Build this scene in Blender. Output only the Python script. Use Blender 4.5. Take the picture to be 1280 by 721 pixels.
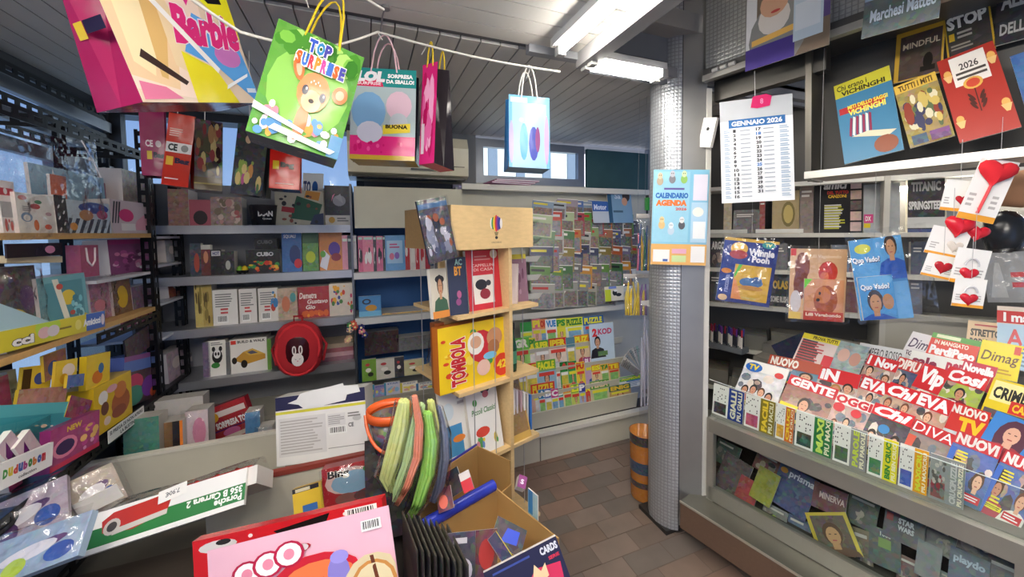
import bpy, bmesh, math, random
from mathutils import Vector as V, Matrix
# ------------------------------------------------------------------ camera, world, light, exposure
for o in list(bpy.data.objects): bpy.data.objects.remove(o)
SC = bpy.context.scene
COL = SC.collection
IW, IH = 1280.0, 721.0
F, CX, CY = 470.0, 640.0, 313.0                      # focal length and principal point in photo pixels
YAW, PITCH, ROLL = math.radians(21.2), math.radians(2.8), math.radians(0.7)
CAM = V((0, 0, 1.5))
fw = V((math.sin(YAW)*math.cos(PITCH), math.cos(YAW)*math.cos(PITCH), -math.sin(PITCH)))
r0 = V((math.cos(YAW), -math.sin(YAW), 0)); u0 = r0.cross(fw)
rt = r0*math.cos(ROLL) - u0*math.sin(ROLL); upv = u0*math.cos(ROLL) + r0*math.sin(ROLL)
cd = bpy.data.cameras.new('camera'); cam = bpy.data.objects.new('camera', cd); COL.objects.link(cam)
m = Matrix.Identity(4)
for i in range(3): m[i][0] = rt[i]; m[i][1] = upv[i]; m[i][2] = -fw[i]; m[i][3] = CAM[i]
cam.matrix_world = m
cd.sensor_width = 36; cd.lens = F*36/IW; cd.shift_y = (CY - IH/2)/IW; cd.clip_start = 0.02
SC.camera = cam
vs = SC.view_settings
vs.view_transform = 'Standard'; vs.look = 'None'; vs.gamma = 1; vs.use_curve_mapping = False
vs.exposure = 0.82
W = bpy.data.worlds.new('sky'); SC.world = W; W.use_nodes = True
nt = W.node_tree; bg = nt.nodes['Background']; tc = nt.nodes.new('ShaderNodeTexCoord'); sep = nt.nodes.new('ShaderNodeSeparateXYZ')
rp = nt.nodes.new('ShaderNodeValToRGB'); nt.links.new(tc.outputs['Generated'], sep.inputs[0]); nt.links.new(sep.outputs[2], rp.inputs[0])
rp.color_ramp.elements[0].color = (.42, .55, .9, 1); rp.color_ramp.elements[1].color = (.16, .30, .85, 1); rp.color_ramp.elements[1].position = .55
nt.links.new(rp.outputs[0], bg.inputs[0]); bg.inputs[1].default_value = .7
sd = bpy.data.lights.new('sun', 'SUN'); sd.energy = 6.0; sd.angle = math.radians(3); sd.color = (1, .95, .88)
so = bpy.data.objects.new('sun', sd); so.rotation_euler = (math.radians(30), 0, math.radians(8)); so.location = (0, -6, 9); COL.objects.link(so)
TUBE_E = 34.0                                        # emission of the fluorescent tubes
# ------------------------------------------------------------------ helpers
def lin(h):
    return tuple(((int(h[i:i+2], 16)/255 + .055)/1.055)**2.4 if int(h[i:i+2], 16) > 10 else int(h[i:i+2], 16)/255/12.92 for i in (0, 2, 4))
def ray(x, y): return fw + rt*((x-CX)/F) - upv*((y-CY)/F)
def pd(x, y, d): return CAM + ray(x, y)*d            # point seen at a pixel, d metres forward
class Plane:
    def __init__(s, p, n): s.p = V(p); s.n = V(n).normalized()
    def at(s, x, y):
        d = ray(x, y); return CAM + d*((s.p-CAM).dot(s.n)/d.dot(s.n))
    def off(s, k): return Plane(s.p + s.n*k, s.n)    # k metres towards the viewer
def PY(y): return Plane((0, y, 0), (0, -1, 0))
def PX(x): return Plane((x, 0, 0), (1, 0, 0))
def PZ(z): return Plane((0, 0, z), (0, 0, 1))
CD = V((.225, -.974, 0)).normalized(); CN = V((-.974, -.225, 0)).normalized()     # counter: direction and outward normal
C0 = V((1.5, 1.3, 0))
PC = Plane(C0, CN)
RD = V((.588, -.809, 0)).normalized(); RN = V((-.809, -.588, 0)).normalized()     # seller's book wall
PR = Plane((2.09, 1.87, 0), RN)
def frame(o, U, Vv):
    U = U.normalized(); N = U.cross(Vv).normalized(); Vv = N.cross(U)
    M = Matrix.Identity(4)
    for i in range(3): M[i][0] = U[i]; M[i][1] = Vv[i]; M[i][2] = N[i]; M[i][3] = o[i]
    return M
def fit(pts):                                        # TL TR BR BL -> frame at the middle, width, height
    a, b, c, d = pts
    U = (b-a) + (c-d); Vv = (a-d) + (b-c)
    w = U.length/2; Vp = Vv - U.normalized()*Vv.dot(U.normalized()); h = Vp.length/2
    return frame((a+b+c+d)/4, U, Vp), w, h
def fq(pl, q): return fit([pl.at(*p) for p in q])    # quad of pixels on a plane
def fdq(q, ds): return fit([pd(p[0], p[1], d) for p, d in zip(q, ds)])
def fup(pl, x0, x1, yt, zb, lean=0.0, yaw=0.0):      # upright thing standing at height zb, seen between x0..x1 with its top at yt
    A = pl.at(x0, yt); B = pl.at(x1, yt); h = (A.z+B.z)/2 - zb
    c = (A+B)/2; c.z = zb; U = (B-A); U.z = 0; w = U.length
    U = Matrix.Rotation(yaw, 3, 'Z') @ U.normalized(); N = V((U.y, -U.x, 0))
    Vv = (V((0, 0, 1))*math.cos(lean) - N*math.sin(lean)); h = h/math.cos(lean)
    return frame(c + Vv*(h/2), U, Vv), w, h
class MB:
    def __init__(s): s.v = []; s.f = []; s.c = []; s.sm = []
    def face(s, pts, c, smooth=False):
        n = len(s.v); s.v += [tuple(p) for p in pts]; s.f.append(tuple(range(n, n+len(pts)))); s.c.append(c); s.sm.append(smooth)
    def idx(s, vs, fs, c, smooth=False):
        n = len(s.v); s.v += [tuple(p) for p in vs]
        for f in fs: s.f.append(tuple(i+n for i in f)); s.c.append(c); s.sm.append(smooth)
    def ob(s, o, a, b, c, col, cols=None):           # oriented box from a corner and three edge vectors
        o, a, b, c = V(o), V(a), V(b), V(c)
        if a.cross(b).dot(c) < 0: a, b = b, a
        p = [o, o+a, o+a+b, o+b, o+c, o+a+c, o+a+b+c, o+b+c]
        s.idx(p, [(0, 3, 2, 1), (4, 5, 6, 7), (0, 1, 5, 4), (1, 2, 6, 5), (2, 3, 7, 6), (3, 0, 4, 7)], col)
        return s
    def bx(s, x0, y0, z0, x1, y1, z1, col): return s.ob((x0, y0, z0), (x1-x0, 0, 0), (0, y1-y0, 0), (0, 0, z1-z0), col)
    def bar(s, a, b, w, h, col, up=(0, 0, 1)):       # beam between two points
        a, b = V(a), V(b); d = (b-a).normalized(); sd_ = d.cross(V(up)).normalized(); u_ = sd_.cross(d)
        return s.ob(a - sd_*w/2 - u_*h/2, sd_*w, u_*h, b-a, col)
    def tube(s, path, r, col, n=6, cap=True):
        path = [V(p) for p in path]; vs = []; k = len(path)
        for i, p in enumerate(path):
            d = (path[min(i+1, k-1)] - path[max(i-1, 0)]).normalized()
            a = d.cross(V((0, 0, 1)) if abs(d.z) < .9 else V((1, 0, 0))).normalized(); b = d.cross(a)
            ri = r[i] if isinstance(r, (list, tuple)) else r
            vs += [p + a*ri*math.cos(2*math.pi*j/n) + b*ri*math.sin(2*math.pi*j/n) for j in range(n)]
        fs = [(i*n+j, i*n+(j+1) % n, (i+1)*n+(j+1) % n, (i+1)*n+j) for i in range(k-1) for j in range(n)]
        s.idx(vs, fs, col, True)
        if cap: s.face(vs[:n][::-1], col); s.face(vs[-n:], col)
        return s
    def lathe(s, prof, col, n=20, o=(0, 0, 0)):
        o = V(o); vs = [o + V((r*math.cos(2*math.pi*j/n), r*math.sin(2*math.pi*j/n), z)) for r, z in prof for j in range(n)]
        s.idx(vs, [(i*n+j, i*n+(j+1) % n, (i+1)*n+(j+1) % n, (i+1)*n+j) for i in range(len(prof)-1) for j in range(n)], col, True); return s
    def grid(s, fn, nu, nv, col, smooth=True):
        vs = [fn(i/nu, j/nv) for j in range(nv+1) for i in range(nu+1)]; k = nu+1
        fs = [(j*k+i, j*k+i+1, (j+1)*k+i+1, (j+1)*k+i) for j in range(nv) for i in range(nu)]
        if callable(col):
            n = len(s.v); s.v += [tuple(p) for p in vs]
            for q, f in enumerate(fs):
                s.f.append(tuple(i+n for i in f)); s.c.append(col((q % nu+.5)/nu, (q//nu+.5)/nv)); s.sm.append(smooth)
        else: s.idx(vs, fs, col, smooth)
        return s
    def mesh(s, name):
        me = bpy.data.meshes.new(name); me.from_pydata(s.v, [], s.f)
        at = me.color_attributes.new('Col', 'FLOAT_COLOR', 'CORNER'); buf = []
        for f, c in zip(s.f, s.c):
            c4 = CC(c); buf += c4*len(f)
        at.data.foreach_set('color', buf); me.polygons.foreach_set('use_smooth', s.sm); me.update(); return me
    def build(s, name, mat, parent=None, M=None):
        me = s.mesh(name); me.materials.append(MAT[mat]); return link(name, me, parent, M)
_cc = {}
def CC(c):                                            # 'rrggbb' or ('rrggbb', busy)
    if c not in _cc: _cc[c] = list(lin(c) + (1.0,)) if isinstance(c, str) else list(lin(c[0]) + (1.0-c[1],))
    return _cc[c]
def link(name, data, parent=None, M=None):
    o = bpy.data.objects.new(name, data); COL.objects.link(o)
    if M is not None: o.matrix_world = M
    if parent is not None: o.parent = parent
    return o
RELABEL = [('red weekly lettered 1 Nov in the third row', 'red weekly with a white numeral one before its title'),
    ('weekly lettered DIPIU with dark blue photograph', 'weekly with a dark blue photograph under pinkish capitals in the third row'),
    ('tall white Vip lettering', 'a tall three-letter white title'),
    ('curly Cosi lettering over green dress', 'a curly white title over a green dress'),
    ('pale grey magazine lettered CAMPERO ROSSO', 'pale grey magazine with thin dark serif capitals behind the red weeklies'),
    ('dark pink cookery magazine lettered Novella', 'dark pink cookery magazine with bold white title'),
    ('green and red diet magazine lettered PerdiPeso', 'green and red diet magazine with bold white title'),
    ('newspaper lettered STRETTO', 'newspaper with heavy black capitals'),
    ('white I mari lettering on a red band', 'white lettering on a red band'),
    ('white STAR WARS lettering', 'white two-line capitals'),
    ('dark red magazine lettered MINERVA', 'dark red magazine with pale capitals'),
    ('science magazine with PRISMA lettering', 'science magazine with small white title and orange dot'),
    ('beside the STOP magazine', 'beside the yellow bordered magazines'),
    ('blue comic about longships titled VICHINGHI', 'blue comic with a striped longship sail and yellow top band'),
    ('yellow bordered magazine titled MINDFUL', 'yellow bordered magazine with a dark sunset figure'),
    ('yellow bordered magazine with white STOP lettering', 'yellow bordered magazine with a heavy white four-letter headline'),
    ('white GENTE lettering on red', 'white five-letter title on red next to the television weekly'),
    ('white Chi lettering in the front row', 'slanted white title and a blue cap in the front row'),
    ('thin white DIVA lettering on red', 'thin white capitals on red'),
    ('blue and red weekly lettered NUOVI, right beside', 'blue and red weekly right beside'),
    ('second blue and red weekly lettered NUOVI, farther from the column', 'second blue and red weekly, farther from the column'),
    ('cream NUOVO lettering', 'cream capitals on brown'),
    ('big white iN lettering', 'a big two-letter white title'),
    ('red weekly lettered EVA next to', 'narrow red weekly with white capitals next to'),
    ('white slanted Chi lettering in the second row', 'slanted white title in the second row'),
    ('large EVA lettering beside', 'large white capitals beside'),
    ('poster lettered amici with', 'poster with yellow song list and'),
    ('beside the black amici poster', 'beside the black song-list poster'),
    ('next to the black amici poster', 'next to the black song-list poster'),
    ('black book lettered ARGOS', 'black book with big white capitals above crowded faces'),
    ('beside the ARGOS book', 'beside the black book of faces'),
    ('black book lettered POLAS SOME RUSH', 'black book with gold and white capitals in the third shelf'),
    ('black box set lettered SPRINGSTEEN', 'black box set with two lines of silver capitals'),
    ('red lettered IPER PUZZLE', 'red with yellow capitals'),
    ('green lettered FACILE', 'green with yellow lettering'),
    ('orange letters BT', 'two orange letters'),
    ('white card lettered TO lying', 'white card with two navy letters lying'),
    ('box lettered CUBO with', 'box with white capitals and'),
    ('red window toy box lettered Bing behind', 'red window toy box with rounded dark lettering behind'),
    ('tray edge lettered Amicicci', 'tray edge with white lettering on its blue end'),
    ('multicoloured Dudubobom lettering', 'multicoloured rounded lettering'),
    ('gift bag lettered TOP SURPRISE with a fawn', 'gift bag with a fawn and multicoloured lettering'),
    ('gift bag lettered LOL SORPRESA DA SBALLO', 'gift bag with white capitals along its top')]
def tag(o, label, cat, group=None):
    for a_, b_ in RELABEL: label = label.replace(a_, b_)
    o['label'] = label; o['category'] = cat
    if group: o['group'] = group
    return o
def thing(name, label, cat, M=None, group=None):
    return tag(link(name, None, None, M if M is not None else Matrix.Identity(4)), label, cat, group)
def struct(o): o['kind'] = 'structure'; return o
def T3(x, y, z, rz=0): return Matrix.Translation((x, y, z)) @ Matrix.Rotation(rz, 4, 'Z')
# ------------------------------------------------------------------ materials
MAT = {}
def mat(name, rough=.5, metal=0.0, base=None, spec=.5, coat=0.0):
    m_ = bpy.data.materials.new(name); m_.use_nodes = True; n = m_.node_tree; b = n.nodes['Principled BSDF']
    b.inputs['Roughness'].default_value = rough; b.inputs['Metallic'].default_value = metal; b.inputs['Specular IOR Level'].default_value = spec
    b.inputs['Coat Weight'].default_value = coat
    if base: b.inputs['Base Color'].default_value = (*lin(base), 1)
    MAT[name] = m_; return n, b
def N_(n, t, **kw):
    k = n.nodes.new(t)
    for a, v in kw.items():
        if a.startswith('i_'): k.inputs[a[2:]].default_value = v
        else: setattr(k, a, v)
    return k
def L_(n, a, b): n.links.new(a, b)
def vcol(name, rough, metal=0.0, scale=70, bump=0.0, var=.06, spec=.5, coat=0.0):      # colour from the print attribute; its alpha asks for busy photographic speckle
    n, b = mat(name, rough, metal, spec=spec, coat=coat)
    a = N_(n, 'ShaderNodeVertexColor', layer_name='Col'); tcn = N_(n, 'ShaderNodeTexCoord'); oi = N_(n, 'ShaderNodeObjectInfo')
    ad = N_(n, 'ShaderNodeVectorMath', operation='ADD'); L_(n, tcn.outputs['Object'], ad.inputs[0])
    ml = N_(n, 'ShaderNodeMath', operation='MULTIPLY'); ml.inputs[1].default_value = 7.0; L_(n, oi.outputs['Random'], ml.inputs[0]); L_(n, ml.outputs[0], ad.inputs[1])
    vo = N_(n, 'ShaderNodeTexVoronoi'); vo.inputs['Scale'].default_value = scale; L_(n, ad.outputs[0], vo.inputs['Vector'])
    no = N_(n, 'ShaderNodeTexNoise'); no.inputs['Scale'].default_value = scale*.45; no.inputs['Detail'].default_value = 3; L_(n, ad.outputs[0], no.inputs['Vector'])
    cr = N_(n, 'ShaderNodeMapRange'); cr.inputs[1].default_value = .36; cr.inputs[2].default_value = .64; L_(n, no.outputs['Fac'], cr.inputs[0])
    mx = N_(n, 'ShaderNodeMix', data_type='RGBA'); L_(n, cr.outputs[0], mx.inputs[0]); L_(n, vo.outputs['Color'], mx.inputs[6]); L_(n, no.outputs['Color'], mx.inputs[7])
    gm = N_(n, 'ShaderNodeGamma'); gm.inputs[1].default_value = 2.2; L_(n, mx.outputs[2], gm.inputs[0]); ds = N_(n, 'ShaderNodeHueSaturation'); ds.inputs['Saturation'].default_value = .75; ds.inputs['Value'].default_value = 1.1; L_(n, gm.outputs[0], ds.inputs['Color'])
    iv = N_(n, 'ShaderNodeMath', operation='SUBTRACT'); iv.inputs[0].default_value = 1; L_(n, a.outputs['Alpha'], iv.inputs[1])
    m2 = N_(n, 'ShaderNodeMix', data_type='RGBA'); L_(n, iv.outputs[0], m2.inputs[0]); L_(n, a.outputs['Color'], m2.inputs[6]); bm = N_(n, 'ShaderNodeMix', data_type='RGBA', blend_type='MULTIPLY'); bm.inputs[0].default_value = 1; L_(n, a.outputs['Color'], bm.inputs[6])
    vr = N_(n, 'ShaderNodeMapRange'); vr.inputs[1].default_value = .3; vr.inputs[2].default_value = .7; vr.inputs[3].default_value = .15; vr.inputs[4].default_value = 1.9; vr.clamp = True; L_(n, no.outputs['Fac'], vr.inputs[0]); L_(n, vr.outputs[0], bm.inputs[7])
    b3 = N_(n, 'ShaderNodeMix', data_type='RGBA'); b3.inputs[0].default_value = .42; L_(n, bm.outputs[2], b3.inputs[6]); L_(n, ds.outputs[0], b3.inputs[7]); L_(n, b3.outputs[2], m2.inputs[7])
    n2 = N_(n, 'ShaderNodeTexNoise'); n2.inputs['Scale'].default_value = 9; L_(n, ad.outputs[0], n2.inputs['Vector'])
    hs = N_(n, 'ShaderNodeHueSaturation'); mr = N_(n, 'ShaderNodeMapRange'); mr.inputs[3].default_value = 1-var; mr.inputs[4].default_value = 1+var
    L_(n, n2.outputs['Fac'], mr.inputs[0]); L_(n, mr.outputs[0], hs.inputs['Value']); L_(n, m2.outputs[2], hs.inputs['Color']); L_(n, hs.outputs[0], b.inputs['Base Color'])
    if bump:
        bp = N_(n, 'ShaderNodeBump'); bp.inputs['Strength'].default_value = bump; bp.inputs['Distance'].default_value = .004; L_(n, n2.outputs['Fac'], bp.inputs['Height']); L_(n, bp.outputs[0], b.inputs['Normal'])
    return n, b
vcol('print', .32, scale=75)
vcol('gloss', .16, scale=60, bump=1.0, spec=.22)
vcol('paint', .5, scale=60)
vcol('plastic', .25, scale=50)
vcol('carton', .75, scale=50, var=.1)
vcol('metal', .38, .75, var=.1)
vcol('fabric', .9, bump=.4, var=.12)
vcol('tile', .55, scale=40, bump=.35, var=.22)
def wood():
    n, b = mat('wood', .5)
    a = N_(n, 'ShaderNodeVertexColor', layer_name='Col'); t = N_(n, 'ShaderNodeTexCoord'); mp = N_(n, 'ShaderNodeMapping'); mp.inputs['Scale'].default_value = (3, 30, 30)
    L_(n, t.outputs['Object'], mp.inputs[0]); no = N_(n, 'ShaderNodeTexNoise'); no.inputs['Scale'].default_value = 3; no.inputs['Detail'].default_value = 5; L_(n, mp.outputs[0], no.inputs['Vector'])
    mr = N_(n, 'ShaderNodeMapRange'); mr.inputs[3].default_value = .82; mr.inputs[4].default_value = 1.12; L_(n, no.outputs['Fac'], mr.inputs[0])
    hs = N_(n, 'ShaderNodeHueSaturation'); L_(n, mr.outputs[0], hs.inputs['Value']); L_(n, a.outputs['Color'], hs.inputs['Color']); L_(n, hs.outputs[0], b.inputs['Base Color'])
wood()
def embossed():                                       # pressed dimple sheet of the column and the shutter box
    n, b = mat('embossed', .33, .55)
    a = N_(n, 'ShaderNodeVertexColor', layer_name='Col'); uvn = N_(n, 'ShaderNodeUVMap')
    sp = N_(n, 'ShaderNodeSeparateXYZ'); L_(n, uvn.outputs[0], sp.inputs[0]); outs = []
    for i in (0, 1):
        k = N_(n, 'ShaderNodeMath', operation='MULTIPLY'); k.inputs[1].default_value = math.pi/.017; L_(n, sp.outputs[i], k.inputs[0])
        s_ = N_(n, 'ShaderNodeMath', operation='SINE'); L_(n, k.outputs[0], s_.inputs[0])
        ab = N_(n, 'ShaderNodeMath', operation='ABSOLUTE'); L_(n, s_.outputs[0], ab.inputs[0]); outs.append(ab)
    mn = N_(n, 'ShaderNodeMath', operation='MINIMUM'); L_(n, outs[0].outputs[0], mn.inputs[0]); L_(n, outs[1].outputs[0], mn.inputs[1])
    mr = N_(n, 'ShaderNodeMapRange'); mr.inputs[2].default_value = .5; mr.inputs[3].default_value = .62; mr.inputs[4].default_value = 1.05; L_(n, mn.outputs[0], mr.inputs[0])  # grooves darkened in the colour, painting relief shade between dimples
    hs = N_(n, 'ShaderNodeHueSaturation'); L_(n, mr.outputs[0], hs.inputs['Value']); L_(n, a.outputs['Color'], hs.inputs['Color']); L_(n, hs.outputs[0], b.inputs['Base Color'])
    bp = N_(n, 'ShaderNodeBump'); bp.inputs['Strength'].default_value = .7; bp.inputs['Distance'].default_value = .002; L_(n, mn.outputs[0], bp.inputs['Height']); L_(n, bp.outputs[0], b.inputs['Normal'])
embossed()
def clear(name, tint, gloss, rough=.05, bump=0.0):    # thin clear sheet: mostly straight through, some mirror
    m_ = bpy.data.materials.new(name); m_.use_nodes = True; n = m_.node_tree; n.nodes.remove(n.nodes['Principled BSDF'])
    tr = N_(n, 'ShaderNodeBsdfTransparent'); tr.inputs[0].default_value = (*lin(tint), 1); gl = N_(n, 'ShaderNodeBsdfGlossy'); gl.inputs['Roughness'].default_value = rough
    fr = N_(n, 'ShaderNodeLayerWeight'); pw = N_(n, 'ShaderNodeMath', operation='POWER'); pw.inputs[1].default_value = 4.0; L_(n, fr.outputs['Facing'], pw.inputs[0]); ad = N_(n, 'ShaderNodeMath', operation='MULTIPLY_ADD'); ad.inputs[1].default_value = 1.0; ad.inputs[2].default_value = gloss; ad.use_clamp = True
    L_(n, pw.outputs[0], ad.inputs[0]); mx = N_(n, 'ShaderNodeMixShader'); L_(n, ad.outputs[0], mx.inputs[0]); L_(n, tr.outputs[0], mx.inputs[1]); L_(n, gl.outputs[0], mx.inputs[2])
    L_(n, mx.outputs[0], n.nodes['Material Output'].inputs[0])
    if bump:
        t = N_(n, 'ShaderNodeTexCoord'); no = N_(n, 'ShaderNodeTexNoise'); no.inputs['Scale'].default_value = 14; no.inputs['Detail'].default_value = 2; L_(n, t.outputs['Object'], no.inputs['Vector'])
        bp = N_(n, 'ShaderNodeBump'); bp.inputs['Strength'].default_value = bump; bp.inputs['Distance'].default_value = .03
        L_(n, no.outputs['Fac'], bp.inputs['Height']); L_(n, bp.outputs[0], gl.inputs['Normal']); L_(n, bp.outputs[0], fr.inputs['Normal'])
    MAT[name] = m_
clear('glass', 'e8f0ee', .02); clear('film', 'f6f6f6', .10, .14, 1.0); clear('acrylic', 'f0f4f2', .03)
def emit(name, c, e):
    m_ = bpy.data.materials.new(name); m_.use_nodes = True; n = m_.node_tree; n.nodes.remove(n.nodes['Principled BSDF'])
    k = N_(n, 'ShaderNodeEmission'); k.inputs[0].default_value = (*lin(c), 1); k.inputs[1].default_value = e; L_(n, k.outputs[0], n.nodes['Material Output'].inputs[0]); MAT[name] = m_
emit('tube_light', 'fff8ee', TUBE_E)
# ------------------------------------------------------------------ print: flat artwork laid on a cover
def r(c, x0, y0, x1, y1): return [('p', c, [(x0, y0), (x1, y0), (x1, y1), (x0, y1)])]
def p(c, *q): return [('p', c, list(q))]
def e(c, x, y, rx, ry, a=0, n=14):
    ca, sa = math.cos(a), math.sin(a)
    return [('p', c, [(x + rx*math.cos(k)*ca - ry*math.sin(k)*sa, y + rx*math.cos(k)*sa + ry*math.sin(k)*ca) for k in [2*math.pi*i/n for i in range(n)]])]
def t(c, s, x0, y0, x1, y1, b=.03, sh=0, rot=0): return [('t', c, s, x0, y0, x1, y1, b, sh, rot)]
def blobs(cols, n, x0, y0, x1, y1, s, seed, asp=1.0):
    rg = random.Random(seed); o = []
    for i in range(n):
        rx = min(s*rg.uniform(.5, 1.3), (x1-x0)/2); ry = min(rx*asp*rg.uniform(.6, 1.5), (y1-y0)/2)
        o += e(rg.choice(cols), rg.uniform(x0+rx, x1-rx), rg.uniform(y0+ry, y1-ry), rx, ry, 0, 8)
    return o
def person(x, y, s, hair='3a2418', skin='d9a384', cloth='23304a', asp=.75):       # generic portrait: shoulders, neck, hair, face
    return (p(cloth, (x-s*1.1, y-s*1.35), (x+s*1.1, y-s*1.35), (x+s*.8, y-s*.62*1), (x+s*.3, y-s*.45), (x-s*.3, y-s*.45), (x-s*.8, y-s*.62)) +
            r(skin, x-s*.16, y-s*.55, x+s*.16, y-s*.2) + e(hair, x, y+s*.1, s*.42, s*.52*asp*1.2) + e(skin, x, y, s*.3, s*.42*asp*1.2) +
            r('4a2d22', x-s*.17, y+s*.05, x-s*.07, y+s*.09) + r('4a2d22', x+s*.07, y+s*.05, x+s*.17, y+s*.09) + r('b0504a', x-s*.09, y-s*.21, x+s*.09, y-s*.16))
def bars(c, x0, y0, x1, y1, n, seed=0, ragged=True):  # lines of small text
    rg = random.Random(seed); o = []; st = (y1-y0)/n
    for i in range(n): o += r(c, x0, y0+i*st+st*.25, x1 - (rg.uniform(0, .3)*(x1-x0) if ragged else 0), y0+i*st+st*.75)
    return o
def barcode(x0, y0, x1, y1, seed=1):
    rg = random.Random(seed); o = r('f4f4f0', x0, y0, x1, y1); x = x0+(x1-x0)*.08
    while x < x1-(x1-x0)*.1:
        w_ = (x1-x0)*rg.choice((.02, .035, .05)); o += r('222222', x, y0+(y1-y0)*.2, x+w_, y1-(y1-y0)*.1); x += w_*2
    return o
_tx = {}
def textgeo(s, b, sh):
    k = (s, b, sh)
    if k not in _tx:
        cu = bpy.data.curves.new('lettering', 'FONT'); cu.body = s; cu.offset = b; cu.shear = sh; cu.resolution_u = 2; cu.size = 1; cu.fill_mode = 'FRONT'
        ob_ = bpy.data.objects.new('lettering', cu); COL.objects.link(ob_); me = bpy.data.meshes.new_from_object(ob_)
        vv = [(q.co.x, q.co.y) for q in me.vertices]; ff = [tuple(pp.vertices) for pp in me.polygons if len(pp.vertices) > 2]
        bpy.data.objects.remove(ob_); bpy.data.meshes.remove(me); bpy.data.curves.remove(cu)
        if not vv: vv = [(0, 0), (1, 1)]
        x0, x1 = min(q[0] for q in vv), max(q[0] for q in vv); y0, y1 = min(q[1] for q in vv), max(q[1] for q in vv)
        _tx[k] = ([((a-x0)/max(x1-x0, 1e-6), (c-y0)/max(y1-y0, 1e-6)) for a, c in vv], ff)
    return _tx[k]
EPS = .00009
def paint(mb, art, w, h, z=0.0, mp=None):
    f_ = mp or (lambda u_, v_, zz: ((u_-.5)*w, (v_-.5)*h, zz))
    for i, a in enumerate(art):
        zz = z + EPS*(i+1)
        if a[0] == 'p': mb.face([f_(min(1, max(0, q[0])), min(1, max(0, q[1])), zz) for q in a[2]], a[1])
        else:
            _, c, s, x0, y0, x1, y1, b, sh, rot = a; vv, ff = textgeo(s, b, sh)
            if rot == 0: vs_ = [f_(x0+(x1-x0)*q[0], y0+(y1-y0)*q[1], zz) for q in vv]
            elif rot == 1: vs_ = [f_(x0+(x1-x0)*(1-q[1]), y0+(y1-y0)*q[0], zz) for q in vv]      # reads upward
            elif rot == 2: vs_ = [f_(x1-(x1-x0)*q[0], y1-(y1-y0)*q[1], zz) for q in vv]          # upside down
            else: vs_ = [f_(x0+(x1-x0)*q[1], y1-(y1-y0)*q[0], zz) for q in vv]                   # reads downward
            mb.idx(vs_, ff, c)
def slab(name, fr, th, art, label=None, cat=None, group=None, side='e8e4dc', back=None, m_='print', parent=None, spine=None):
    M, w, h = fr; mb = MB(); mb.bx(-w/2, -h/2, -th, w/2, h/2, 0, side)
    if spine: mb.bx(-w/2-.0006, -h/2, -th, -w/2, h/2, 0, spine)
    paint(mb, art, w, h)
    o = mb.build(name, m_, parent, M)
    if label: tag(o, label, cat, group)
    return o
def wrap(parent, w, h, d, seed=0, pad=.012, ext=(0, 0, 0, 0)):   # loose clear film round a flat pack, in the pack's own frame
    rg = random.Random(seed); mb = MB(); x0, x1, y0, y1 = -w/2-pad-ext[0], w/2+pad+ext[1], -h/2-pad-ext[2], h/2+pad+ext[3]
    ph = [rg.uniform(0, 6) for _ in range(6)]
    def fn(u_, v_):
        x = x0+(x1-x0)*u_; y = y0+(y1-y0)*v_; ed = min(1, 8*min(u_, 1-u_, v_, 1-v_))
        return (x, y, d*.5*(1-ed) + ed*(d*.9 + .004 + .003*(math.sin(23*u_+ph[0]+9*v_)+math.sin(17*v_+ph[1]-13*u_)+math.sin(31*(u_+v_)+ph[2]))))
    mb.grid(fn, 14, 14, 'ffffff'); o = mb.build('wrapper', 'film', parent); o['label'] = 'clear crinkled film wrapper'; return o
def rbox(mb, x0, y0, z0, x1, y1, z1, col, b=.004):    # box with softened upright edges
    pts = [(x0+b, y0), (x1-b, y0), (x1, y0+b), (x1, y1-b), (x1-b, y1), (x0+b, y1), (x0, y1-b), (x0, y0+b)]
    mb.face([(q[0], q[1], z1) for q in pts], col); mb.face([(q[0], q[1], z0) for q in pts][::-1], col)
    for i in range(8):
        a, c = pts[i], pts[(i+1) % 8]; mb.face([(a[0], a[1], z0), (c[0], c[1], z0), (c[0], c[1], z1), (a[0], a[1], z1)], col)
# ================================================================== THE SETTING
CZ = 2.24; YB = 2.80; XL = -1.32
GREY = '8d9096'; CREAM = 'cfcab8'
# floor with single pavers
fl = struct(MB().bx(-1.6, -1.6, -.06, 3.4, 3.2, -.004, '6a5a50').build('floor', 'tile'))
rg = random.Random(3); tw, td = .215, .108; tm = []
for k, cc in enumerate(('80695c', '796659', '886f60', '75675d', '84756a', '8c7364', '726860', '7f6d60')):
    mb = MB(); rbox(mb, -tw/2+.002, -td/2+.002, -.006, tw/2-.002, td/2-.002, 0, cc, .003); me = mb.mesh('floor_tile'); me.materials.append(MAT['tile']); tm.append(me)
row = 0; y = .35
while y < 2.2:
    x = .2 - (tw/2 if row % 2 else 0)
    while x < 2.05:
        o = link('floor_tile', rg.choice(tm), fl, T3(x, y, -.0035+rg.uniform(0, .002))); x += tw
    y += td; row += 1
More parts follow.
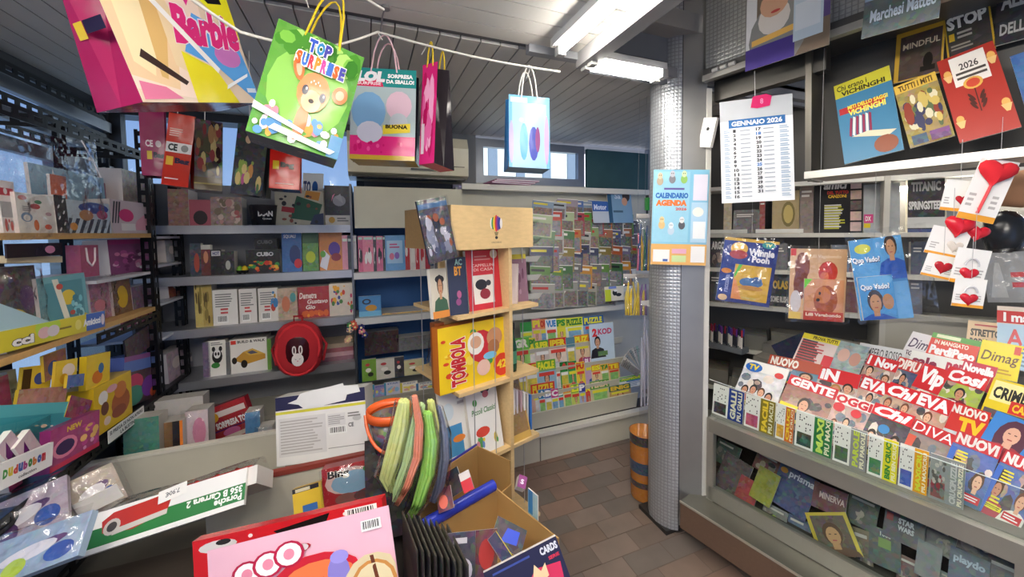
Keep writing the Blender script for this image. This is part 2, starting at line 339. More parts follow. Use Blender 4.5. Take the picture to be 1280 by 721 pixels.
# ceiling: boards along the room in front of the lamp beam, across it behind
ZR = 2.58                                           # raised bay over the counter
ce = struct(MB().bx(-1.6, -1.6, CZ+.012, .9, 3.2, CZ+.05, '55565a').bx(.9, 1.42, CZ+.012, 3.4, 3.2, CZ+.05, '55565a').bx(.9, -1.6, ZR, 3.4, 1.44, ZR+.04, 'c8c6c0').bx(.9, -1.6, CZ, .92, 1.42, ZR, '8d8c88').bx(.9, 1.42, CZ-.05, 3.4, 1.44, ZR, '7f8288').build('ceiling', 'paint'))
def board(nm, x0, x1, y0, y1, c):
    mb = MB(); mb.bx(x0, y0, CZ, x1, y1, CZ+.012, c); o = mb.build(nm, 'paint', ce); return o
y = -.6; k = 0
while y < 1.40: board('ceiling_board', -1.4, .88, y+.002, y+.077, 'cbc9c3'); y += .08
x = -1.4
while x < 3.2: board('ceiling_board', x+.002, x+.077, 1.44, YB, 'bdbbb5'); x += .08
# back wall in pieces round its windows
wb = struct(MB().bx(-1.6, YB, 0, 3.4, YB+.06, 1.5, 'b9b7ac').bx(-1.6, YB, CZ, 3.4, YB+.06, CZ+.1, '77797c').bx(.0, YB, 1.5, .8, YB+.06, CZ, '6f7276').bx(2.45, YB, 1.5, 3.4, YB+.06, CZ, '8b8d90').bx(.8, YB, 1.5, 2.45, YB+.06, 1.88, 'b9b7ac').bx(-1.6, YB, 1.5, XL, YB+.06, CZ, '8b8d90').build('wall_back', 'paint'))
def window(nm, pl, x0, x1, z0, z1, fwid, panes, ax, fc=GREY, at=None, tint='glass'):
    # ax: 'x' window in a Y plane at y=at, 'y' window in an X plane at x=at
    def B(mb, a0, a1, b0, b1, d0, d1, c):
        if ax == 'x': mb.bx(a0, at+d0, b0, a1, at+d1, b1, c)
        else: mb.bx(at+d0, a0, b0, at+d1, a1, b1, c)
    g = MB(); B(g, x0+fwid*.5, x1-fwid*.5, z0+fwid*.5, z1-fwid*.5, .024, .028, 'ffffff'); w_ = struct(g.build(nm, tint))
    f_ = MB()
    B(f_, x0, x1, z0, z0+fwid, 0, .05, fc); B(f_, x0, x1, z1-fwid, z1, 0, .05, fc); B(f_, x0, x0+fwid, z0+fwid, z1-fwid, 0, .05, fc); B(f_, x1-fwid, x1, z0+fwid, z1-fwid, 0, .05, fc)
    f_.build('window_frame', 'metal', w_)
    for q in panes:
        mb = MB(); B(mb, q-.02, q+.02, z0+fwid, z1-fwid, .004, .046, fc); mb.build('mullion', 'metal', w_)
    return w_
window('window_1', None, .8, 1.76, 1.88, 2.22, .06, [], 'x', '8f949b', YB)
w2 = window('window_2', None, XL, 0, 1.5, CZ, .05, [-.55], 'x', '3c4046', YB)
# teal foam sheet filling the next opening
tf = MB(); tf.bx(1.78, YB-.01, 1.87, 2.43, YB+.02, 2.20, '3c5f63'); rg = random.Random(9)
tfo = tf.build('insulation_sheet', 'fabric'); tag(tfo, 'dark teal foam sheet filling the opening beside the transom window', 'panel')
# left wall: glazed, grey aluminium bars
lw = struct(MB().bx(XL-.06, -1.6, 0, XL, YB, .55, '8b8d90').bx(XL-.06, -1.6, CZ-.03, XL, YB, CZ+.1, '2c2e33').bx(XL-.06, YB-.02, .55, XL, YB+.06, CZ, '3c4046').build('wall_left', 'paint'))
for i, (ya, yb_) in enumerate(((-1.6, .2), (.2, 1.3), (1.3, 2.05), (2.05, YB-.02))):
    window('window_%d' % (i+3), None, ya, yb_, .55, CZ-.03, .035, [], 'y', '33363c', XL-.05)
for i, z in enumerate((1.86, 1.98, 2.1)):
    struct(MB().bar((XL+.01, .2, z+.05), (XL+.01, YB-.03, z), .03, .055, '777b84').build('trim_%d' % (i+4), 'metal'))
# pale houses seen through the glazing
def house(nm, lab, x0, y0, x1, y1, h, c, wins):
    T_ = thing(nm, lab, 'building'); MB().bx(x0, y0, -.5, x1, y1, h, c).build('wall', 'paint', T_)
    for (a0, b0, a1, b1) in wins:
        if x1 <= 0: MB().bx(x1-.02, a0, b0, x1+.03, a1, b1, '54607a').build('window', 'plastic', T_)
        else: MB().bx(a0, y0-.03, b0, a1, y0+.02, b1, '8c97a8').build('window', 'plastic', T_)
house('house', 'pale sunlit house front seen through the transom window', .5, 7.5, 8.5, 9, 4.6, 'f3f1ea', [(2.4+i*.62, 1.5, 2.6+i*.62, 3.4) for i in range(9)])
# rear wall behind the customer with an open doorway
struct(MB().bx(-1.6, -1.66, 0, -.5, -1.6, CZ, CREAM).bx(1.1, -1.66, 0, 3.4, -1.6, ZR, CREAM).bx(-.5, -1.66, 2.1, 1.1, -1.6, CZ, CREAM).build('wall_front', 'paint'))
wr = struct(MB().ob(V((2.09, 1.87, 0)) - RD*.12 - RN*.02, RD*2.9, -RN*.05, (0, 0, ZR), '4c4a48').build('wall_right', 'paint'))
# beams and fluorescent lamps
struct(MB().bx(.62, 1.385, CZ-.03, 3.0, 1.42, CZ+.012, '8e9094').build('trim_1', 'paint'))
struct(MB().bx(.84, -.6, CZ-.06, .90, 1.40, CZ+.012, '8b8a8a').build('trim_2', 'paint'))
struct(MB().bx(1.0, 1.33, 2.40, 2.6, 1.42, 2.48, '9a9894').build('trim_3', 'paint'))
def lamp(x0, y0, x1, y1, z, lab, twin=False):
    T_ = thing('fluorescent_lamp', lab, 'lamp', T3(x0, y0, z)); d = V((x1-x0, y1-y0, 0)); Ld = d.length; d.normalize(); s_ = V((-d.y, d.x, 0))
    MB().ob(-s_*.035, d*Ld, s_*.07, V((0, 0, (CZ if x0 < .9 else ZR)-z if y0 < 1.3 else .03)), 'd9d9d6').build('housing', 'paint', T_)
    for k in ((-.024, .024) if twin else (0,)):
        tb = MB().tube([s_*k + d*.03 + V((0, 0, -.016)), s_*k + d*(Ld-.03) + V((0, 0, -.016))], .014, 'ffffff', 10).build('tube', 'tube_light', T_)
        for q in (0, Ld-.03): MB().ob(s_*(k-.016)+d*q+V((0, 0, -.034)), d*.03, s_*.032, V((0, 0, .034)), 'b9b9b6').build('end_cap', 'plastic', tb)
    return T_
lamp(.75, -.15, .72, 1.33, 2.21, 'single fluorescent tube running along the ceiling beam above the aisle')
lamp(.86, 1.352, 1.25, 1.352, 2.20, 'twin fluorescent tubes running across towards the embossed column', True)
lamp(1.95, .1, 2.05, 1.1, 2.2, 'fluorescent tube over the seller space behind the counter')
lamp(-.45, -.75, -.45, .72, 2.21, 'added out-of-view twin tubes brightening the window side of the kiosk', True)  # fitting added out of view to brighten the window side
lamp(.1, -1.0, .1, .45, 2.21, 'added out-of-view twin tubes giving fill light from the doorway side', True)  # extra unseen fitting above the viewpoint, added for fill light
lamp(-.95, -.6, -.95, .72, 2.21, 'added out-of-view twin tubes brightening the shelving by the window wall', True)  # another unseen fitting, added to lift the dim left shelving
# ================================================================== COLUMN, SHUTTER BOX AND COUNTER
def colz(pl, x, z, y=300.0):                          # point of a plane in pixel column x at height z
    a, b = y, y+40.0
    for _ in range(3):
        za, zb_ = pl.at(x, a).z, pl.at(x, b).z; b_ = a + (z-za)*(b-a)/(zb_-za); a, b = b_, b_+20
    return pl.at(x, a)
def fz(pl, x0, x1, zb, zt, lean=0.0, yaw=0.0):        # upright thing between two pixel columns with real heights
    A = colz(pl, x0, (zb+zt)/2); B = colz(pl, x1, (zb+zt)/2); c = (A+B)/2; c.z = zb; U = B-A; U.z = 0; w = U.length
    U = Matrix.Rotation(yaw, 3, 'Z') @ U.normalized(); N = V((U.y, -U.x, 0)); Vv = V((0, 0, 1))*math.cos(lean) - N*math.sin(lean); h = (zt-zb)/math.cos(lean)
    return frame(c + Vv*(h/2), U, Vv), w, h
def uvstrip(name, pts, z0, z1, c, m_, parent):        # upright sheet through plan points, with metric UVs
    me = bpy.data.meshes.new(name); vs_ = []; fs = []; us = [0]
    for i, q in enumerate(pts):
        if i: us.append(us[-1] + (V(pts[i]) - V(pts[i-1])).length)
        vs_ += [(q[0], q[1], z0), (q[0], q[1], z1)]
    fs = [(2*i, 2*i+2, 2*i+3, 2*i+1) for i in range(len(pts)-1)]
    me.from_pydata(vs_, [], fs); me.uv_layers.new(name='UVMap'); me.color_attributes.new('Col', 'FLOAT_COLOR', 'CORNER'); uv = me.uv_layers['UVMap']; at = me.color_attributes['Col']
    for li, lp in enumerate(me.loops):
        k = lp.vertex_index; uv.data[li].uv = (us[k//2], vs_[k][2]); at.data[li].color = CC(c)
    me.polygons.foreach_set('use_smooth', [True]*len(fs)); me.materials.append(MAT[m_]); return link(name, me, parent)
co = thing('column', 'round-fronted embossed grey metal column standing at the end of the counter', 'column')
arc = [(1.47, 1.585), (1.41, 1.58), (1.365, 1.555), (1.338, 1.51), (1.335, 1.46), (1.347, 1.42), (1.368, 1.39), (1.394, 1.372)]
uvstrip('embossed_sheet', arc, .02, 2.57, 'b9bcc0', 'embossed', co)
MB().ob((1.394, 1.37, .05), (.092, -.05, 0), (.06, .1, 0), (0, 0, 2.5), 'a6a5a1').build('flat_panel', 'metal', co)
MB().ob((1.392, 1.372, .02), (.003, -.002, 0), (.004, .004, 0), (0, 0, 2.55), '222326').build('seam', 'paint', co)
MB().ob((1.484, 1.315, .20), (.022, -.006, 0), (.02, .07, 0), (0, 0, 1.95), 'd6d4cc').build('jamb', 'paint', co)
MB().ob((1.335, 1.39, .0), (.16, .0, 0), (.0, .2, 0), (0, 0, .02), '2c2a28').build('foot', 'paint', co)
def CP(s, n, z): return C0 + CD*s + CN*n + V((0, 0, z))
sb = thing('shutter_box', 'embossed metal shutter housing above the counter opening', 'shutter box')
a, b = CP(-.02, .03, 0), CP(1.6, .03, 0)
uvstrip('embossed_sheet', [(a.x, a.y), (b.x, b.y)], 2.225, 2.57, 'c3c4c2', 'embossed', sb)
MB().ob(CP(-.02, .05, 2.195), CD*1.62, -CN*.3, (0, 0, .028), '6b6a68').build('bottom_rail', 'metal', sb)
lip_ = MB().ob(CP(-.02, .055, 2.17), CD*1.62, -CN*.03, (0, 0, .026), 'b9b7b2').build('lip', 'metal', sb)
MB().ob(CP(-.02, -.05, 2.10), CD*.42, -CN*.05, (0, 0, .09), '5a5854').build('inner_rail', 'metal', sb)
for k in range(3): MB().tube([CP(.03+k*.035, .062, 2.2), CP(.055+k*.035, .062, 2.2)], .009, 'e4e2da', 8).build('roller', 'plastic', lip_)
sn = slab('motion_sensor', fit([PC.off(.03).at(*q) for q in ((876, 147), (892, 147), (892, 184), (876, 184))]), .02, e('f0f0ee', .5, .5, .5, .5) + e('3a3a3a', .5, .62, .12, .06), 'white rounded motion sensor fixed to the grey panel beside the column', 'sensor', side='ecebe8', m_='plastic')
# counter
ct = thing('display_counter', 'grey framed glass display counter stacked with magazines', 'counter', None)
LC = 1.75
MB().ob(CP(.06, .02, 0.0), CD*LC, -CN*.5, (0, 0, .08), '1f1c1a').build('plinth', 'paint', ct)
MB().ob(CP(-.06, .13, .08), CD*LC, -CN*.03, (0, 0, .12), '6b5444').build('step_front', 'wood', ct)
MB().ob(CP(-.06, .13, .20), CD*LC, -CN*.16, (0, 0, .012), '8d8b80').build('step_top', 'metal', ct)
MB().ob(CP(-.062, .133, .205), CD*LC, -CN*.004, (0, 0, .009), 'dcd8cc').build('step_edge', 'metal', ct)
FR = 'b4b3a9'
MB().ob(CP(.01, .012, .215), CD*LC, -CN*.03, (0, 0, .065), FR).build('lower_rail', 'metal', ct)
MB().ob(CP(.01, .014, .545), CD*LC, -CN*.05, (0, 0, .062), FR).build('upper_rail', 'metal', ct)
MB().ob(CP(.0, .012, .21), CD*.03, -CN*.03, (0, 0, .40), 'c6c4ba').build('corner_post', 'metal', ct)
MB().ob(CP(.88, .010, .28), CD*.022, -CN*.02, (0, 0, .27), FR).build('glazing_bar', 'metal', ct)
g = MB(); g.face([CP(.03, 0, .28), CP(LC, 0, .28), CP(LC, 0, .545), CP(.03, 0, .545)], 'ffffff'); g.build('glass_pane', 'glass', ct)
MB().ob(CP(.0, -.34, .20), CD*LC, -CN*.02, (0, 0, .42), '35322e').build('back_panel', 'paint', ct)
MB().ob(CP(.0, -.02, .22), CD*LC, -CN*.32, (0, 0, .015), '4d4a45').build('inner_shelf', 'paint', ct)
MB().ob(CP(.0, -.02, .600), CD*LC, -CN*.33, (0, 0, .012), '8a8880').build('deck', 'paint', ct)
MB().ob(CP(.0, -.34, .0), CD*LC, -CN*.46, (0, 0, .62), '6a675f').build('body', 'paint', ct)
rowpos = [(-.10, .63), (-.20, .70), (-.31, .76), (-.42, .82), (-.53, .87), (-.64, .92)]
for k, (n, z) in enumerate(rowpos):
    MB().ob(CP(.0, n-.03, z-.09 if k else .61), CD*LC, -CN*.11, (0, 0, .085 if k else .012), '77746c').build('deck_step', 'paint', ct)
g = MB(); g.face([CP(.0, -.004, .607), CP(LC, -.004, .607), CP(LC, -.004, .73), CP(.0, -.004, .79)], 'ffffff'); g.build('acrylic_guard', 'acrylic', ct)
MB().bar(CP(.0, -.004, .79), CP(LC, -.004, .73), .002, .002, 'e8f4f0').build('guard_edge', 'plastic', ct)
# crossword booklets behind the guard
XW = [('navy', '26418f', '1d1d1d', 'GIALLI', 'e8e4c8'), ('olive', '8a7a28', 'c44a6a', 'FACILI', 'f0d040'), ('orange', 'd9702a', 'f0b428', 'CRUCI', 'f4d23c'), ('dark green', '2f7f46', '17402a', 'MAXI', 'cfe86a'), ('grey', '8f8f8f', '3d5a3a', 'PAROLE', 'c8d84a'), ('bright yellow', 'e6dc2c', '2f7a34', 'BEN CRUCI', '2c8a3a'), ('amber', 'e5a21e', '2d55b5', 'MAXICRU', 'd8e040'), ('silver', '9aa09c', '8a3a3a', 'CRUCIPUZZLE', 'c9ccc8')]
xe = [889, 929, 968, 992, 1040, 1083, 1122, 1160, 1206]
for i, (cn, c1, c2, tt, tc_) in enumerate(XW):
    a_ = [('p', 'efeee6', [(0, 0), (1, 0), (1, 1), (0, 1)])] + (r(c1, .52, 0, 1, 1) if i != 7 else r(('8f9692', .2), .0, 0, 1, 1)) + r((c2, .45), .06, .06, .46, .42)
    rg = random.Random(i); 
    for k in range(16 if i != 7 else 0): a_ += r('1a1a1a', .06+.06*rg.randrange(7), .5+.06*rg.randrange(7), .06+.06*rg.randrange(7)+.05, .5+.06*rg.randrange(7)+.045) if False else e('222222', .06+.06*rg.randrange(7), .5+.065*rg.randrange(7), .022, .028, 0, 4)
    if i == 7: a_ += blobs(['5a5a52', '9a3a40', 'b9b7ac', '6d7c6a', '77807a'], 30, .04, .1, .52, .92, .06, 4)
    a_ += t(tc_, tt, .60, .05, .78, .95, .05, 0, 1) + t('f4f0d0', 'PIU ' + tt, .82, .05, .95, .95, .03, 0, 1)
    slab('crossword_booklet', fz(PC.off(-.045), xe[i]+1, xe[i+1]-1, .612, .755-.0*i, .12), .006, a_, 'crossword booklet with a %s title strip standing behind the clear guard' % cn, 'booklet')
# magazines on the stepped deck
ang = math.radians(47)
def deckplane(k, lift=0.0):
    n, z = rowpos[k]; up_ = -CN*math.cos(ang) + V((0, 0, 1))*math.sin(ang); nn = CD.cross(up_)
    if nn.z < 0: nn = -nn
    return Plane(CP(0, n, z) + nn*lift, nn)
def cover(title, tc_, band, bgc, seed, bh=.21, ppl=2, extra=None, tb=.05, sh=0.0, tx=(.05, .95)):
    rg = random.Random(seed); o = r((bgc, .3), 0, 0, 1, 1) + blobs([(bgc, .5), ('e8dcd0', .2), ('3a3438', .3), ('b89a88', .4), ('6a7a8a', .3)], 12, .0, .0, 1, .8, .12, seed+40)
    skins = ['dba888', 'c98f70', 'e6b999']; hair = ['2a1c14', '5a3a20', 'a9803f', '1b1b1f', '704028']; cl = ['23304a', '7a2030', 'e8e4da', '202022', '3a6a8a', 'b03a4a']
    for i in range(ppl): o += person(.22 + .56*(i/max(1, ppl-1) if ppl > 1 else .5), .42+rg.uniform(-.08, .06), .30 if ppl < 3 else .2, rg.choice(hair), rg.choice(skins), rg.choice(cl))
    o += r(('f2e23a' if seed % 3 else 'f3f0ea', 0), .05, .10, .5, .17) + bars('222222', .07, .11, .48, .16, 2, seed) + r('c8202c', .55, .05, .95, .16) + bars('ffffff', .58, .07, .92, .14, 2, seed+1)
    if band: o += r(band, 0, 1-bh, 1, 1)
    o += t(tc_, title, tx[0], 1-bh*.92, tx[1], 1-bh*.1, tb, sh)
    return o + (extra or [])
def mg(k, q, title, tc_, band, bgc, lab, seed, lift=0.0, **kw):
    return slab('magazine', fq(deckplane(k, lift), q), .004, cover(title, tc_, band, bgc, seed, **kw), lab, 'magazine')
# front row
mg(0, ((933, 447), (984, 463), (968, 524), (912, 506)), '', 'f5d63a', 'f1f0ea', 'e4e4e6', 'white television weekly with four women, leaning at the column end of the front row', 1, .004, ppl=4, extra=e('2a6ac0', .24, .86, .2, .1) + t('f5d63a', 'TV', .12, .80, .36, .92, .05) + e('d03030', .84, .82, .1, .06))
mg(0, ((984, 466), (1044, 486), (1028, 552), (968, 526)), 'GENTE', 'ffffff', 'd0202c', 'a8786a', 'gossip weekly with white GENTE lettering on red', 2, .008, ppl=1, extra=r('f2de2e', .04, .30, .42, .42) + r('f4f0e6', 0, 0, .3, .28))
mg(0, ((1042, 488), (1090, 504), (1076, 572), (1026, 550)), 'OGGI', 'd02030', 'f0eeea', 'c9a8a0', 'white weekly with red round badges between the two gossip weeklies', 3, .004, ppl=3, extra=e('d02030', .2, .72, .15, .09) + e('d02030', .65, .70, .13, .08))
mg(0, ((1088, 499), (1138, 520), (1122, 592), (1072, 572)), 'Chi', 'ffffff', 'd8202c', '3a3c48', 'dark weekly with white Chi lettering in the front row', 4, .008, ppl=2, sh=.25, extra=e('3a8ac8', .45, .60, .14, .08))
mg(0, ((1136, 519), (1189, 543), (1172, 618), (1118, 592)), 'DIVA', 'ffffff', 'c8242c', '8f8078', 'weekly with thin white DIVA lettering on red', 5, .004, ppl=3, tb=0.0, extra=r('d85a44', 0, .1, .22, .72))
mg(0, ((1190, 534), (1246, 556), (1232, 642), (1174, 616)), 'NUOVI', 'e8e4e0', 'c8343c', '4a6ab0', 'blue and red weekly lettered NUOVI, right beside the thin-lettered red weekly', 6, .008, ppl=2, extra=r('3a68c0', 0, 0, .14, .74) + bars('f0e040', .17, .52, .45, .72, 4, 3) + bars('e8e040', .17, .08, .45, .3, 4, 5))
mg(0, ((1246, 557), (1300, 579), (1288, 672), (1231, 642)), 'NUOVI', 'f4f0ec', 'c8343c', '4a6ab0', 'second blue and red weekly lettered NUOVI, farther from the column', 7, .004, ppl=2, extra=r('3a68c0', 0, 0, .14, .74) + bars('f0e040', .17, .52, .45, .72, 4, 3) + bars('e8e040', .17, .08, .45, .3, 4, 5))
# second row
mg(1, ((964, 443), (1026, 456), (1020, 492), (952, 474)), 'NUOVO', 'f2efe6', 'b04a30', '5a8aa8', 'weekly with cream NUOVO lettering behind the white television weekly', 8, 0, ppl=2, bh=.38, tx=(.05, .6))
mg(1, ((1026, 457), (1076, 469), (1066, 512), (1016, 497)), 'iN', 'ffffff', 'd0242e', 'cfc4ba', 'weekly with big white iN lettering and a dark-haired woman', 9, .004, ppl=1, bh=.42, tx=(.04, .5), extra=person(.78, .5, .3, '1f1714', 'd9a384', 'e0d8cc') + r('f0d828', .42, .1, .75, .35))
mg(1, ((1078, 469), (1112, 479), (1098, 524), (1064, 510)), 'EVA', 'ffffff', 'd4242e', 'c9a894', 'red weekly lettered EVA next to the woman with dark hair', 10, 0, ppl=1, bh=.38)
mg(1, ((1110, 476), (1147, 489), (1134, 534), (1096, 519)), 'Chi', 'ffffff', 'd8202c', 'c8a890', 'red weekly with white slanted Chi lettering in the second row', 11, .004, ppl=2, bh=.38, sh=.25)
mg(1, ((1147, 487), (1190, 502), (1176, 552), (1132, 535)), 'EVA', 'ffffff', 'd4242e', 'c99a84', 'red weekly with large EVA lettering beside the yellow TV weekly', 12, .008, ppl=1, bh=.38)
mg(1, ((1190, 501), (1238, 517), (1226, 566), (1176, 550)), 'NUOVO', 'f0ece4', 'd0302c', '9ab8d0', 'red weekly with yellow TV lettering', 13, .004, ppl=0, bh=.3, extra=r('d0302c', 0, .3, 1, .75) + t('f5c82a', 'TV', .3, .32, .95, .7, .06) + r(('cfdbe2', .2), 0, 0, 1, .3))
mg(1, ((1238, 512), (1304, 533), (1290, 600), (1224, 566)), '', 'ffffff', None, '3a80c8', 'blue magazine with a long-haired woman in a red top', 14, .008, ppl=0, extra=r('3f86d0', 0, 0, 1, 1) + e('5c3346', .48, .52, .30, .42) + person(.48, .6, .5, '5c3346', 'e2b097', 'a83a44'))
# third row
sl = lambda k, q, art, lab, lf=0.0: slab('magazine', fq(deckplane(k, lf), q), .005, art, lab, 'magazine')
sl(2, ((1003, 415), (1048, 425), (1036, 470), (990, 456)), r('e8d6d0', 0, 0, 1, 1) + r('e9d83a', 0, .84, 1, 1) + t('222222', 'PROVA TUTTI', .3, .87, .95, .97) + bars('c85a5a', .05, .1, .7, .8, 9, 3) + bars('555555', .05, .14, .6, .84, 9, 4) + r('d8404a', .75, .05, 1, .5), 'pale pink list magazine with a yellow top strip, leaning at the back')
sl(2, ((1048, 424), (1084, 434), (1074, 476), (1036, 466)), r(('9ab0b0', .5), 0, 0, 1, 1) + e('d8b0a0', .3, .6, .2, .2) + e('c09080', .7, .55, .18, .2), 'pale photographic magazine beside the pink list magazine')
mg(2, ((1084, 441), (1122, 452), (1112, 492), (1074, 480)), '1 Nov', 'ffffff', 'd0282e', 'b89a8a', 'red weekly lettered 1 Nov in the third row', 15, .004, ppl=2, bh=.36)
mg(2, ((1120, 444), (1150, 453), (1140, 496), (1110, 486)), 'DIPIU', 'f2e8e0', 'c83a34', '3a4a70', 'weekly lettered DIPIU with dark blue photograph', 16, 0, ppl=1, bh=.36)
mg(2, ((1150, 452), (1184, 463), (1172, 506), (1140, 494)), 'Vip', 'ffffff', 'd4222c', 'b08a7a', 'red weekly with tall white Vip lettering', 17, .006, ppl=1, bh=.75)
mg(2, ((1182, 456), (1234, 471), (1222, 520), (1172, 503)), 'Cosi', 'ffffff', 'd4242e', 'a8c040', 'red weekly with curly Cosi lettering over green dress', 18, .004, ppl=1, bh=.38, sh=.2)
sl(2, ((1240, 470), (1302, 488), (1290, 540), (1226, 520)), r('e9cf2a', 0, 0, 1, 1) + r('f4e9a0', .06, .45, .94, .95) + t('161616', 'CRIMEN', .1, .52, .95, .82, .04) + r('d0302a', .5, .25, .95, .55) + t('f0c828', 'CASI', .56, .3, .9, .5, .04) + r(('4a4038', .5), .04, .04, .96, .24), 'yellow crime weekly with black condensed lettering', .008)
# fourth row and the standing stock behind
sl(3, ((1076, 428), (1134, 438), (1126, 466), (1068, 454)), r('d9dbdc', 0, 0, 1, 1) + t('4a4c50', 'CAMPERO ROSSO', .06, .45, .94, .85, .01) + bars('8a8c90', .1, .1, .8, .35, 2, 3), 'pale grey magazine lettered CAMPERO ROSSO')
sl(3, ((1140, 437), (1222, 455), (1212, 490), (1130, 470)), r('f2f0ec', 0, 0, 1, 1) + t('8c2448', 'sale', .05, .48, .45, .85, .05) + t('c03a58', 'pepe', .58, .42, .95, .85, .05) + r(('c8b090', .5), 0, 0, 1, .35), 'white cookery magazine with plum lettering')
sl(3, ((1204, 449), (1246, 459), (1238, 492), (1196, 480)), r('c83a50', 0, 0, 1, 1) + t('ffffff', 'Novella', .05, .58, .95, .92, .06) + t('ffffff', 'CUCINA', .05, .28, .8, .55, .05), 'dark pink cookery magazine lettered Novella', .008)
sl(4, ((1138, 413), (1170, 421), (1162, 456), (1128, 446)), r('e4dfe2', 0, 0, 1, 1) + t('4a3a58', 'Dima', .08, .42, .95, .78, .01, .2) + t('5a4a60', 'SGONFI', .1, .12, .95, .3, .03), 'pale lilac diet magazine with thin slanted lettering')
sl(4, ((1164, 414), (1226, 427), (1216, 466), (1156, 452)), r('4f9a3c', 0, 0, 1, 1) + r('d83a2a', .0, .22, 1, .82) + t('ffffff', 'PerdiPeso', .05, .3, .97, .6, .06) + t('f8f0e0', 'IN MANGIATO', .1, .64, .8, .78, .03) + r('e8eec8', .1, .86, .6, .97), 'green and red diet magazine lettered PerdiPeso', .006)
sl(4, ((1228, 424), (1280, 433), (1272, 478), (1218, 466)), r('f0da24', 0, 0, 1, 1) + t('5a3410', 'Dimag', .06, .35, .95, .72, .01, .2) + r('d0442a', .8, .72, .95, .95) + bars('c89a18', .1, .1, .9, .28, 2, 3), 'bright yellow diet magazine with thin brown lettering', .004)
sl(5, ((1213, 400), (1256, 405), (1250, 440), (1204, 434)), r('e0c39c', 0, 0, 1, 1) + t('2c2620', 'STRETTO', .1, .45, .95, .72, .05) + t('2c2620', 'BODY', .1, .12, .6, .38, .05) + bars('b04040', .2, .8, .9, .92, 1, 1), 'sand coloured newspaper lettered STRETTO behind the diet magazines')
sl(5, ((1250, 382), (1306, 386), (1300, 426), (1242, 420)), r('e8d8cc', 0, 0, 1, 1) + r('c83034', 0, .45, 1, .85) + t('ffffff', 'I mari', .15, .5, .95, .8, .04), 'newspaper with white I mari lettering on a red band')
sl(5, ((1252, 404), (1310, 409), (1302, 452), (1240, 443)), r('b0cde2', 0, 0, 1, 1) + t('c8404a', 'AR', .2, .3, .9, .85, .02) + r('c83a40', .7, .75, 1, .95), 'pale blue newspaper with red capitals, in front of the red-banded newspaper', .03)
sl(5, ((1276, 430), (1312, 438), (1304, 470), (1266, 460)), r('a8c8d8', 0, 0, 1, 1) + bars('6a8a98', .1, .1, .9, .9, 5, 3), 'pale blue magazine at the end of the back row beside the yellow diet magazine', .05)
# stock inside the glass case
IN = [((905, 562), (938, 582), (928, 630), (894, 606), '5a4a48', 'dark plastic-wrapped pack', 'pack'), ((925, 590), (948, 605), (944, 640), (918, 625), 'a8322e', 'small red magazine', 'magazine'), ((944, 578), (970, 592), (968, 640), (942, 622), '9a9a2a', 'mustard yellow magazine', 'magazine'), ((970, 572), (1018, 600), (1012, 655), (966, 628), '3c4a78', 'slate blue science magazine with PRISMA lettering', 'magazine'), ((1018, 600), (1060, 618), (1056, 650), (1014, 632), '6e1c24', 'dark red magazine lettered MINERVA', 'magazine'), ((1012, 640), (1062, 640), (1074, 696), (1018, 694), 'b8a030', 'painting magazine with a yellow border', 'magazine'), ((1090, 655), (1130, 672), (1122, 716), (1082, 700), '3a4a3c', 'dark green pocket book with square brick emblem', 'book'), ((1108, 632), (1160, 655), (1152, 690), (1102, 668), '2c2c30', 'black comic book with white STAR WARS lettering', 'comic book'), ((1148, 672), (1180, 688), (1172, 730), (1142, 716), '6a6e70', 'grey brick toy pack', 'pack'), ((1190, 680), (1240, 705), (1232, 750), (1182, 728), '24486a', 'navy magazine with white lettering', 'magazine')]
pin = Plane(CP(0, -.09, .26), (CN*.85 + V((0, 0, .5))).normalized())
for i, (q0, q1, q2, q3, c, lab, cat) in enumerate(IN):
    art = r((c, .35), 0, 0, 1, 1)
    if 'PRISMA' in lab: art += t('e8e8f0', 'prisma', .3, .72, .95, .92) + e('d09030', .15, .85, .1, .07)
    if 'MINERVA' in lab: art += t('e8c8c0', 'MINERVA', .2, .45, .95, .7)
    if 'painting' in lab: art = r('d0b838', 0, 0, 1, 1) + r(('5a4a38', .3), .09, .08, .91, .92) + person(.5, .45, .55, '5a3a1c', 'c89a68', '6a4a30')
    if 'STAR' in lab: art += t('e8e8e8', 'STAR', .35, .6, .75, .8, .05) + t('e8e8e8', 'WARS', .35, .38, .75, .56, .05) + r('b82c2c', .05, .6, .22, .85)
    if 'pocket' in lab: art += r('7a9a40', .3, .5, .7, .75) + t('e8e8e0', '1000', .35, .8, .7, .92)
    if 'navy' in lab: art += t('c8d8e8', 'playdo', .1, .6, .9, .85, .04)
    slab('showcase_' + ('magazine' if cat == 'magazine' else cat.replace(' ', '_')), fq(pin.off(.012*(i % 3)), (q0, q1, q2, q3)), .005, art, lab + ' lying inside the glass counter', cat)
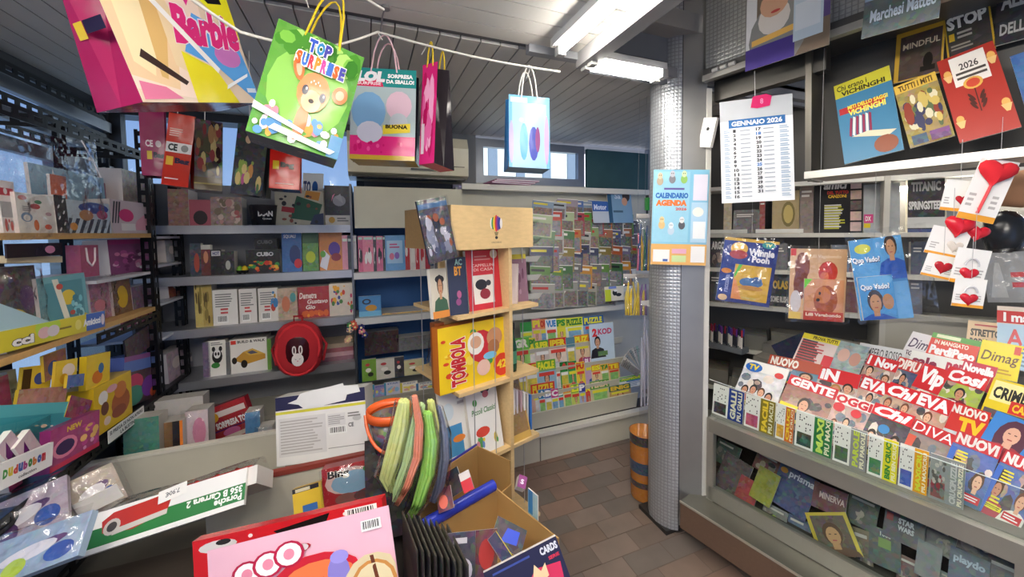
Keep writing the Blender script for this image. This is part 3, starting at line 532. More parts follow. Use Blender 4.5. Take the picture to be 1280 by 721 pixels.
MORE = [((896, 545), (925, 560), (920, 590), (892, 574), '4a5a4a', 'moss green magazine'), ((946, 560), (975, 576), (970, 600), (942, 584), '7a3a34', 'brick red magazine behind the mustard one'), ((985, 640), (1015, 655), (1010, 690), (982, 676), '5a6a8a', 'dusty blue magazine below the science magazine'), ((955, 625), (985, 642), (980, 668), (950, 652), '8a8a84', 'grey magazine with a lime figure'), ((1062, 612), (1100, 630), (1094, 668), (1056, 650), '3a4a2c', 'dark olive magazine beside the dark red one'), ((1064, 655), (1092, 668), (1090, 720), (1068, 715), '7a6a4a', 'khaki magazine beside the painting magazine'), ((1160, 650), (1198, 670), (1190, 700), (1154, 682), '4a4448', 'charcoal magazine behind the grey brick pack'), ((1124, 690), (1150, 704), (1146, 740), (1118, 728), '6a3a2a', 'rust brown comic'), ((1176, 712), (1200, 724), (1196, 750), (1172, 738), '8a9a9a', 'pale slate magazine'), ((1236, 690), (1290, 715), (1280, 770), (1230, 748), '3a3038', 'plum black magazine'), ((1200, 655), (1250, 680), (1244, 706), (1196, 684), '5a5040', 'umber magazine behind the navy one')]
for i, (q0, q1, q2, q3, c, lab) in enumerate(MORE):
    rg = random.Random(i+70); art = r((c, .3), 0, 0, 1, 1) + blobs([(c, .5), ('b8a890', .3), ('2a2a2c', .2), ('8a8078', .4)], 10, .05, .05, .95, .7, .14, i) + bars('d8d0c4', .1, .76, .9, .92, 1, i)
    if 'lime' in lab: art += e('a8c83a', .5, .4, .16, .2)
    slab('showcase_magazine', fq(pin.off(-.012-.006*(i % 3)), (q0, q1, q2, q3)), .005, art, lab + ' lying inside the glass counter', 'magazine')
# upper shelf with leaning magazines
us = thing('hanging_shelf', 'long grey shelf hung above the counter holding leaning magazines', 'shelf')
MB().ob(CP(.36, -.0, 1.695), CD*1.2, -CN*.22, (0, 0, .012), 'a5a298').build('board', 'paint', us)
MB().ob(CP(.36, .012, 1.69), CD*1.2, -CN*.012, (0, 0, .026), 'd0cdc4').build('front_lip', 'metal', us)
for s_ in (.34, 1.3):
    q = MB(); q.ob(CP(s_, -.06, 1.69), CD*.02, -CN*.13, V((0, 0, .50)) + CN*.03, '6a665e'); q.build('bracket', 'metal', us)
MB().ob(CP(.30, -.21, 1.70), CD*1.3, -CN*.01, (0, 0, .5), '3c3a37').build('back_board', 'paint', us)
UPM = [((1040, 108), (1113, 82), (1128, 186), (1058, 206), 'VICHINGHI', 'blue comic about longships titled VICHINGHI', 0), ((1124, 106), (1172, 88), (1190, 170), (1130, 188), '', 'crowded gold covered history comic', 1), ((1178, 74), (1250, 48), (1267, 160), (1192, 182), '2026', 'red and gold 2026 almanac with a white label', 2), ((1112, 45), (1176, 28), (1184, 86), (1126, 104), 'MINDFUL', 'yellow bordered magazine titled MINDFUL', 3), ((1178, 22), (1236, 2), (1246, 58), (1186, 80), 'STOP', 'yellow bordered magazine with white STOP lettering', 4), ((1240, -10), (1300, -30), (1310, 40), (1250, 56), 'ALBA', 'black magazine with grey lettering beside the STOP magazine', 5), ((1272, 65), (1330, 50), (1340, 150), (1280, 170), '', 'blue magazine at the end of the hanging shelf', 6)]
for q0, q1, q2, q3, tt, lab, k in UPM:
    pl_ = Plane(CP(0, -.05 if k in (0, 1, 2, 6) else -.085, 1.71), (CN + V((0, 0, .22))).normalized())
    if k == 0: a_ = r('3f7a9c', 0, 0, 1, 1) + r('c9c23c', 0, .82, 1, 1) + t('2c2a18', 'Chi erano i', .05, .90, .6, .97, .02) + t('2c2a18', 'VICHINGHI', .12, .83, .9, .89, .04) + r('b02c30', .04, .6, .85, .68) + t('e8d84a', 'MITI DELLO SAGGI', .2, .64, .9, .69, .04) + t('f0e060', 'VICHINGHI', .2, .56, .85, .63, .04) + sum([p('e8e2d8' if i % 2 else '8a2a4a', (.16+i*.06, .32), (.2+i*.06, .30), (.26+i*.055, .52), (.22+i*.055, .54)) for i in range(7)], []) + p('d8cdb0', (.2, .3), (.8, .2), (.95, .25), (.5, .32)) + e('8a4a30', .75, .12, .2, .1)
    elif k == 1: a_ = r(('9a8434', .35), 0, 0, 1, 1) + r('d8b24a', 0, .86, 1, 1) + t('4a3010', 'TUTTI I MITI', .1, .88, .9, .97, .03) + blobs(['c8b060', '8a3a2a', 'd8d0b0', '5a6a48', '3a3a5a'], 40, .05, .18, .95, .8, .09, 3) + r(('3a4a6a', .3), .1, .02, .45, .16) + r(('6a3a78', .3), .52, .02, .95, .16)
    elif k == 2: a_ = r('a83228', 0, 0, 1, 1) + r('e6e0d8', .2, .62, .82, .97) + t('3a3430', '2026', .35, .80, .68, .88, .02) + bars('4a4440', .26, .68, .78, .79, 2, 1, False) + e('d8a850', .5, .62, .17, .07) + e('c84a34', .5, .62, .12, .05) + sum([e('dca85a', x_, y_, .07, .045) + p('e0b878', (x_-.09, y_-.02), (x_+.09, y_-.02), (x_+.03, y_-.10), (x_-.03, y_-.10)) for x_, y_ in ((.12, .8), (.9, .85), (.12, .25), (.9, .3))], []) + sum([e('4a2018', .5+sx*.09, .36+.05*k_, .07, .022, sx*.7) for k_ in range(3) for sx in (-1, 1)], []) + r('4a2018', .49, .28, .51, .55)
    elif k == 3: a_ = r('c8a038', 0, 0, 1, 1) + r(('4a3c34', .1), .1, .02, .96, .9) + t('e8d8b8', 'MINDFUL', .16, .62, .92, .74, .02) + e('1c1814', .7, .3, .1, .16) + r('1c1814', .55, .1, .85, .2)
    elif k == 4: a_ = r('b8962c', 0, 0, 1, 1) + r(('34332f', .1), .04, .02, .96, .97) + t('f0efe8', 'STOP', .06, .66, .92, .94, .05) + r('d8b030', .08, .42, .2, .58) + bars('a8a49a', .26, .42, .7, .6, 2, 2) + bars('8a867c', .1, .2, .6, .34, 2, 3)
    elif k == 5: a_ = r(('26262a', .1), 0, 0, 1, 1) + t('c8c8c4', 'ALBA', .1, .6, .9, .9, .04) + t('b0b0ac', 'DELLA', .1, .15, .8, .35, .03)
    else: a_ = r(('2f5f9a', .25), 0, 0, 1, 1)
    slab('shelf_magazine' if k != 2 else 'almanac', fq(pl_, (q0, q1, q2, q3)), .005, a_, lab, 'magazine' if k != 2 else 'almanac')
# calendars
fr = fdq(((902, 128), (993, 116), (991, 250), (900, 254)), (1.58, 1.50, 1.50, 1.58))
cal = r('eef0f2', 0, 0, 1, 1) + r('c4c8cc', 0, .80, 1, 1) + r('2f6fb0', .12, .73, .9, .81) + t('f4f6f8', 'GENNAIO 2026', .16, .745, .86, .795, .04)
for i in range(16):
    yy = .70-.043*i; cal += t('2c2e34', str(i+1), .18, yy-.016, .25 if i > 8 else .22, yy+.014, .04) + r('9aa4b0', .28, yy-.006, .42, yy+.002)
    if i < 15: cal += t('3a80c8' if i in (1, 8) else '2c2e34', str(i+17), .50, yy-.016, .57, yy+.014, .04) + r('9aa4b0', .60, yy-.006, .74, yy+.002)
    cal += r('7fa0c0', .05, yy-.012, .13, yy-.006) + r('7fa0c0', .05, yy+.004, .11, yy+.01) + r('7fa0c0', .82, yy-.012, .94, yy-.006) + r('7fa0c0', .82, yy+.004, .92, yy+.01)
wc = slab('wall_calendar', fr, .002, cal, 'white January 2026 wall calendar hanging over the counter opening', 'calendar', side='f0f0f0')
mb = MB(); paint(mb, p('d82a6a', (0, .1), (.3, 0), (.9, .1), (1, .8), (.75, 1), (.1, .9)) + t('e8a0c0', '8', .45, .3, .6, .7, .02), .075, .055, .004); o = mb.build('pink_paper_tab', 'print', wc); o.location = (.02, fr[2]*.46, 0)
MB().tube([(0, fr[2]*.48, .001), (0, fr[2]*.48+.12, .001)], .0012, 'c8c8c8', 5).build('hanging_wire', 'paint', wc)
fr = fq(Plane((1.372, 1.34, 0), (-.45, -.89, 0)), ((815, 211), (885, 213), (884, 331), (815, 331)))
ag = r('8cc8e2', 0, 0, 1, 1) + r(('9fd4e8', .05), .02, .24, .66, .98) + t('2a6ab8', 'CALENDARIO', .05, .70, .64, .76, .06) + t('e87a30', 'AGENDA', .06, .62, .62, .685, .07) + t('d84a3a', '2026', .42, .575, .62, .605, .04) + bars('6a5aa0', .2, .78, .58, .82, 1, 1)
ag += sum([e(c_, x_, y_, .06, .045) + e(c2_, x_, y_+.055, .045, .035) + e('2a2a2a', x_-.015, y_+.06, .007, .006) + e('2a2a2a', x_+.015, y_+.06, .007, .006) for x_, y_, c_, c2_ in ((.18, .42, 'e8c88a', 'f0d8a0'), (.35, .36, 'c8d8e8', 'e8f0f8'), (.54, .42, '5a5a60', 'e8e8e8'), (.12, .88, 'b8a890', 'd8c8a8'), (.34, .90, '8a8a90', 'c8c8d0'), (.55, .9, '9ac86a', 'd8e8b8'))], [])
ag += r('e8b46a', 0, 0, 1, .22) + r('f4f2ee', .04, .03, .34, .16) + r('e8b0c8', .38, .12, .64, .17) + r('c8dca0', .38, .03, .64, .10) + r('4a6ab0', .22, .035, .31, .06) + r('e6e2f0', .72, .68, .97, .95) + r('b8d8ec', .7, .24, .98, .66) + e('f4f0e8', .82, .56, .1, .05) + r('f2f4f4', .74, .28, .96, .46) + r('f4f2f0', .72, .03, .97, .2)
slab('calendar_planner', fr, .006, ag, 'pale blue family planner calendar with cartoon animals hung on the column', 'calendar', side='d8c49a')
# packs hanging in front of the counter
NH = (-(fw*.93 + rt*.36)); NH.z = 0; NH.normalize()
def hplane(q, k=0.0): return Plane(PC.off(-.02+k).at(sum(a[0] for a in q)/4, sum(a[1] for a in q)/4), NH)
def hangpack(name, q, art, lab, cat, seed, inner=None, th=.004, up_=.30, side='d8d0c0', pl=None, **kw):
    fr = fq(hplane(q), q); o = slab(name, fr, th, art, lab, cat, side=side); M, w, h = fr
    if inner:
        x0, y0, x1, y1, ia, ith = inner; mb = MB(); ww, hh = (x1-x0)*w, (y1-y0)*h; mb.bx(-ww/2, -hh/2, 0, ww/2, hh/2, ith, 'e4ddd0'); paint(mb, ia, ww, hh, ith)
        c = mb.build('booklet', 'print', o); c.location = ((x0+x1-1)*w/2, (y0+y1-1)*h/2, .0003)
    wrap(o, w, h, .012 + (inner[5] if inner else 0), seed, **kw)
    up_ = (1.69 if q[0][0] > 1050 else 2.17) - (M @ V((0, h/2, 0))).z; upl = M.to_3x3().inverted() @ V((0, 0, up_))
    MB().tube([(0, h/2-.005, .002), (upl.x, h/2+upl.y, upl.z)], .0006, 'a8a8a8', 5).build('hanging_thread', 'paint', o)
    return o
hangpack('book_pack', ((905, 296), (974, 302), (962, 385), (896, 374)), r('2c3f8c', 0, 0, 1, 1) + r('d8b048', 0, .955, 1, 1) + t('f4f2fa', 'Winnie', .48, .75, .95, .86, .05) + t('f4f2fa', 'Pooh', .56, .65, .88, .75, .05) + e('3aa0a0', .82, .93, .12, .05) + t('f0f4a0', 'TV', .76, .905, .88, .955, .05) + e('e8b850', .3, .84, .16, .1) + e('b84a4a', .3, .75, .17, .07) + e('d88a3a', .12, .48, .1, .04) + t('a8b0e0', 'raccolta', .10, .15, .2, .42, .02, 0, 1) + e('e8c8a0', .12, .06, .09, .05),
         'blue book pack with a yellow toy booklet hanging next to the pale blue planner', 'book pack', 5, (.27, .06, .93, .6, r('e0b440', 0, 0, 1, 1) + p('6ad040', (0, .7), (.1, 1), (.2, 1), (.02, .6)) + e('4a78b0', .5, .52, .33, .14) + e('3a6098', .65, .6, .14, .1) + e('c89040', .5, .36, .35, .07) + p('e89a60', (0, 0), (.3, 0), (.08, .55), (0, .6)) + r('d8c060', .3, .03, .7, .1), .006))
hangpack('book_pack', ((988, 310), (1058, 312), (1057, 402), (986, 398)), r('d8b088', 0, 0, 1, 1) + e('8a4a34', .22, .75, .14, .2) + e('7a3c2c', .2, .5, .13, .22) + e('c83a2c', .68, .68, .17, .15) + e('d8704a', .62, .62, .08, .06) + t('f0dcc0', 'Lilli Vagabondo', .35, .86, .9, .92, .02) + r('d8443a', 0, .9, .1, 1) + e('d8d0d0', .12, .25, .1, .16) + r('e8c868', 0, 0, .22, .1),
         'tan book pack with red-brown dog pictures hanging beside the blue toy pack', 'book pack', 6, (.26, 0, .96, .58, r('d89a70', 0, 0, 1, 1) + p('7ae040', (0, .75), (0, 1), (.2, 1)) + e('a8552c', .55, .5, .3, .36) + e('c87a3c', .48, .62, .2, .2) + e('2a1a14', .4, .66, .03, .04) + e('2a1a14', .36, .5, .05, .04) + r('c0402c', 0, 0, 1, .22) + t('f4e0c8', 'Lilli Vagabondo', .06, .08, .95, .18, .04), .006))
mini = lambda: r('4a9ad8', 0, 0, 1, 1) + e('6fb4e6', .5, .9, .5, .15) + t('1a2a6a', 'Quo Vado?', .06, .66, .9, .82, .06) + t('f4f8fc', 'Quo Vado?', .05, .675, .89, .83, .045) + person(.42, .38, .55, '3a2c22', 'c8946c', '2458b8') + e('b8865c', .78, .4, .16, .18)
hangpack('book_pack', ((1062, 300), (1128, 294), (1140, 396), (1074, 402)), r('5aa4de', 0, 0, 1, 1) + e('e0e048', .25, .88, .16, .06) + r('3f8cd0', .0, .42, 1, .5) + t('1a2a6a', 'Quo Vado?', .03, .69, .56, .77, .06) + t('f4f8fc', 'Quo Vado?', .02, .7, .55, .78, .045) + person(.78, .86, .28, '3a2c22', 'c8946c', '2458b8') + r('6fb0e8', .72, .0, 1, .45),
         'sky blue film pack in clear film with a smiling man hanging by the heart trinkets', 'book pack', 7, (.04, .01, .70, .54, mini(), .008), ext=(0, .05, 0, .02))
# heart trinkets on cards
def heart(mb, x, y, z, s, c, d=.5):
    n = 22; pts = []
    for i in range(n):
        a_ = 2*math.pi*i/n; pts.append((x + s*.062*16*math.sin(a_)**3, y + s*.062*(13*math.cos(a_)-5*math.cos(2*a_)-2*math.cos(3*a_)-math.cos(4*a_))))
    cx = x; cy = y; rings = [(1, 0), (.92, .45), (.7, .8), (.35, .97)]; vs_ = [((cx+(q[0]-cx)*k), (cy+(q[1]-cy)*k), z+s*d*h_) for k, h_ in rings for q in pts] + [(cx, cy, z+s*d)]
    fs = [(i*n+j, (i+1)*n+j, (i+1)*n+(j+1) % n, i*n+(j+1) % n) for i in range(3) for j in range(n)] + [(3*n+j, 4*n, 3*n+(j+1) % n) for j in range(n)]
    mb.idx(vs_, [f[::-1] for f in fs], c, True)
HC = [((1214, 196), (1264, 200), (1252, 284), (1208, 272), 'plush', 'tall white card with a big red plush heart on a stick'), ((1180, 224), (1214, 226), (1212, 266), (1178, 262), 'cut', 'white card with one dark red heart beside the big plush heart card'), ((1166, 282), (1214, 288), (1204, 326), (1156, 314), 'pale', 'white card with a cut-out heart and a red plush heart above'), ((1160, 316), (1198, 322), (1190, 352), (1151, 342), 'cut2', 'small white card with a deep red heart below the cut-out card'), ((1196, 308), (1238, 314), (1230, 358), (1188, 352), 'lock', 'white card with a red heart padlock and silver shackle'), ((1194, 346), (1233, 350), (1230, 386), (1190, 382), 'lock2', 'lowest white card with a red heart padlock')]
for i, (q0, q1, q2, q3, kd, lab) in enumerate(HC):
    fr = fq(hplane((q0, q1, q2, q3), .03+.012*i), (q0, q1, q2, q3)); M, w, h = fr
    T_ = slab('trinket_card', fr, .0015, r('f0eeea', 0, 0, 1, 1) + r('e8a030', 0, 0, 1, .10) + bars('b8b4b0', .08, .2, .3, .45, 3, i) + bars('b8b4b0', .7, .2, .92, .45, 3, i+5), lab, 'trinket', 'heart trinkets hanging on cards')
    mb = MB()
    if kd == 'plush': heart(mb, 0, h*.30, .004, w*.52, 'd01f2c'); mb.tube([(0, h*.1, .006), (-.004, -h*.38, .006)], .004, 'd84a50', 6)
    elif kd == 'cut': heart(mb, w*.2, -.01, .001, w*.24, 'b0202c', .25)
    elif kd == 'pale': heart(mb, w*.2, -h*.1, .001, w*.22, 'd9d0c6', .15); heart(mb, w*.1, h*.62, .004, w*.4, 'cc2030'); heart(mb, w*.62, h*.5, .0, w*.3, 'cc2030')
    elif kd == 'cut2': heart(mb, w*.1, 0, .001, w*.3, 'b0202c', .2)
    else:
        heart(mb, 0, -h*.2, .002, w*.3, 'c42030', .35); mb.tube([(w*.2*math.cos(a_/10*math.pi), h*.02+h*.2*math.sin(a_/10*math.pi), .006) for a_ in range(11)], .0025, 'c8c8cc', 6)
    mb.build('heart', 'fabric' if kd == 'plush' else 'plastic', T_)
    U_ = M.to_3x3().inverted() @ V((0, 0, 1)); MB().tube([(0, h/2, 0), (U_.x*.12, h/2+U_.y*.12, U_.z*.12)], .0006, 'b0b0b0', 5).build('hanging_thread', 'paint', T_)
# ================================================================== SELLER'S BOOK WALL (right, behind the counter)
bw = thing('book_wall_shelving', 'pale metal book shelving behind the counter', 'shelving')
def RP(s, n, z): return V((2.09, 1.87, 0)) + RD*s + RN*n + V((0, 0, z))
CRM = 'd3d0c4'
rz = [1.475, 1.27, 1.06, .80, .55, .3]
for z in rz: MB().ob(RP(-.1, .0, z-.022), RD*2.0, RN*.24, (0, 0, .022), CRM).build('shelf_board', 'paint', bw)
MB().ob(RP(-.1, .0, 1.73), RD*2.0, RN*.24, (0, 0, .022), 'e6e4dc').build('top_board', 'paint', bw)
MB().ob(RP(-.1, .0, .05), RD*2.0, RN*.02, (0, 0, 1.7), '5e5c58').build('back_panel', 'paint', bw)
for s_ in (-.1, .815, 1.9): MB().ob(RP(s_, .0, .0), RD*.022, RN*.25, (0, 0, 1.75), 'cfccc0').build('upright', 'paint', bw)
MB().ob(RP(.83, .22, .3), RD*1.05, RN*.02, (0, 0, .78), 'c0bcae').build('drawer_panel', 'paint', bw)
lamp_u = thing('shelf_lamp', 'slim white lamp under the top board of the book shelving', 'lamp', Matrix.Translation(RP(.85, .1, 1.70)))
MB().ob((0, 0, .005), RD*.9, RN*.05, (0, 0, .024), 'f0f0f0').build('housing', 'paint', lamp_u)
MB().tube([RD*.02 + RN*.025 + V((0, 0, -.008)), RD*.88 + RN*.025 + V((0, 0, -.008))], .011, 'ffffff', 8).build('tube', 'tube_light', lamp_u)
def bk(x0, x1, yt, zb, c, lab, art=None, th=.03, off=.2, cat='book', nm='book', lean=.1, yaw=0, grp=None, side='e0dccf'):
    return slab(nm, fup(PR.off(off), x0, x1, yt, zb, lean, yaw), th, art or (r((c, .35), 0, 0, 1, 1) + r(c, .08, .62, .92, .9) + bars('e8e4da', .12, .68, .88, .84, 2, int(x0))), lab, cat, grp, side=side)
bk(1019, 1080, 222, rz[0], '1c1a1c', 'black magazine poster lettered amici with a strip of small photographs', r('181618', 0, 0, 1, 1) + t('f4f0ec', 'amici', .2, .80, .7, .96, .04, .2) + t('d8342c', 'DEL TUTTO', .28, .71, .72, .77, .04) + t('e8b830', 'CANZONI', .3, .64, .68, .70, .04) + bars('c8c43a', .22, .06, .66, .5, 9, 2) + bars('d8d4cc', .22, .09, .6, .53, 9, 3) + sum([r((c_, .3), .76, .03+.19*i, .98, .19+.19*i) for i, c_ in enumerate(('c8b0a8', 'd8b8a8', '5a4a48', 'c8a898', 'e8d0c8'))], []), cat='magazine', nm='poster_magazine')
bk(1001, 1018, 226, rz[0], '8a7a70', 'narrow photo magazine standing beside the black amici poster', nm='magazine', cat='magazine')
bk(1081, 1127, 229, rz[0], '9aa0a2', 'shiny grey game box next to the black amici poster', r(('a8adae', .12), 0, 0, 1, 1) + r('d84a8a', .02, .2, .28, .38) + t('f4f4f0', 'DX', .06, .24, .22, .34) + r('d8c020', .02, .1, .2, .19), th=.06, cat='box', nm='game_box')
for i, (x0, x1, yt, c, lab) in enumerate(((905, 915, 236, 'c8b890', 'slim sand-coloured book beside the white papers'), (917, 950, 262, '6a6462', 'small grey framed picture behind the white papers'), (950, 957, 240, 'a84a40', 'thin brick red book next to the grey framed picture'), (966, 1000, 238, 'b8a070', 'tan book with a round gold seal'))):
    bk(x0, x1, yt, rz[0], c, lab, (r(('b09a6a', .1), 0, 0, 1, 1) + e('7a6a30', .6, .45, .25, .3) + e('c8b060', .6, .45, .18, .22)) if 'seal' in lab else None)
for i, (x0, x1) in enumerate(((905, 950), (952, 1003))):
    a_ = RP(.02+.26*i, .10, rz[0]); slab('paper_stack', (frame(a_ + RD*.12 + V((0, 0, .024)), RD, RN*-.2), .22, .2), .022, r('f2f2ee', 0, 0, 1, 1) + r('e2e2e0', .1, .2, .6, .8), 'white paper stack lying on the top book shelf', 'papers', 'paper stacks on the book wall', side='f0efe8', m_='carton')
BWB = [(888, 910, 298, 1, '26262a', 'black book lettered ARGOS'), (911, 934, 303, 1, '6a5a50', 'brown photo book beside the ARGOS book'), (936, 960, 305, 1, '8a8c90', 'grey book in the middle of the second shelf'), (962, 985, 304, 1, '3a3c44', 'charcoal book in the second shelf'), (1040, 1062, 306, 1, '5a6a7a', 'blue-grey book behind the tan dog pack'),
       (886, 906, 340, 2, '3a3a38', 'dark engraved book in the third shelf'), (908, 930, 342, 2, '5a4a3a', 'brown book behind the blue toy pack'), (960, 987, 340, 2, '141416', 'black book lettered POLAS SOME RUSH'), (1058, 1074, 335, 2, '6a3a34', 'rust book next to the sky blue film pack'),
       (1137, 1184, 222, 0, '2a2a2c', 'black box set lettered SPRINGSTEEN'), (1186, 1210, 228, 0, '7a7c82', 'grey book behind the small heart cards'), (1140, 1160, 302, 1, '3c4658', 'navy book below the black box set'), (1138, 1155, 345, 2, '6a6a70', 'grey book standing under the navy book')]
for x0, x1, yt, k, c, lab in BWB:
    art = r((c, .2), 0, 0, 1, 1)
    if 'ARGOS' in lab: art += t('e8e6e0', 'ARGOS', .06, .62, .95, .9, .05) + blobs(['8a7a70', 'b09080', '4a3a38'], 12, .05, .05, .95, .55, .1, 2)
    elif 'POLAS' in lab: art += t('d8b040', 'POLAS', .1, .5, .95, .75, .05) + t('d8d4c8', 'SOME RUSH', .15, .12, .95, .3, .04)
    elif 'SPRING' in lab: art += t('d8d8d4', 'SPRINGSTEEN', .03, .42, .97, .58, .05) + t('b8b8b4', 'TITANIC', .1, .76, .9, .94, .05) + r('cfcfca', .0, .08, 1, .28) + r('4a5a8a', 0, 0, 1, .06)
    else: art += r(c, .1, .6, .9, .9) + bars('d8d4c8', .16, .66, .84, .84, 2, x0)
    bk(x0, x1, yt, rz[k], c, lab, art)
for i in range(9):                                    # low stacks of papers in the dark shelves
    s_ = -.02 + .19*(i % 5) ; z = rz[3 if i < 5 else 4]
    slab('newspaper_stack', (frame(RP(s_+.1, .13, z + .07 + .015*(i % 3)), RD, RN*-.2), .17, .2), .068 + .015*(i % 3), r((['8a8880', '6a6a66', '77705f'][i % 3], .3), 0, 0, 1, 1), 'stack of folded %s newspapers in the %s of the book shelving' % (['pale grey', 'dark grey', 'brownish', 'tall pale grey', 'thick dark grey', 'sand brown', 'light grey', 'iron grey', 'earth brown'][i], 'dark fourth shelf' if i < 5 else 'lowest open shelf'), 'newspapers', 'newspaper stacks behind the counter', side='77756c', m_='carton')
# pens in a clear tray beside the counter end
P0 = colz(PC.off(-.42), 907, .84); P0.z = .822
pt = thing('pen_tray', 'grey block tray of pens at the column end of the counter', 'tray', Matrix.Translation(P0))
MB().ob(CD*-.10 + CN*.03, CD*.20, -CN*.08, (0, 0, .03), '6a6e70').build('tray', 'plastic', pt)
rg = random.Random(5)
for i in range(22):
    q = P0 + CD*(-.092+.0088*i) + CN*(.018-.02*(i % 3)) + V((0, 0, .031)); c, cw = rg.choice([('5a2a7a', 'violet'), ('2a2a3a', 'black'), ('b02a3a', 'red'), ('3a3a8a', 'blue'), ('8a2a4a', 'plum')])
    T_ = thing('pen', '%s ballpoint pen with a %s cap standing in the pen tray' % ('pale' if i % 2 else 'dark', cw), 'pen', Matrix.Translation(q), 'pens in the tray')
    MB().tube([(0, 0, 0), (0, 0, .06)], .0042, 'e4dcd0' if i % 2 else '2c2c34', 6).build('barrel', 'plastic', T_); MB().tube([(0, 0, .06), (0, 0, .10)], .0048, c, 6).build('cap', 'plastic', T_)
pw = slab('plastic_folder', fq(Plane(CP(.2, -.55, .9), (CN+V((0, 0, .5))).normalized()), ((968, 430), (1010, 412), (1022, 440), (975, 458))), .01, r(('2a3048', .1), 0, 0, 1, 1), 'glossy black folder leaning behind the pink list magazine', 'folder', side='20242c', m_='gloss')
# grey pouch with straps hanging above the counter end and a hat in film
hb = MB(); hb.lathe([(.001, -.07), (.035, -.06), (.05, -.01), (.045, .04), (.02, .07), (.001, .075)], '22262c', 16)
tag(hb.build('hanging_bag', 'plastic', None, Matrix.Translation(PC.off(-.25).at(1256, 292))), 'dark shiny stuffed bag hanging behind the heart cards', 'bag')
hb = MB(); hb.lathe([(.001, -.06), (.055, -.05), (.07, 0), (.06, .05), (.001, .06)], 'b88a68', 16)
tag(hb.build('tan_hat', 'fabric', None, Matrix.Translation(PC.off(-.28).at(1278, 236))), 'tan rounded hat on the book shelving beside the plush heart', 'hat')
fq_ = fq(PC.off(-.22), ((1238, 318), (1282, 312), (1290, 380), (1222, 376))); o = slab('wrapped_tool_set', fq_, .02, r('9a9c9c', 0, 0, 1, 1) + p('b8bab8', (.1, .1), (.5, .1), (.4, .8), (.3, .8)) + r('c83a3a', .62, .3, .95, .4) + r('c83a3a', .62, .5, .95, .6), 'grey film-wrapped tool set with red handles hanging beside the heart cards', 'toy set', side='8a8c8c'); wrap(o, fq_[1], fq_[2], .02, 3)
# ================================================================== MAGAZINE RACK ON THE BACK WALL
rk = thing('magazine_rack', 'cream stepped magazine rack along the back wall', 'rack')
MB().bx(.625, 2.17, .0, 2.1, 2.75, .17, 'c9c5b4').build('plinth', 'paint', rk)
MB().bx(1.02, 2.166, .0, 1.026, 2.172, .17, '6a675c').build('plinth_joint', 'paint', rk)
MB().bx(.625, 2.15, .17, 2.1, 2.3, .195, 'dedbd0').build('ledge', 'paint', rk)
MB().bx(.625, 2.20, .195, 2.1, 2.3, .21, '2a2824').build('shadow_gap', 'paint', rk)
MB().bx(.625, 2.66, .2, 2.35, 2.7, 1.82, 'c9c6b4').build('back_panel', 'paint', rk)
MB().bx(.625, 2.55, 1.80, 2.35, 2.70, 1.84, 'e6e3d6').build('top_board', 'paint', rk)
LR = [(2.20+.055*k, .335+.135*k) for k in range(4)]
for k, (y, z) in enumerate(LR):
    q = MB(); q.ob((.63, y, z-.13 if k == 0 else z-.10), (1.19, 0, 0), (0, .012, 0), (0, -.02 if k == 0 else -.01, .115 if k == 0 else .045), 'cbc8b7'); q.build('lip', 'paint', rk)
    MB().bx(.63, y+.012, z-.115, 1.82, y+.055, z-.10, 'b5b2a2').build('tier', 'paint', rk)
UR = [(2.44+.033*k, .90+.133*k) for k in range(6)]
for k, (y, z) in enumerate(UR):
    MB().bx(.66, y-.004, z-.012, 2.2, y+.10, z, 'b9b6a8').build('tier', 'paint', rk)
    MB().bx(.66, y-.008, z-.02, 2.2, y-.004, z+.022, 'd8d6cc').build('lip', 'acrylic' if k > 3 else 'paint', rk)
def pz(k, x0, x1, yt, bgc, band, title, tc_, word, fg=None, off=.0, photo=True, hmul=1.0):
    y, z = LR[k]; fr = fup(PY(y+.03-off), x0, x1, yt, z-.095, .16); rg = random.Random(x0*7+k)
    a_ = r((bgc, .12), 0, 0, 1, 1) + r(band, 0, .70, 1, 1) + (t(tc_, title, .07, .74, .93, .96, .06) if title else [])
    if photo: a_ += (person(.5, .46, .34, rg.choice(['2a1c14', '6a4020', '1c1c20']), 'd8a888', rg.choice(['c8c8d0', '3a5a9a', 'c8505a'])) if rg.random() < .5 else r((rg.choice(['7ab0d8', 'e8e4e0', '8ac86a', 'd8c83a']), .35), .15, .1, .85, .62)) + r(rg.choice(['e8e23a', 'f4f4f0', 'e0483a']), .1, .56, .9, .66)
    return slab('puzzle_magazine', fr, .004, a_, '%s puzzle magazine in the %s tier of the lower wall rack' % (word, ['bottom', 'second lowest', 'third lowest', 'highest'][k]), 'magazine', 'puzzle magazines on the lower wall rack')
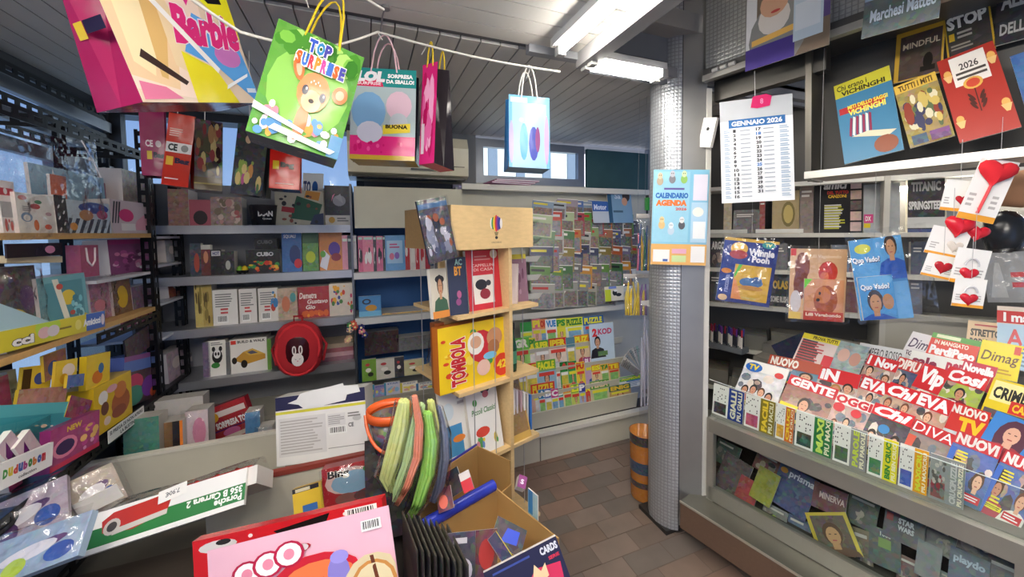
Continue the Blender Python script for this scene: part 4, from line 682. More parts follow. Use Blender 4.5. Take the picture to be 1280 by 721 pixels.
PZL = [(3, 652, 668, 404, 'c8e0c0', '3a9a4a', '', 'ffffff', 'green and white'), (3, 667, 678, 400, 'e8b8b8', 'e07a8a', 'PI', 'f0e040', 'pale pink'), (3, 677, 686, 400, 'e8c8a8', 'e8905a', 'OR', 'c83a2a', 'peach'), (3, 684, 698, 400, 'f0f0ee', 'f2f2f0', 'VUE', '3a8ad0', 'white'), (3, 697, 710, 399, 'e8e04a', 'd8d83a', 'PS', '3a9a3a', 'lemon yellow'), (3, 709, 731, 398, 'e4ecd8', 'd8e03a', 'PUZZLE', '2a7a3a', 'lime and white'), (3, 731, 757, 396, '7ab0e0', '1f5fa8', 'PUZZLE', 'f0e83a', 'blue'),
      (2, 644, 664, 424, '9ad06a', '6ac04a', 'GR', 'f0f0e0', 'leaf green'), (2, 662, 672, 424, 'e8e8c8', 'e8d83a', 'PI', '3a8a3a', 'yellow'), (2, 670, 689, 427, 'd8c8c0', '4aa03a', 'SUPER', 'f0e83a', 'green and red'), (2, 688, 711, 424, 'e8d8c8', 'd0302a', 'IPER', 'f0d83a', 'red lettered IPER PUZZLE'), (2, 710, 721, 423, 'a8b8b8', '5a8a9a', '', 'f0f0f0', 'grey'), (2, 720, 739, 420, 'e8d0b0', 'e88a2a', 'PUZ', 'f4ec3a', 'orange'),
      (1, 643, 661, 462, 'c8c0e0', '4a5ab0', 'AZ', 'f0e83a', 'violet blue'), (1, 659, 674, 456, 'e8d080', 'd83a2a', 'RE', 'f0d83a', 'red and yellow'), (1, 673, 697, 452, '9ac0d8', '6ab03a', 'FACILE', 'f0ec3a', 'green lettered FACILE'), (1, 697, 703, 456, 'f0f0ec', 'd8d8d0', '', 'ffffff', 'thin white'), (1, 702, 713, 454, '3a9a4a', '1f7a34', 'A', 'e03a3a', 'dark green'), (1, 712, 723, 453, '4aaa5a', '2a8a44', 'B', 'e03a3a', 'mid green'), (1, 722, 733, 454, 'f0d83a', 'f0c828', 'PU', 'd83a2a', 'golden yellow'), (1, 732, 757, 447, 'c8a8c8', 'a0307a', 'PUZZLE', 'f4e8f0', 'purple'), (1, 741, 753, 457, 'e8d0a0', 'd88a2a', 'ES', 'f0ec3a', 'amber'), (1, 752, 764, 456, 'e8d0a0', 'e8b83a', 'TA', '3a8a3a', 'honey yellow'), (1, 762, 776, 455, 'e8c890', 'e07a2a', 'TE', 'f4e83a', 'burnt orange'),
      (0, 666, 696, 481, 'd8b0a0', 'd8402a', 'PUZZLE', 'f0d83a', 'red and orange'), (0, 675, 684, 489, 'c8d8e8', '2a7ab0', 'A', 'ffffff', 'pale blue'), (0, 683, 692, 488, 'c8d8e8', '3a5ab0', 'B', 'ffffff', 'cornflower blue'), (0, 691, 700, 488, 'e8e8ec', 'c83a8a', 'C', 'ffffff', 'pink and white'), (0, 699, 708, 487, 'c8e0d8', '3a9a8a', 'D', 'ffffff', 'turquoise'), (0, 706, 718, 482, 'e8e0a8', 'e0a83a', 'NU', 'd83a2a', 'straw yellow'), (0, 716, 727, 482, 'c8d86a', '8ab83a', 'LI', 'f0ec3a', 'lime'), (0, 726, 734, 481, 'a8b8e0', '2a3a9a', 'P', 'ffffff', 'navy'), (0, 733, 742, 483, 'd85a4a', 'd8302a', 'R', 'f0e83a', 'bright red'), (0, 740, 764, 477, 'c8c0a0', '5a9a3a', 'PERLA', 'f0d8b0', 'olive green'), (0, 763, 790, 482, 'c8a068', '3a6a4a', 'ENIG', 'f0c83a', 'dark green and orange')]
for i, (k, x0, x1, yt, bgc, band, title, tc_, word) in enumerate(PZL): pz(k, x0, x1, yt, bgc, band, title, tc_, word, None, .004*(i % 4))
slab('puzzle_magazine', fup(PY(LR[2][0]-.004), 739, 769, 405, LR[2][1]-.06, .1), .004, r('c8dcee', 0, 0, 1, 1) + t('d8303a', '2', .1, .66, .3, .88, .06) + t('c83a6a', 'KOD', .34, .7, .92, .86, .04) + person(.3, .5, .3, '1c1a1c', 'd8a888', '2a2a34') + r(('5a8a4a', .3), .3, .14, .7, .26), 'large pale blue puzzle magazine with red numeral 2 and a man in a suit', 'magazine')
rg = random.Random(11)
ROWC = [[('8a8c8a', 'grey'), ('9a9a94', 'stone grey'), ('77787a', 'slate'), ('a8a49c', 'pale grey')], [('5a8a3a', 'green'), ('c88a2a', 'amber'), ('9a8a3a', 'olive'), ('6a6a6a', 'grey'), ('3a6a3a', 'dark green')], [('77708a', 'mauve grey'), ('26305a', 'navy'), ('8a7a3a', 'olive'), ('b85a2a', 'rust'), ('6a8a5a', 'sage green'), ('c8402a', 'red'), ('c8a828', 'mustard yellow')], [('4a7a4a', 'green'), ('a86a4a', 'copper'), ('4a5a8a', 'dusk blue'), ('c87a3a', 'orange'), ('b8b8b4', 'pale grey'), ('8aa06a', 'sage green')], [('5a9a3a', 'leaf green'), ('d87a2a', 'orange'), ('c83a2a', 'red'), ('c8cc3a', 'lime'), ('d8d8d4', 'white'), ('b8c89a', 'pale green'), ('b03a4a', 'crimson')], [('8aa0b8', 'steel blue'), ('b0b8c0', 'pale blue'), ('5a7ab8', 'blue'), ('a89aa8', 'lilac grey'), ('c8c4c8', 'pale grey')]]
xs0 = [(664, 764), (662, 775), (662, 778), (663, 768), (660, 768), (664, 742)]
used = set()
for k in range(6):
    y, z = UR[k]; x = xs0[k][0]; i = 0
    while x < xs0[k][1]:
        wpx = rg.choice((11, 12, 14, 15)); bc, bw_ = rg.choice([('f0ece4', 'cream'), ('e8d83a', 'yellow'), ('22242a', 'black'), ('d8d8d8', 'silver'), ('c8342c', 'red')]); c, wd = rg.choice(ROWC[k])
        for _ in range(60):
            if (k, wd, bw_) not in used: break
            bc, bw_ = rg.choice([('f0ece4', 'cream'), ('e8d83a', 'yellow'), ('22242a', 'black'), ('d8d8d8', 'silver'), ('c8342c', 'red')]); c, wd = rg.choice(ROWC[k])
        used.add((k, wd, bw_)); A = colz(PY(y+.03), x, z+.06); hh = rg.uniform(.175, .20) if k < 5 else rg.uniform(.14, .165); wd_ = rg.uniform(.15, .18)
        yaw = -.30; U = V((math.cos(yaw), math.sin(yaw), 0)); tl = rg.uniform(.08, .22); Vv = V((tl, .22, 1)).normalized()
        U = (U - Vv*U.dot(Vv)).normalized()
        a_ = r((c, .35), 0, 0, 1, 1) + r((c, .05), 0, .66, 1, .97) + bars(bc, .06, .72, .94, .92, 1, i) + r((rg.choice(['6a5a50', '3a4048', '8a6a5a', '4a5a48', '7a7a80']), .6), .08, .05, .94, .62) + r('f4f2ea', 0, .97, 1, 1)
        slab('magazine', (frame(A + U*(wd_/2) + Vv*(hh/2 - .02), U, Vv), wd_, hh), .004, a_, '%s magazine with a %s title strip in the %s row of the wall rack' % (wd, bw_, ['bottom', 'fifth', 'fourth', 'third', 'second', 'top'][k]), 'magazine', 'magazines on the tall wall rack', side='f2f0e8', spine=c)
        x += wpx; i += 1
DK = [(768, 790, 270, 4, '2f5a3a', 'dark green'), (776, 800, 275, 4, '3a3a3a', 'charcoal'), (780, 803, 292, 3, '5a4a44', 'dark brown'), (759, 784, 291, 3, '6a6a60', 'stone'), (772, 800, 314, 2, '2e3a34', 'blackish green'), (766, 795, 331, 2, '3a3a44', 'ink blue'), (770, 792, 338, 1, '6a5a4a', 'brown')]
for i, (x0, x1, yt, k, c, wd) in enumerate(DK):
    slab('magazine', fup(PY(UR[k][0]-.0-.006*(i % 2)), x0, x1, yt, UR[k][1]+.002, .15), .005, r((c, .35), 0, 0, 1, 1) + r('f0eee6', 0, .96, 1, 1) + r((c, 0), .1, .68, .9, .9) + bars('d8d4c8', .14, .72, .86, .88, 1, i), '%s landscape-format magazine at the column end of row %d of the tall wall rack' % (wd, 6-k), 'magazine', 'dark magazines at the end of the wall rack')
slab('magazine', fup(PY(2.56), 762, 792, 235, UR[5][1], .15), .006, r('8ab0cc', 0, 0, 1, 1) + r('2a5a7a', 0, 0, .16, 1) + e('3a2c24', .78, .78, .16, .16) + e('d8a080', .7, .62, .12, .12) + t('e8f0f8', 'Sa', .3, .7, .55, .85, .02) + r('4a6a80', .2, .3, .6, .36), 'tall pale blue magazine with a dark-haired figure on the top row of the rack', 'magazine')
slab('magazine', fup(PY(2.55), 742, 762, 252, UR[5][1], .15), .005, r('3a6ab8', 0, .55, 1, 1) + r('d0d8e0', 0, 0, 1, .55) + t('e8f0ff', 'Motor', .1, .62, .9, .88, .04), 'magazine with a bright blue title band beside the tall pale blue magazine', 'magazine')
# flat pink magazines lying on top of the rack, lanyard, dark box and the green torch
for i in range(3):
    M_ = T3(.98+.03*i, 2.60, 1.845+.012*i, .25-.1*i); tag(MB().bx(-.17, -.06, 0, .17, .06, .010, ('c87aa0', .2)).bx(-.171, -.061, .003, .171, -.058, .008, 'f4f0f0').build('magazine', 'print', None, M_), 'pink covered magazine lying flat on top of the wall rack', 'magazine', 'pink magazines lying on the rack')
slab('dark_box', fup(PY(2.56), 566, 604, 231, 1.80, 0), .05, r(('3a3a66', .2), 0, 0, 1, 1) + r('7a7ab0', .2, .4, .8, .7), 'small dark violet box on the cream fascia behind the wooden stand', 'box', side='2a2a44')
tq = PY(2.42).at(809, 255); T_ = thing('torch', 'bright green tube torch hanging beside the column', 'torch', Matrix.Translation(tq))
MB().tube([(0, 0, -.05), (0, 0, .05)], .022, '2fb040', 10).build('body', 'plastic', T_); MB().tube([(0, 0, .05), (0, 0, .07)], .012, '1a2a1c', 8).build('cap', 'plastic', T_); MB().tube([(0, 0, -.09), (0, 0, -.05)], .008, '1a2a1c', 8).build('grip', 'plastic', T_)
# hanging film bags of toys by the column
def toybag(px0, px1, y0, y1, d, cols, lab, seed, n=9):
    A = pd(px0, y0, d); B = pd(px1, y1, d); w = (B-A).dot(rt); h = (A.z-B.z); T_ = thing('toy_bag', lab, 'toy bag', frame((A+B)/2, rt, V((0, 0, 1)))); rg = random.Random(seed)
    for i in range(n):
        x = -w*.38 + w*.76*i/(n-1); c = rg.choice(cols); MB().tube([(x, -h*.42, 0), (x+rg.uniform(-.01, .01), 0, .008), (x+rg.uniform(-.015, .015), h*rg.uniform(.15, .38), 0)], [.006, .009, .004], c, 6).build('toy', 'plastic', T_)
    wrap(T_, w, h, .02, seed, .004); MB().tube([(0, h/2, 0), (0, CZ-.002-(A.z+B.z)/2, 0)], .0006, '8a8a8a', 5).build('hanging_thread', 'paint', T_)
    MB().bx(-w/2, h/2-.012, -.004, w/2, h/2+.012, .004, 'b8b4b0').build('header_card', 'print', T_)
toybag(779, 812, 345, 398, 2.15, ['e8c83a', 'd8c050', '8a6aa0', 'c8b8c8'], 'clear bag of yellow and violet sticks hanging by the rack end', 4)
toybag(795, 816, 270, 344, 2.1, ['2a4a7a', '3a6a4a', 'c8a03a', '6a6a78', 'c86a8a'], 'crumpled clear bag of mixed small toys hanging over the yellow sticks', 6, 7)
toybag(800, 822, 378, 520, 1.98, ['a8a4b0', 'b8b8c4', '8a8a98', 'c8c4cc'], 'long grey plastic sleeve of rolled posters hanging beside the column', 8, 5)
FB = PY(2.28).at(797, 470)
for i in range(9):
    a_ = .12*i; Vf = V((-math.sin(a_), 0, math.cos(a_))); Uf = V((math.cos(a_), 0, math.sin(a_))); c, cw = [('c8c8c0', 'pale grey'), ('9ab8a8', 'sea green'), ('b8b4aa', 'stone'), ('d8d4c8', 'ivory'), ('8a9a98', 'slate green'), ('c0b8a8', 'sand'), ('a8b0b4', 'blue grey'), ('e0dcd0', 'cream'), ('98948c', 'taupe')][i]
    slab('fan_booklet', (frame(FB + Vf*.12 + V((0, -.005*i, .02)), Uf, Vf), .05, .19), .003, r((c, .2), 0, 0, 1, 1) + bars('6a6a66', .15, .55, .85, .9, 4, i), '%s booklet fanned out at the column end of the lower rack' % cw, 'booklet', 'fanned booklets at the rack end')
slab('panda_booklet', fup(PY(2.36), 757, 781, 358, .97, .12), .006, r('eae4d0', 0, 0, 1, 1) + r('c8d83a', 0, 0, .3, .8) + e('22221f', .5, .55, .12, .2) + e('22221f', .7, .4, .15, .12) + e('f4f4f0', .55, .7, .1, .08) + r('7a90d8', .2, .84, .6, 1), 'pale booklet with a black and white drawing above the puzzle tiers', 'booklet')
slab('puzzle_book', fup(PY(2.24), 775, 803, 470, .34, .1), .01, r('e8ecec', 0, 0, 1, 1) + r('6ab84a', 0, .6, 1, 1) + t('f0ec3a', 'AGNOM', .08, .68, .9, .9, .05) + r('3a7ac0', .3, .5, .95, .6) + bars('8aa0b8', .4, .08, .9, .5, 4, 2), 'green and blue booklet standing at the floor end of the lower rack', 'booklet')
# waste bin with an orange print behind the column
bn = thing('waste_bin', 'tall orange printed waste bin standing behind the embossed column', 'bin', T3(1.43, 1.66, 0) @ Matrix.Scale(.8, 4))
MB().lathe([(.085, 0), (.09, .01), (.10, .46), (.103, .47), (.095, .47), (.085, .03), (.001, .03)], ('c0782c', .12), 24).build('body', 'plastic', bn)
for za, zb_, c in ((.2, .28, '26405a'), (.1, .14, '3a2a20'), (.4, .465, '2a2422')): MB().lathe([(.0918+.0214*za, za), (.0918+.0214*zb_, zb_)], (c, .25), 24).build('printed_band', 'print', bn)
tag(MB().ob(Z0 := V((1.46, 1.28, .0)), V((.09, -.22, 0)), V((.05, .02, 0)), (0, 0, .045), '3a2c22').build('timber_block', 'wood'), 'dark timber block lying on the pavers at the counter foot', 'block')
# ================================================================== WOODEN TURNING STAND
WD = 'd9ba86'; WD_SHADE = 'b8935e'
SU = V((.952, .306, 0)); SV = V((-.306, .952, 0)); S0 = V((.60, 1.57, 0))
def SP(u_, v_, z): return S0 + SU*u_ + SV*v_ + V((0, 0, z))
st = thing('wooden_display_stand', 'light wooden four-sided display stand with a balloon logo on its header', 'display stand')
sz = [.52, .84, 1.16]; zt = 1.61
for z in sz + [.12]: MB().ob(SP(-.276, 0, z-.016), SU*.445, SV*.42, (0, 0, .016), WD).build('shelf_board', 'wood', st)
MB().ob(SP(-.009, 0, .0), SU*.018, SV*.42, (0, 0, 1.43), WD).build('post_panel', 'wood', st)
MB().ob(SP(-.276, .145, .0), SU*.27, SV*.016, (0, 0, 1.43), WD).build('back_panel', 'wood', st)
MB().ob(SP(-.13, .161, .0), SU*.016, SV*.255, (0, 0, 1.43), WD).build('side_panel', 'wood', st)
MB().ob(SP(.009, .2, .0), SU*.15, SV*.016, (0, 0, 1.43), WD).build('back_panel', 'wood', st)
hf = MB().ob(SP(-.305, -.012, 1.43), SU*.433, SV*.012, (0, 0, .18), WD).build('header_front', 'wood', st)
MB().ob(SP(-.305, .0, 1.43), SU*.012, SV*.43, (0, 0, .18), WD_SHADE).build('header_side', 'wood', st)  # darker wood colour paints the shade on this side of the header
MB().ob(SP(.116, .0, 1.43), SU*.012, SV*.43, (0, 0, .18), WD).build('header_side', 'wood', st)
MB().ob(SP(-.293, .418, 1.43), SU*.41, SV*.012, (0, 0, .18), WD).build('header_back', 'wood', st)
MB().ob(SP(-.293, .0, 1.43), SU*.41, SV*.418, (0, 0, .01), WD).build('header_floor', 'wood', st)
mb = MB(); art = []
for i, c in enumerate(('e8e6e0', '3a8a4a', 'e8c030', 'd03a3a', '7a3a90', '2a3a90', 'e8e6e0')):
    x = .5+(i-3)*.045; art += e(c, x, .58, .035 if i in (0, 6) else .045, .22-abs(i-3)*.03, 0, 12)
art += p('8a7a50', (.44, .36), (.56, .36), (.53, .27), (.47, .27)) + e('2a2a2a', .5, .22, .04, .04) + t('7a6a50', 'UNICORNO', .36, .08, .64, .12, .02)
paint(mb, art, .19, .17, .0005); M_ = frame(SP(-.085, -.0125, 1.525), SU, V((0, 0, 1))); o = mb.build('balloon_logo', 'print', hf, M_)
for u_, v_ in ((-.2, .004), (-.09, .004), (-.272, .2), (-.272, .34), (.155, .1)): MB().tube([SP(u_, v_, .12), SP(u_, v_, 1.43)], .0022, 'c8c8cc', 5, False).build('wire', 'metal', st)
PS = Plane(SP(0, .03, 0), -SV)
def sb_(x0, x1, yt, k, art, lab, th=.02, v_=.03, lean=.12, yaw=0, nm='book', cat='book', side='e8e2d4', **kw):
    return slab(nm, fup(Plane(SP(0, v_, 0), -SV), x0, x1, yt, sz[k], lean, yaw), th, art, lab, cat, side=side, **kw)
sb_(586, 627, 313, 2, r('c8303a', 0, 0, 1, 1) + r('e8e2d8', .16, .10, .78, .58) + e('2a2a2e', .4, .42, .18, .09) + e('8a2c34', .5, .26, .16, .09) + e('3a3a3e', .62, .44, .08, .05) + t('e8c0b8', 'CAPPELLINI', .15, .72, .85, .77, .02) + t('e8c0b8', 'DI CASA', .2, .65, .8, .7, .02) + bars('d88a88', .25, .82, .75, .92, 2, 1) + e('d8d0b8', .85, .93, .12, .08), 'tall red book with a white square picture on the top shelf of the wooden stand', v_=.05)
sb_(562, 584, 322, 2, r('333a52', 0, 0, 1, 1) + t('e8a040', 'BT', .35, .68, .75, .84, .04) + t('9ac8c0', 'AC', .4, .86, .8, .97, .03) + e('a85a80', .55, .35, .12, .07) + e('8a4a78', .5, .22, .14, .06), 'dark blue book with orange letters BT beside the red book', v_=.03, yaw=-.15)
sb_(540, 562, 336, 2, r('c8c0b0', 0, 0, 1, 1) + e('1c1a1c', .55, .78, .28, .08) + person(.55, .62, .45, '1c1a1c', 'b88a68', '3a5a44') + r('d88a3a', 0, 0, 1, .14), 'book with a man in a black hat at the edge of the wooden stand', v_=.03, yaw=.1)
sb_(548, 636, 403, 1, r('ecc824', 0, 0, 1, 1) + blobs(['e0a020', 'd8482a', '4a9a4a', 'f0d858'], 26, .02, .04, .98, .96, .05, 7) + t('f4f0e8', 'TOMBOLA', .14, .06, .36, .82, .09, 0, 1) + t('c8242a', 'TOMBOLA', .15, .07, .35, .81, .05, 0, 1) + e('c8303a', .58, .6, .18, .26) + e('f4efe6', .50, .66, .12, .18) + e('d8a888', .50, .68, .08, .10) + e('c89068', .78, .7, .12, .16) + e('a87048', .76, .55, .09, .12) + e('e8c0b0', .6, .25, .1, .13) + e('d8402a', .88, .22, .13, .19) + t('f0d83a', '42', .80, .16, .95, .3, .04) + e('7ac0e0', .7, .42, .1, .06), 'yellow tombola game box with Christmas figures on the middle shelf', .05, .035, .04, nm='tombola_box', cat='game box', side='c8701e')
sb_(544, 556, 404, 1, r('a8582a', 0, 0, 1, 1) + r('d8a83a', .1, .1, .9, .9), 'brown edged game box standing behind the tombola box', .04, .095, .03, nm='game_box', cat='game box', side='8a4a22')
sb_(556, 604, 490, 0, r('eceae6', 0, 0, 1, 1) + r('4a94c8', .08, .08, .5, .5) + e('e88a3a', .4, .3, .16, .05) + e('d8e4ea', .2, .7, .14, .12) + r('2a6a4a', .78, .1, .9, .6) + bars('b8b0b0', .45, .75, .85, .9, 2, 1), 'white picture book with a blue lake on the lowest shelf of the wooden stand', v_=.06, lean=.22)
sb_(590, 629, 482, 0, r('f0efec', 0, 0, 1, 1) + e('d84a3a', .4, .3, .22, .07) + e('3a3a44', .62, .88, .16, .07) + e('c86a7a', .62, .8, .1, .05) + t('4a8a4a', 'Piccoli Classici', .12, .55, .9, .63, .02, .2) + blobs(['d8c03a', '5aa05a', 'd88a9a', '6a8ac8'], 10, .1, .05, .95, .25, .06, 5) + e('4a9a4a', .25, .72, .07, .05), 'white storybook with a red fish and green lettering beside the blue lake book', v_=.03, lean=.22)
sb_(643, 659, 318, 2, r('8a6878', 0, 0, 1, 1) + r('c8b83a', 0, .9, 1, 1) + blobs(['6a4458', 'a88898'], 10, .1, .1, .9, .8, .12, 4), 'mauve book leaning on the narrow side shelf of the stand', v_=.08, yaw=-.2)
sb_(639, 645, 330, 2, r('e8d8d8', 0, 0, 1, 1), 'thin white book beside the mauve book', v_=.06, yaw=-.9)
for i, (x, c, nm_) in enumerate(((642, 'ece8e6', 'first white'), (646, 'e4dce0', 'second white'), (651, 'c8a8b0', 'pinkish'), (655, 'f0eeea', 'third white'), (659, 'c8c4bc', 'grey'), (663, '3a7ac8', 'blue'))):
    A = colz(Plane(SP(0, .05, 0), -SV), x, .6); A.z = sz[0]; q = MB(); q.ob((0, 0, 0), SU*.010, SV*.15, (0, 0, .235-.012*i), c); tag(q.build('folder', 'print', None, Matrix.Translation(A)), '%s folder standing edge-on on the lower side shelf of the stand' % nm_, 'folder')
sb_(640, 664, 476, 0, r('c8a050', 0, 0, 1, 1) + r(('8a6a3a', .2), .05, .1, .95, .9), 'ochre booklet fallen open over the edge-on folders', .004, .01, .35)
bt = thing('bottle', 'dark green narrow bottle on the middle side shelf of the stand', 'bottle', Matrix.Translation(SP(.055, .06, sz[1])))
MB().lathe([(.001, 0), (.018, 0), (.02, .02), (.02, .12), (.009, .17), (.009, .22), (.011, .225), (.001, .23)], '1c4a38', 12).build('body', 'plastic', bt); MB().lathe([(.0205, .04), (.0205, .10)], '4a8a6a', 12).build('paper_label', 'print', bt); MB().lathe([(.0115, .2), (.0115, .232), (.001, .232)], '202020', 12).build('cap', 'plastic', bt)
fr = fq(Plane(SP(0, -.03, 0), -SV), ((524, 249), (562, 246), (567, 320), (534, 334))); o = slab('figurine_pack', fr, .012, r(('26283a', .45), 0, 0, 1, 1) + r('3a6a9a', 0, .86, 1, .94) + blobs(['8a90a8', '4a5070', 'c8c8d8', 'a85a3a', '181a24'], 26, .05, .05, .95, .8, .1, 9), 'dark film-wrapped figurine pack hung on the front of the wooden header', 'toy pack', side='22243a'); wrap(o, fr[1], fr[2], .014, 6, .004)
for i, (v_, k, c, lab) in enumerate(((.27, 2, '4a4448', 'dark charcoal book on the shaded side of the stand, top shelf'), (.30, 1, '8a8c98', 'grey film-wrapped doll pack on the shaded side of the stand'))):
    fr = (frame(SP(-.20, v_, sz[k]+.115), SV*-1, V((.15, .05, 1))), .17, .23); o = slab('book' if i == 0 else 'doll_pack', fr, .02, r((c, .3), 0, 0, 1, 1) + e('b8a8b8', .5, .4, .2, .2), lab, 'book' if i == 0 else 'toy pack'); 
    if i: wrap(o, .17, .23, .02, 4, .01)
# ================================================================== BACK-LEFT WALL SHELVING
sh_ = thing('wall_shelving', 'grey metal wall shelving with books and games in the back corner', 'shelving')
SHZ = [1.555, 1.285, 1.005, .725]; YS = 2.45
for z in SHZ: MB().bx(-1.10, YS, z-.045, -.085, 2.76, z, 'a9abb0').build('shelf_board', 'metal', sh_)
for z in (1.265, .985): MB().bx(-.075, YS, z-.04, .56, 2.76, z, 'd8d8d6').build('shelf_board', 'paint', sh_)
MB().bx(-1.12, 2.74, .3, -.08, 2.77, 1.8, '8f9094').build('back_panel', 'paint', sh_)
MB().bx(-.08, 2.74, .3, .60, 2.77, 1.78, '2c5f9c').build('blue_back_panel', 'paint', sh_)
MB().bx(-.06, YS-.005, 1.535, .60, YS+.02, 1.785, 'd3d0bb').build('fascia_panel', 'paint', sh_)
for x in (-1.12, -.085, .56): MB().bx(x, YS+.01, .05, x+.012, 2.76, 1.8, '6d6f74').build('upright', 'metal', sh_)
MB().bx(-1.12, 2.4, .0, .56, 2.45, .50, '9b988c').build('base_panel', 'paint', sh_)
MB().bx(-1.12, YS-.06, .46, .56, 2.76, .48, '9b988c').build('base_shelf', 'paint', sh_)
def wsh(x0, x1, yt, zb, art, lab, th=.04, off=0.0, nm='book', cat='book', lean=.05, yaw=0, side='d8d4ca', **kw):
    return slab(nm, fup(PY(YS+.05+off), x0, x1, yt, zb, lean, yaw), th, art, lab, cat, side=side, **kw)
Z1, Z2, Z3, Z4 = SHZ
K = lambda c, b=.3: r((c, b), 0, 0, 1, 1)
# top shelf
wsh(208, 234, 236, Z1, K('a07060', .5), 'patterned red and tan box at the window end of the top wall shelf', .12, 0, 'game_box', 'box')
T_ = thing('house_bag', 'pink house-shaped bag with a dark doorway on the top wall shelf', 'bag', T3(-.83, 2.56, Z1))
q = MB(); pts = [(-.07, 0), (.07, 0), (.075, .09), (.05, .14), (-.05, .14), (-.075, .09)]; q.face([(a, -.05, b) for a, b in pts], 'b85a6a'); q.face([(a, .05, b) for a, b in pts][::-1], 'a85060')
for i in range(6): a, b = pts[i], pts[(i+1) % 6]; q.face([(a[0], -.05, a[1]), (a[0], .05, a[1]), (b[0], .05, b[1]), (b[0], -.05, b[1])], 'c86a78')
q.build('body', 'print', T_); q = MB(); paint(q, e('2a1a1e', .5, .35, .35, .35), .09, .11); q.build('doorway', 'print', T_, T3(0, -.0505, .06) @ Matrix.Rotation(math.pi/2, 4, 'X'))
wsh(262, 301, 246, Z1, K('b09080', .6) + blobs(['d8a098', 'c86a6a', '8a7a60', 'e8d0c0'], 22, .02, .02, .98, .98, .1, 3), 'floral patterned box beside the black bucket', .10, 0, 'gift_box', 'box')
T_ = thing('bucket', 'small black bucket with white lettering on the top wall shelf', 'bucket', T3(-.54, 2.53, Z1))
MB().lathe([(.001, 0), (.06, 0), (.072, .11), (.075, .115), (.067, .115), (.055, .01), (.001, .01)], '23252c', 20).build('body', 'plastic', T_)
q = MB(); paint(q, t('f0f0f0', 'DIAN', 0, .4, 1, 1, .05) + t('e8e8e8', 'Queen', .3, 0, .9, .25, .02), .07, .05); q.build('lettering', 'print', T_, T3(.01, -.0665, .055) @ Matrix.Rotation(math.pi/2-.11, 4, 'X'))
T_.rotation_euler[2] = .15
wsh(342, 404, 238, Z1, K('b8b4a0', .1) + p('2a5a44', (.3, .2), (.85, .1), (.98, .6), (.45, .85)) + p('a83038', (.12, .4), (.38, .35), (.4, .5), (.14, .55)) + p('c88a3a', (.6, .8), (.9, .7), (.95, .95), (.65, 1)) + p('303a5a', (.7, .02), (1, 0), (1, .35), (.8, .3)) + blobs(['3a2a20', '8a4a3a', '2a2a30'], 14, .05, .02, .95, .98, .04, 3), 'board game box with green scales pattern and red strip on the top wall shelf', .14, .0, 'game_box', 'game box', .0, -.12)
wsh(405, 438, 232, Z1, K('26262c', .1) + e('8a8a94', .55, .62, .25, .14) + p('9a9aa4', (.4, .7), (.7, .55), (.6, .8)) + p('d87aa0', (.25, .6), (.4, .8), (.3, .75)) + r('cfcac0', 0, 0, 1, .25) + e('c89a3a', .25, .13, .12, .08) + bars('6a6a6a', .45, .08, .9, .2, 2, 1), 'black box with a grey unicorn picture at the end of the top wall shelf', .1, 0, 'toy_box', 'toy box', 0)
wsh(375, 402, 213, Z1+.12, K('e4e4e4', 0) + t('2a3a6a', 'TO', .05, .35, .4, .75, .05) + e('2a5aa0', .6, .55, .14, .2), 'white card lettered TO lying over the green game box', .004, .03, 'card', 'card', .5)
# second shelf
wsh(236, 250, 304, Z2, K('2a3a4a', .3) + e('a84a3a', .6, .4, .25, .3), 'dark blister with a red figure on the second wall shelf', .03, 0, 'figure_blister', 'toy pack')
wsh(250, 262, 306, Z2, K('6a2a24', .2) + e('c88a68', .5, .6, .25, .2) + r('c8c8c0', 0, .85, 1, 1), 'red figure card beside the dark blister', .03, 0, 'figure_blister', 'toy pack')
wsh(262, 276, 312, Z2, K('18181c', .1) + r('d8d8d8', .1, .75, .9, .95) + t('2a3a7a', 'HOT', .2, .78, .8, .92, .04), 'small black box with a white top label', .06, 0, 'toy_box', 'toy box')
wsh(276, 292, 314, Z2, K('1c1c20', .2) + e('b8b8b0', .5, .4, .2, .2), 'small black box with a pale skull mark', .06, 0, 'toy_box', 'toy box')
for x, c, lb in ((300, '7ab040', 'lime'), (306, 'e0c030', 'yellow')):
    A = colz(PY(YS+.04), x, Z2+.02); A.z = Z2+.022; T_ = thing('toy_egg', 'tiny %s and black egg on the second wall shelf' % lb, 'toy', Matrix.Translation(A)); MB().lathe([(.001, -.022), (.015, -.014), (.018, 0)], '1c1c1c', 12).build('lower_shell', 'plastic', T_); MB().lathe([(.018, 0), (.014, .016), (.001, .026)], c, 12).build('upper_shell', 'plastic', T_)
wsh(318, 346, 298, Z2+.0, K('16161a', .1) + t('8a8a8a', 'CUBO', .1, .84, .8, .95, .04) , 'black cube puzzle box standing behind the front one', .06, .08, 'cube_box', 'toy box', 0)
wsh(307, 350, 312, Z2, K('17171a', .1) + t('e8e8e8', 'CUBO', .3, .72, .8, .9, .05) + blobs(['d8402a', 'e8c030', '3a9a4a', 'e87a2a'], 24, .02, .05, .98, .55, .07, 3), 'black cube puzzle box lettered CUBO with coloured squares', .07, 0, 'cube_box', 'toy box', 0)
wsh(351, 376, 289, Z2, K('2a6ab0', .15) + e('1c3a7a', .65, .42, .28, .24) + e('c82a3a', .8, .2, .2, .12) + t('e8f0f8', 'SQUALI', .1, .82, .7, .92, .03), 'bright blue book with a dark shark at the middle of the second wall shelf', .05)
wsh(377, 397, 289, Z2, K('5a9a3a', .4) + e('c8d83a', .5, .35, .3, .15) + r('2a5a34', 0, .7, 1, 1), 'green animal book between the shark book and the dinosaur book', .05)
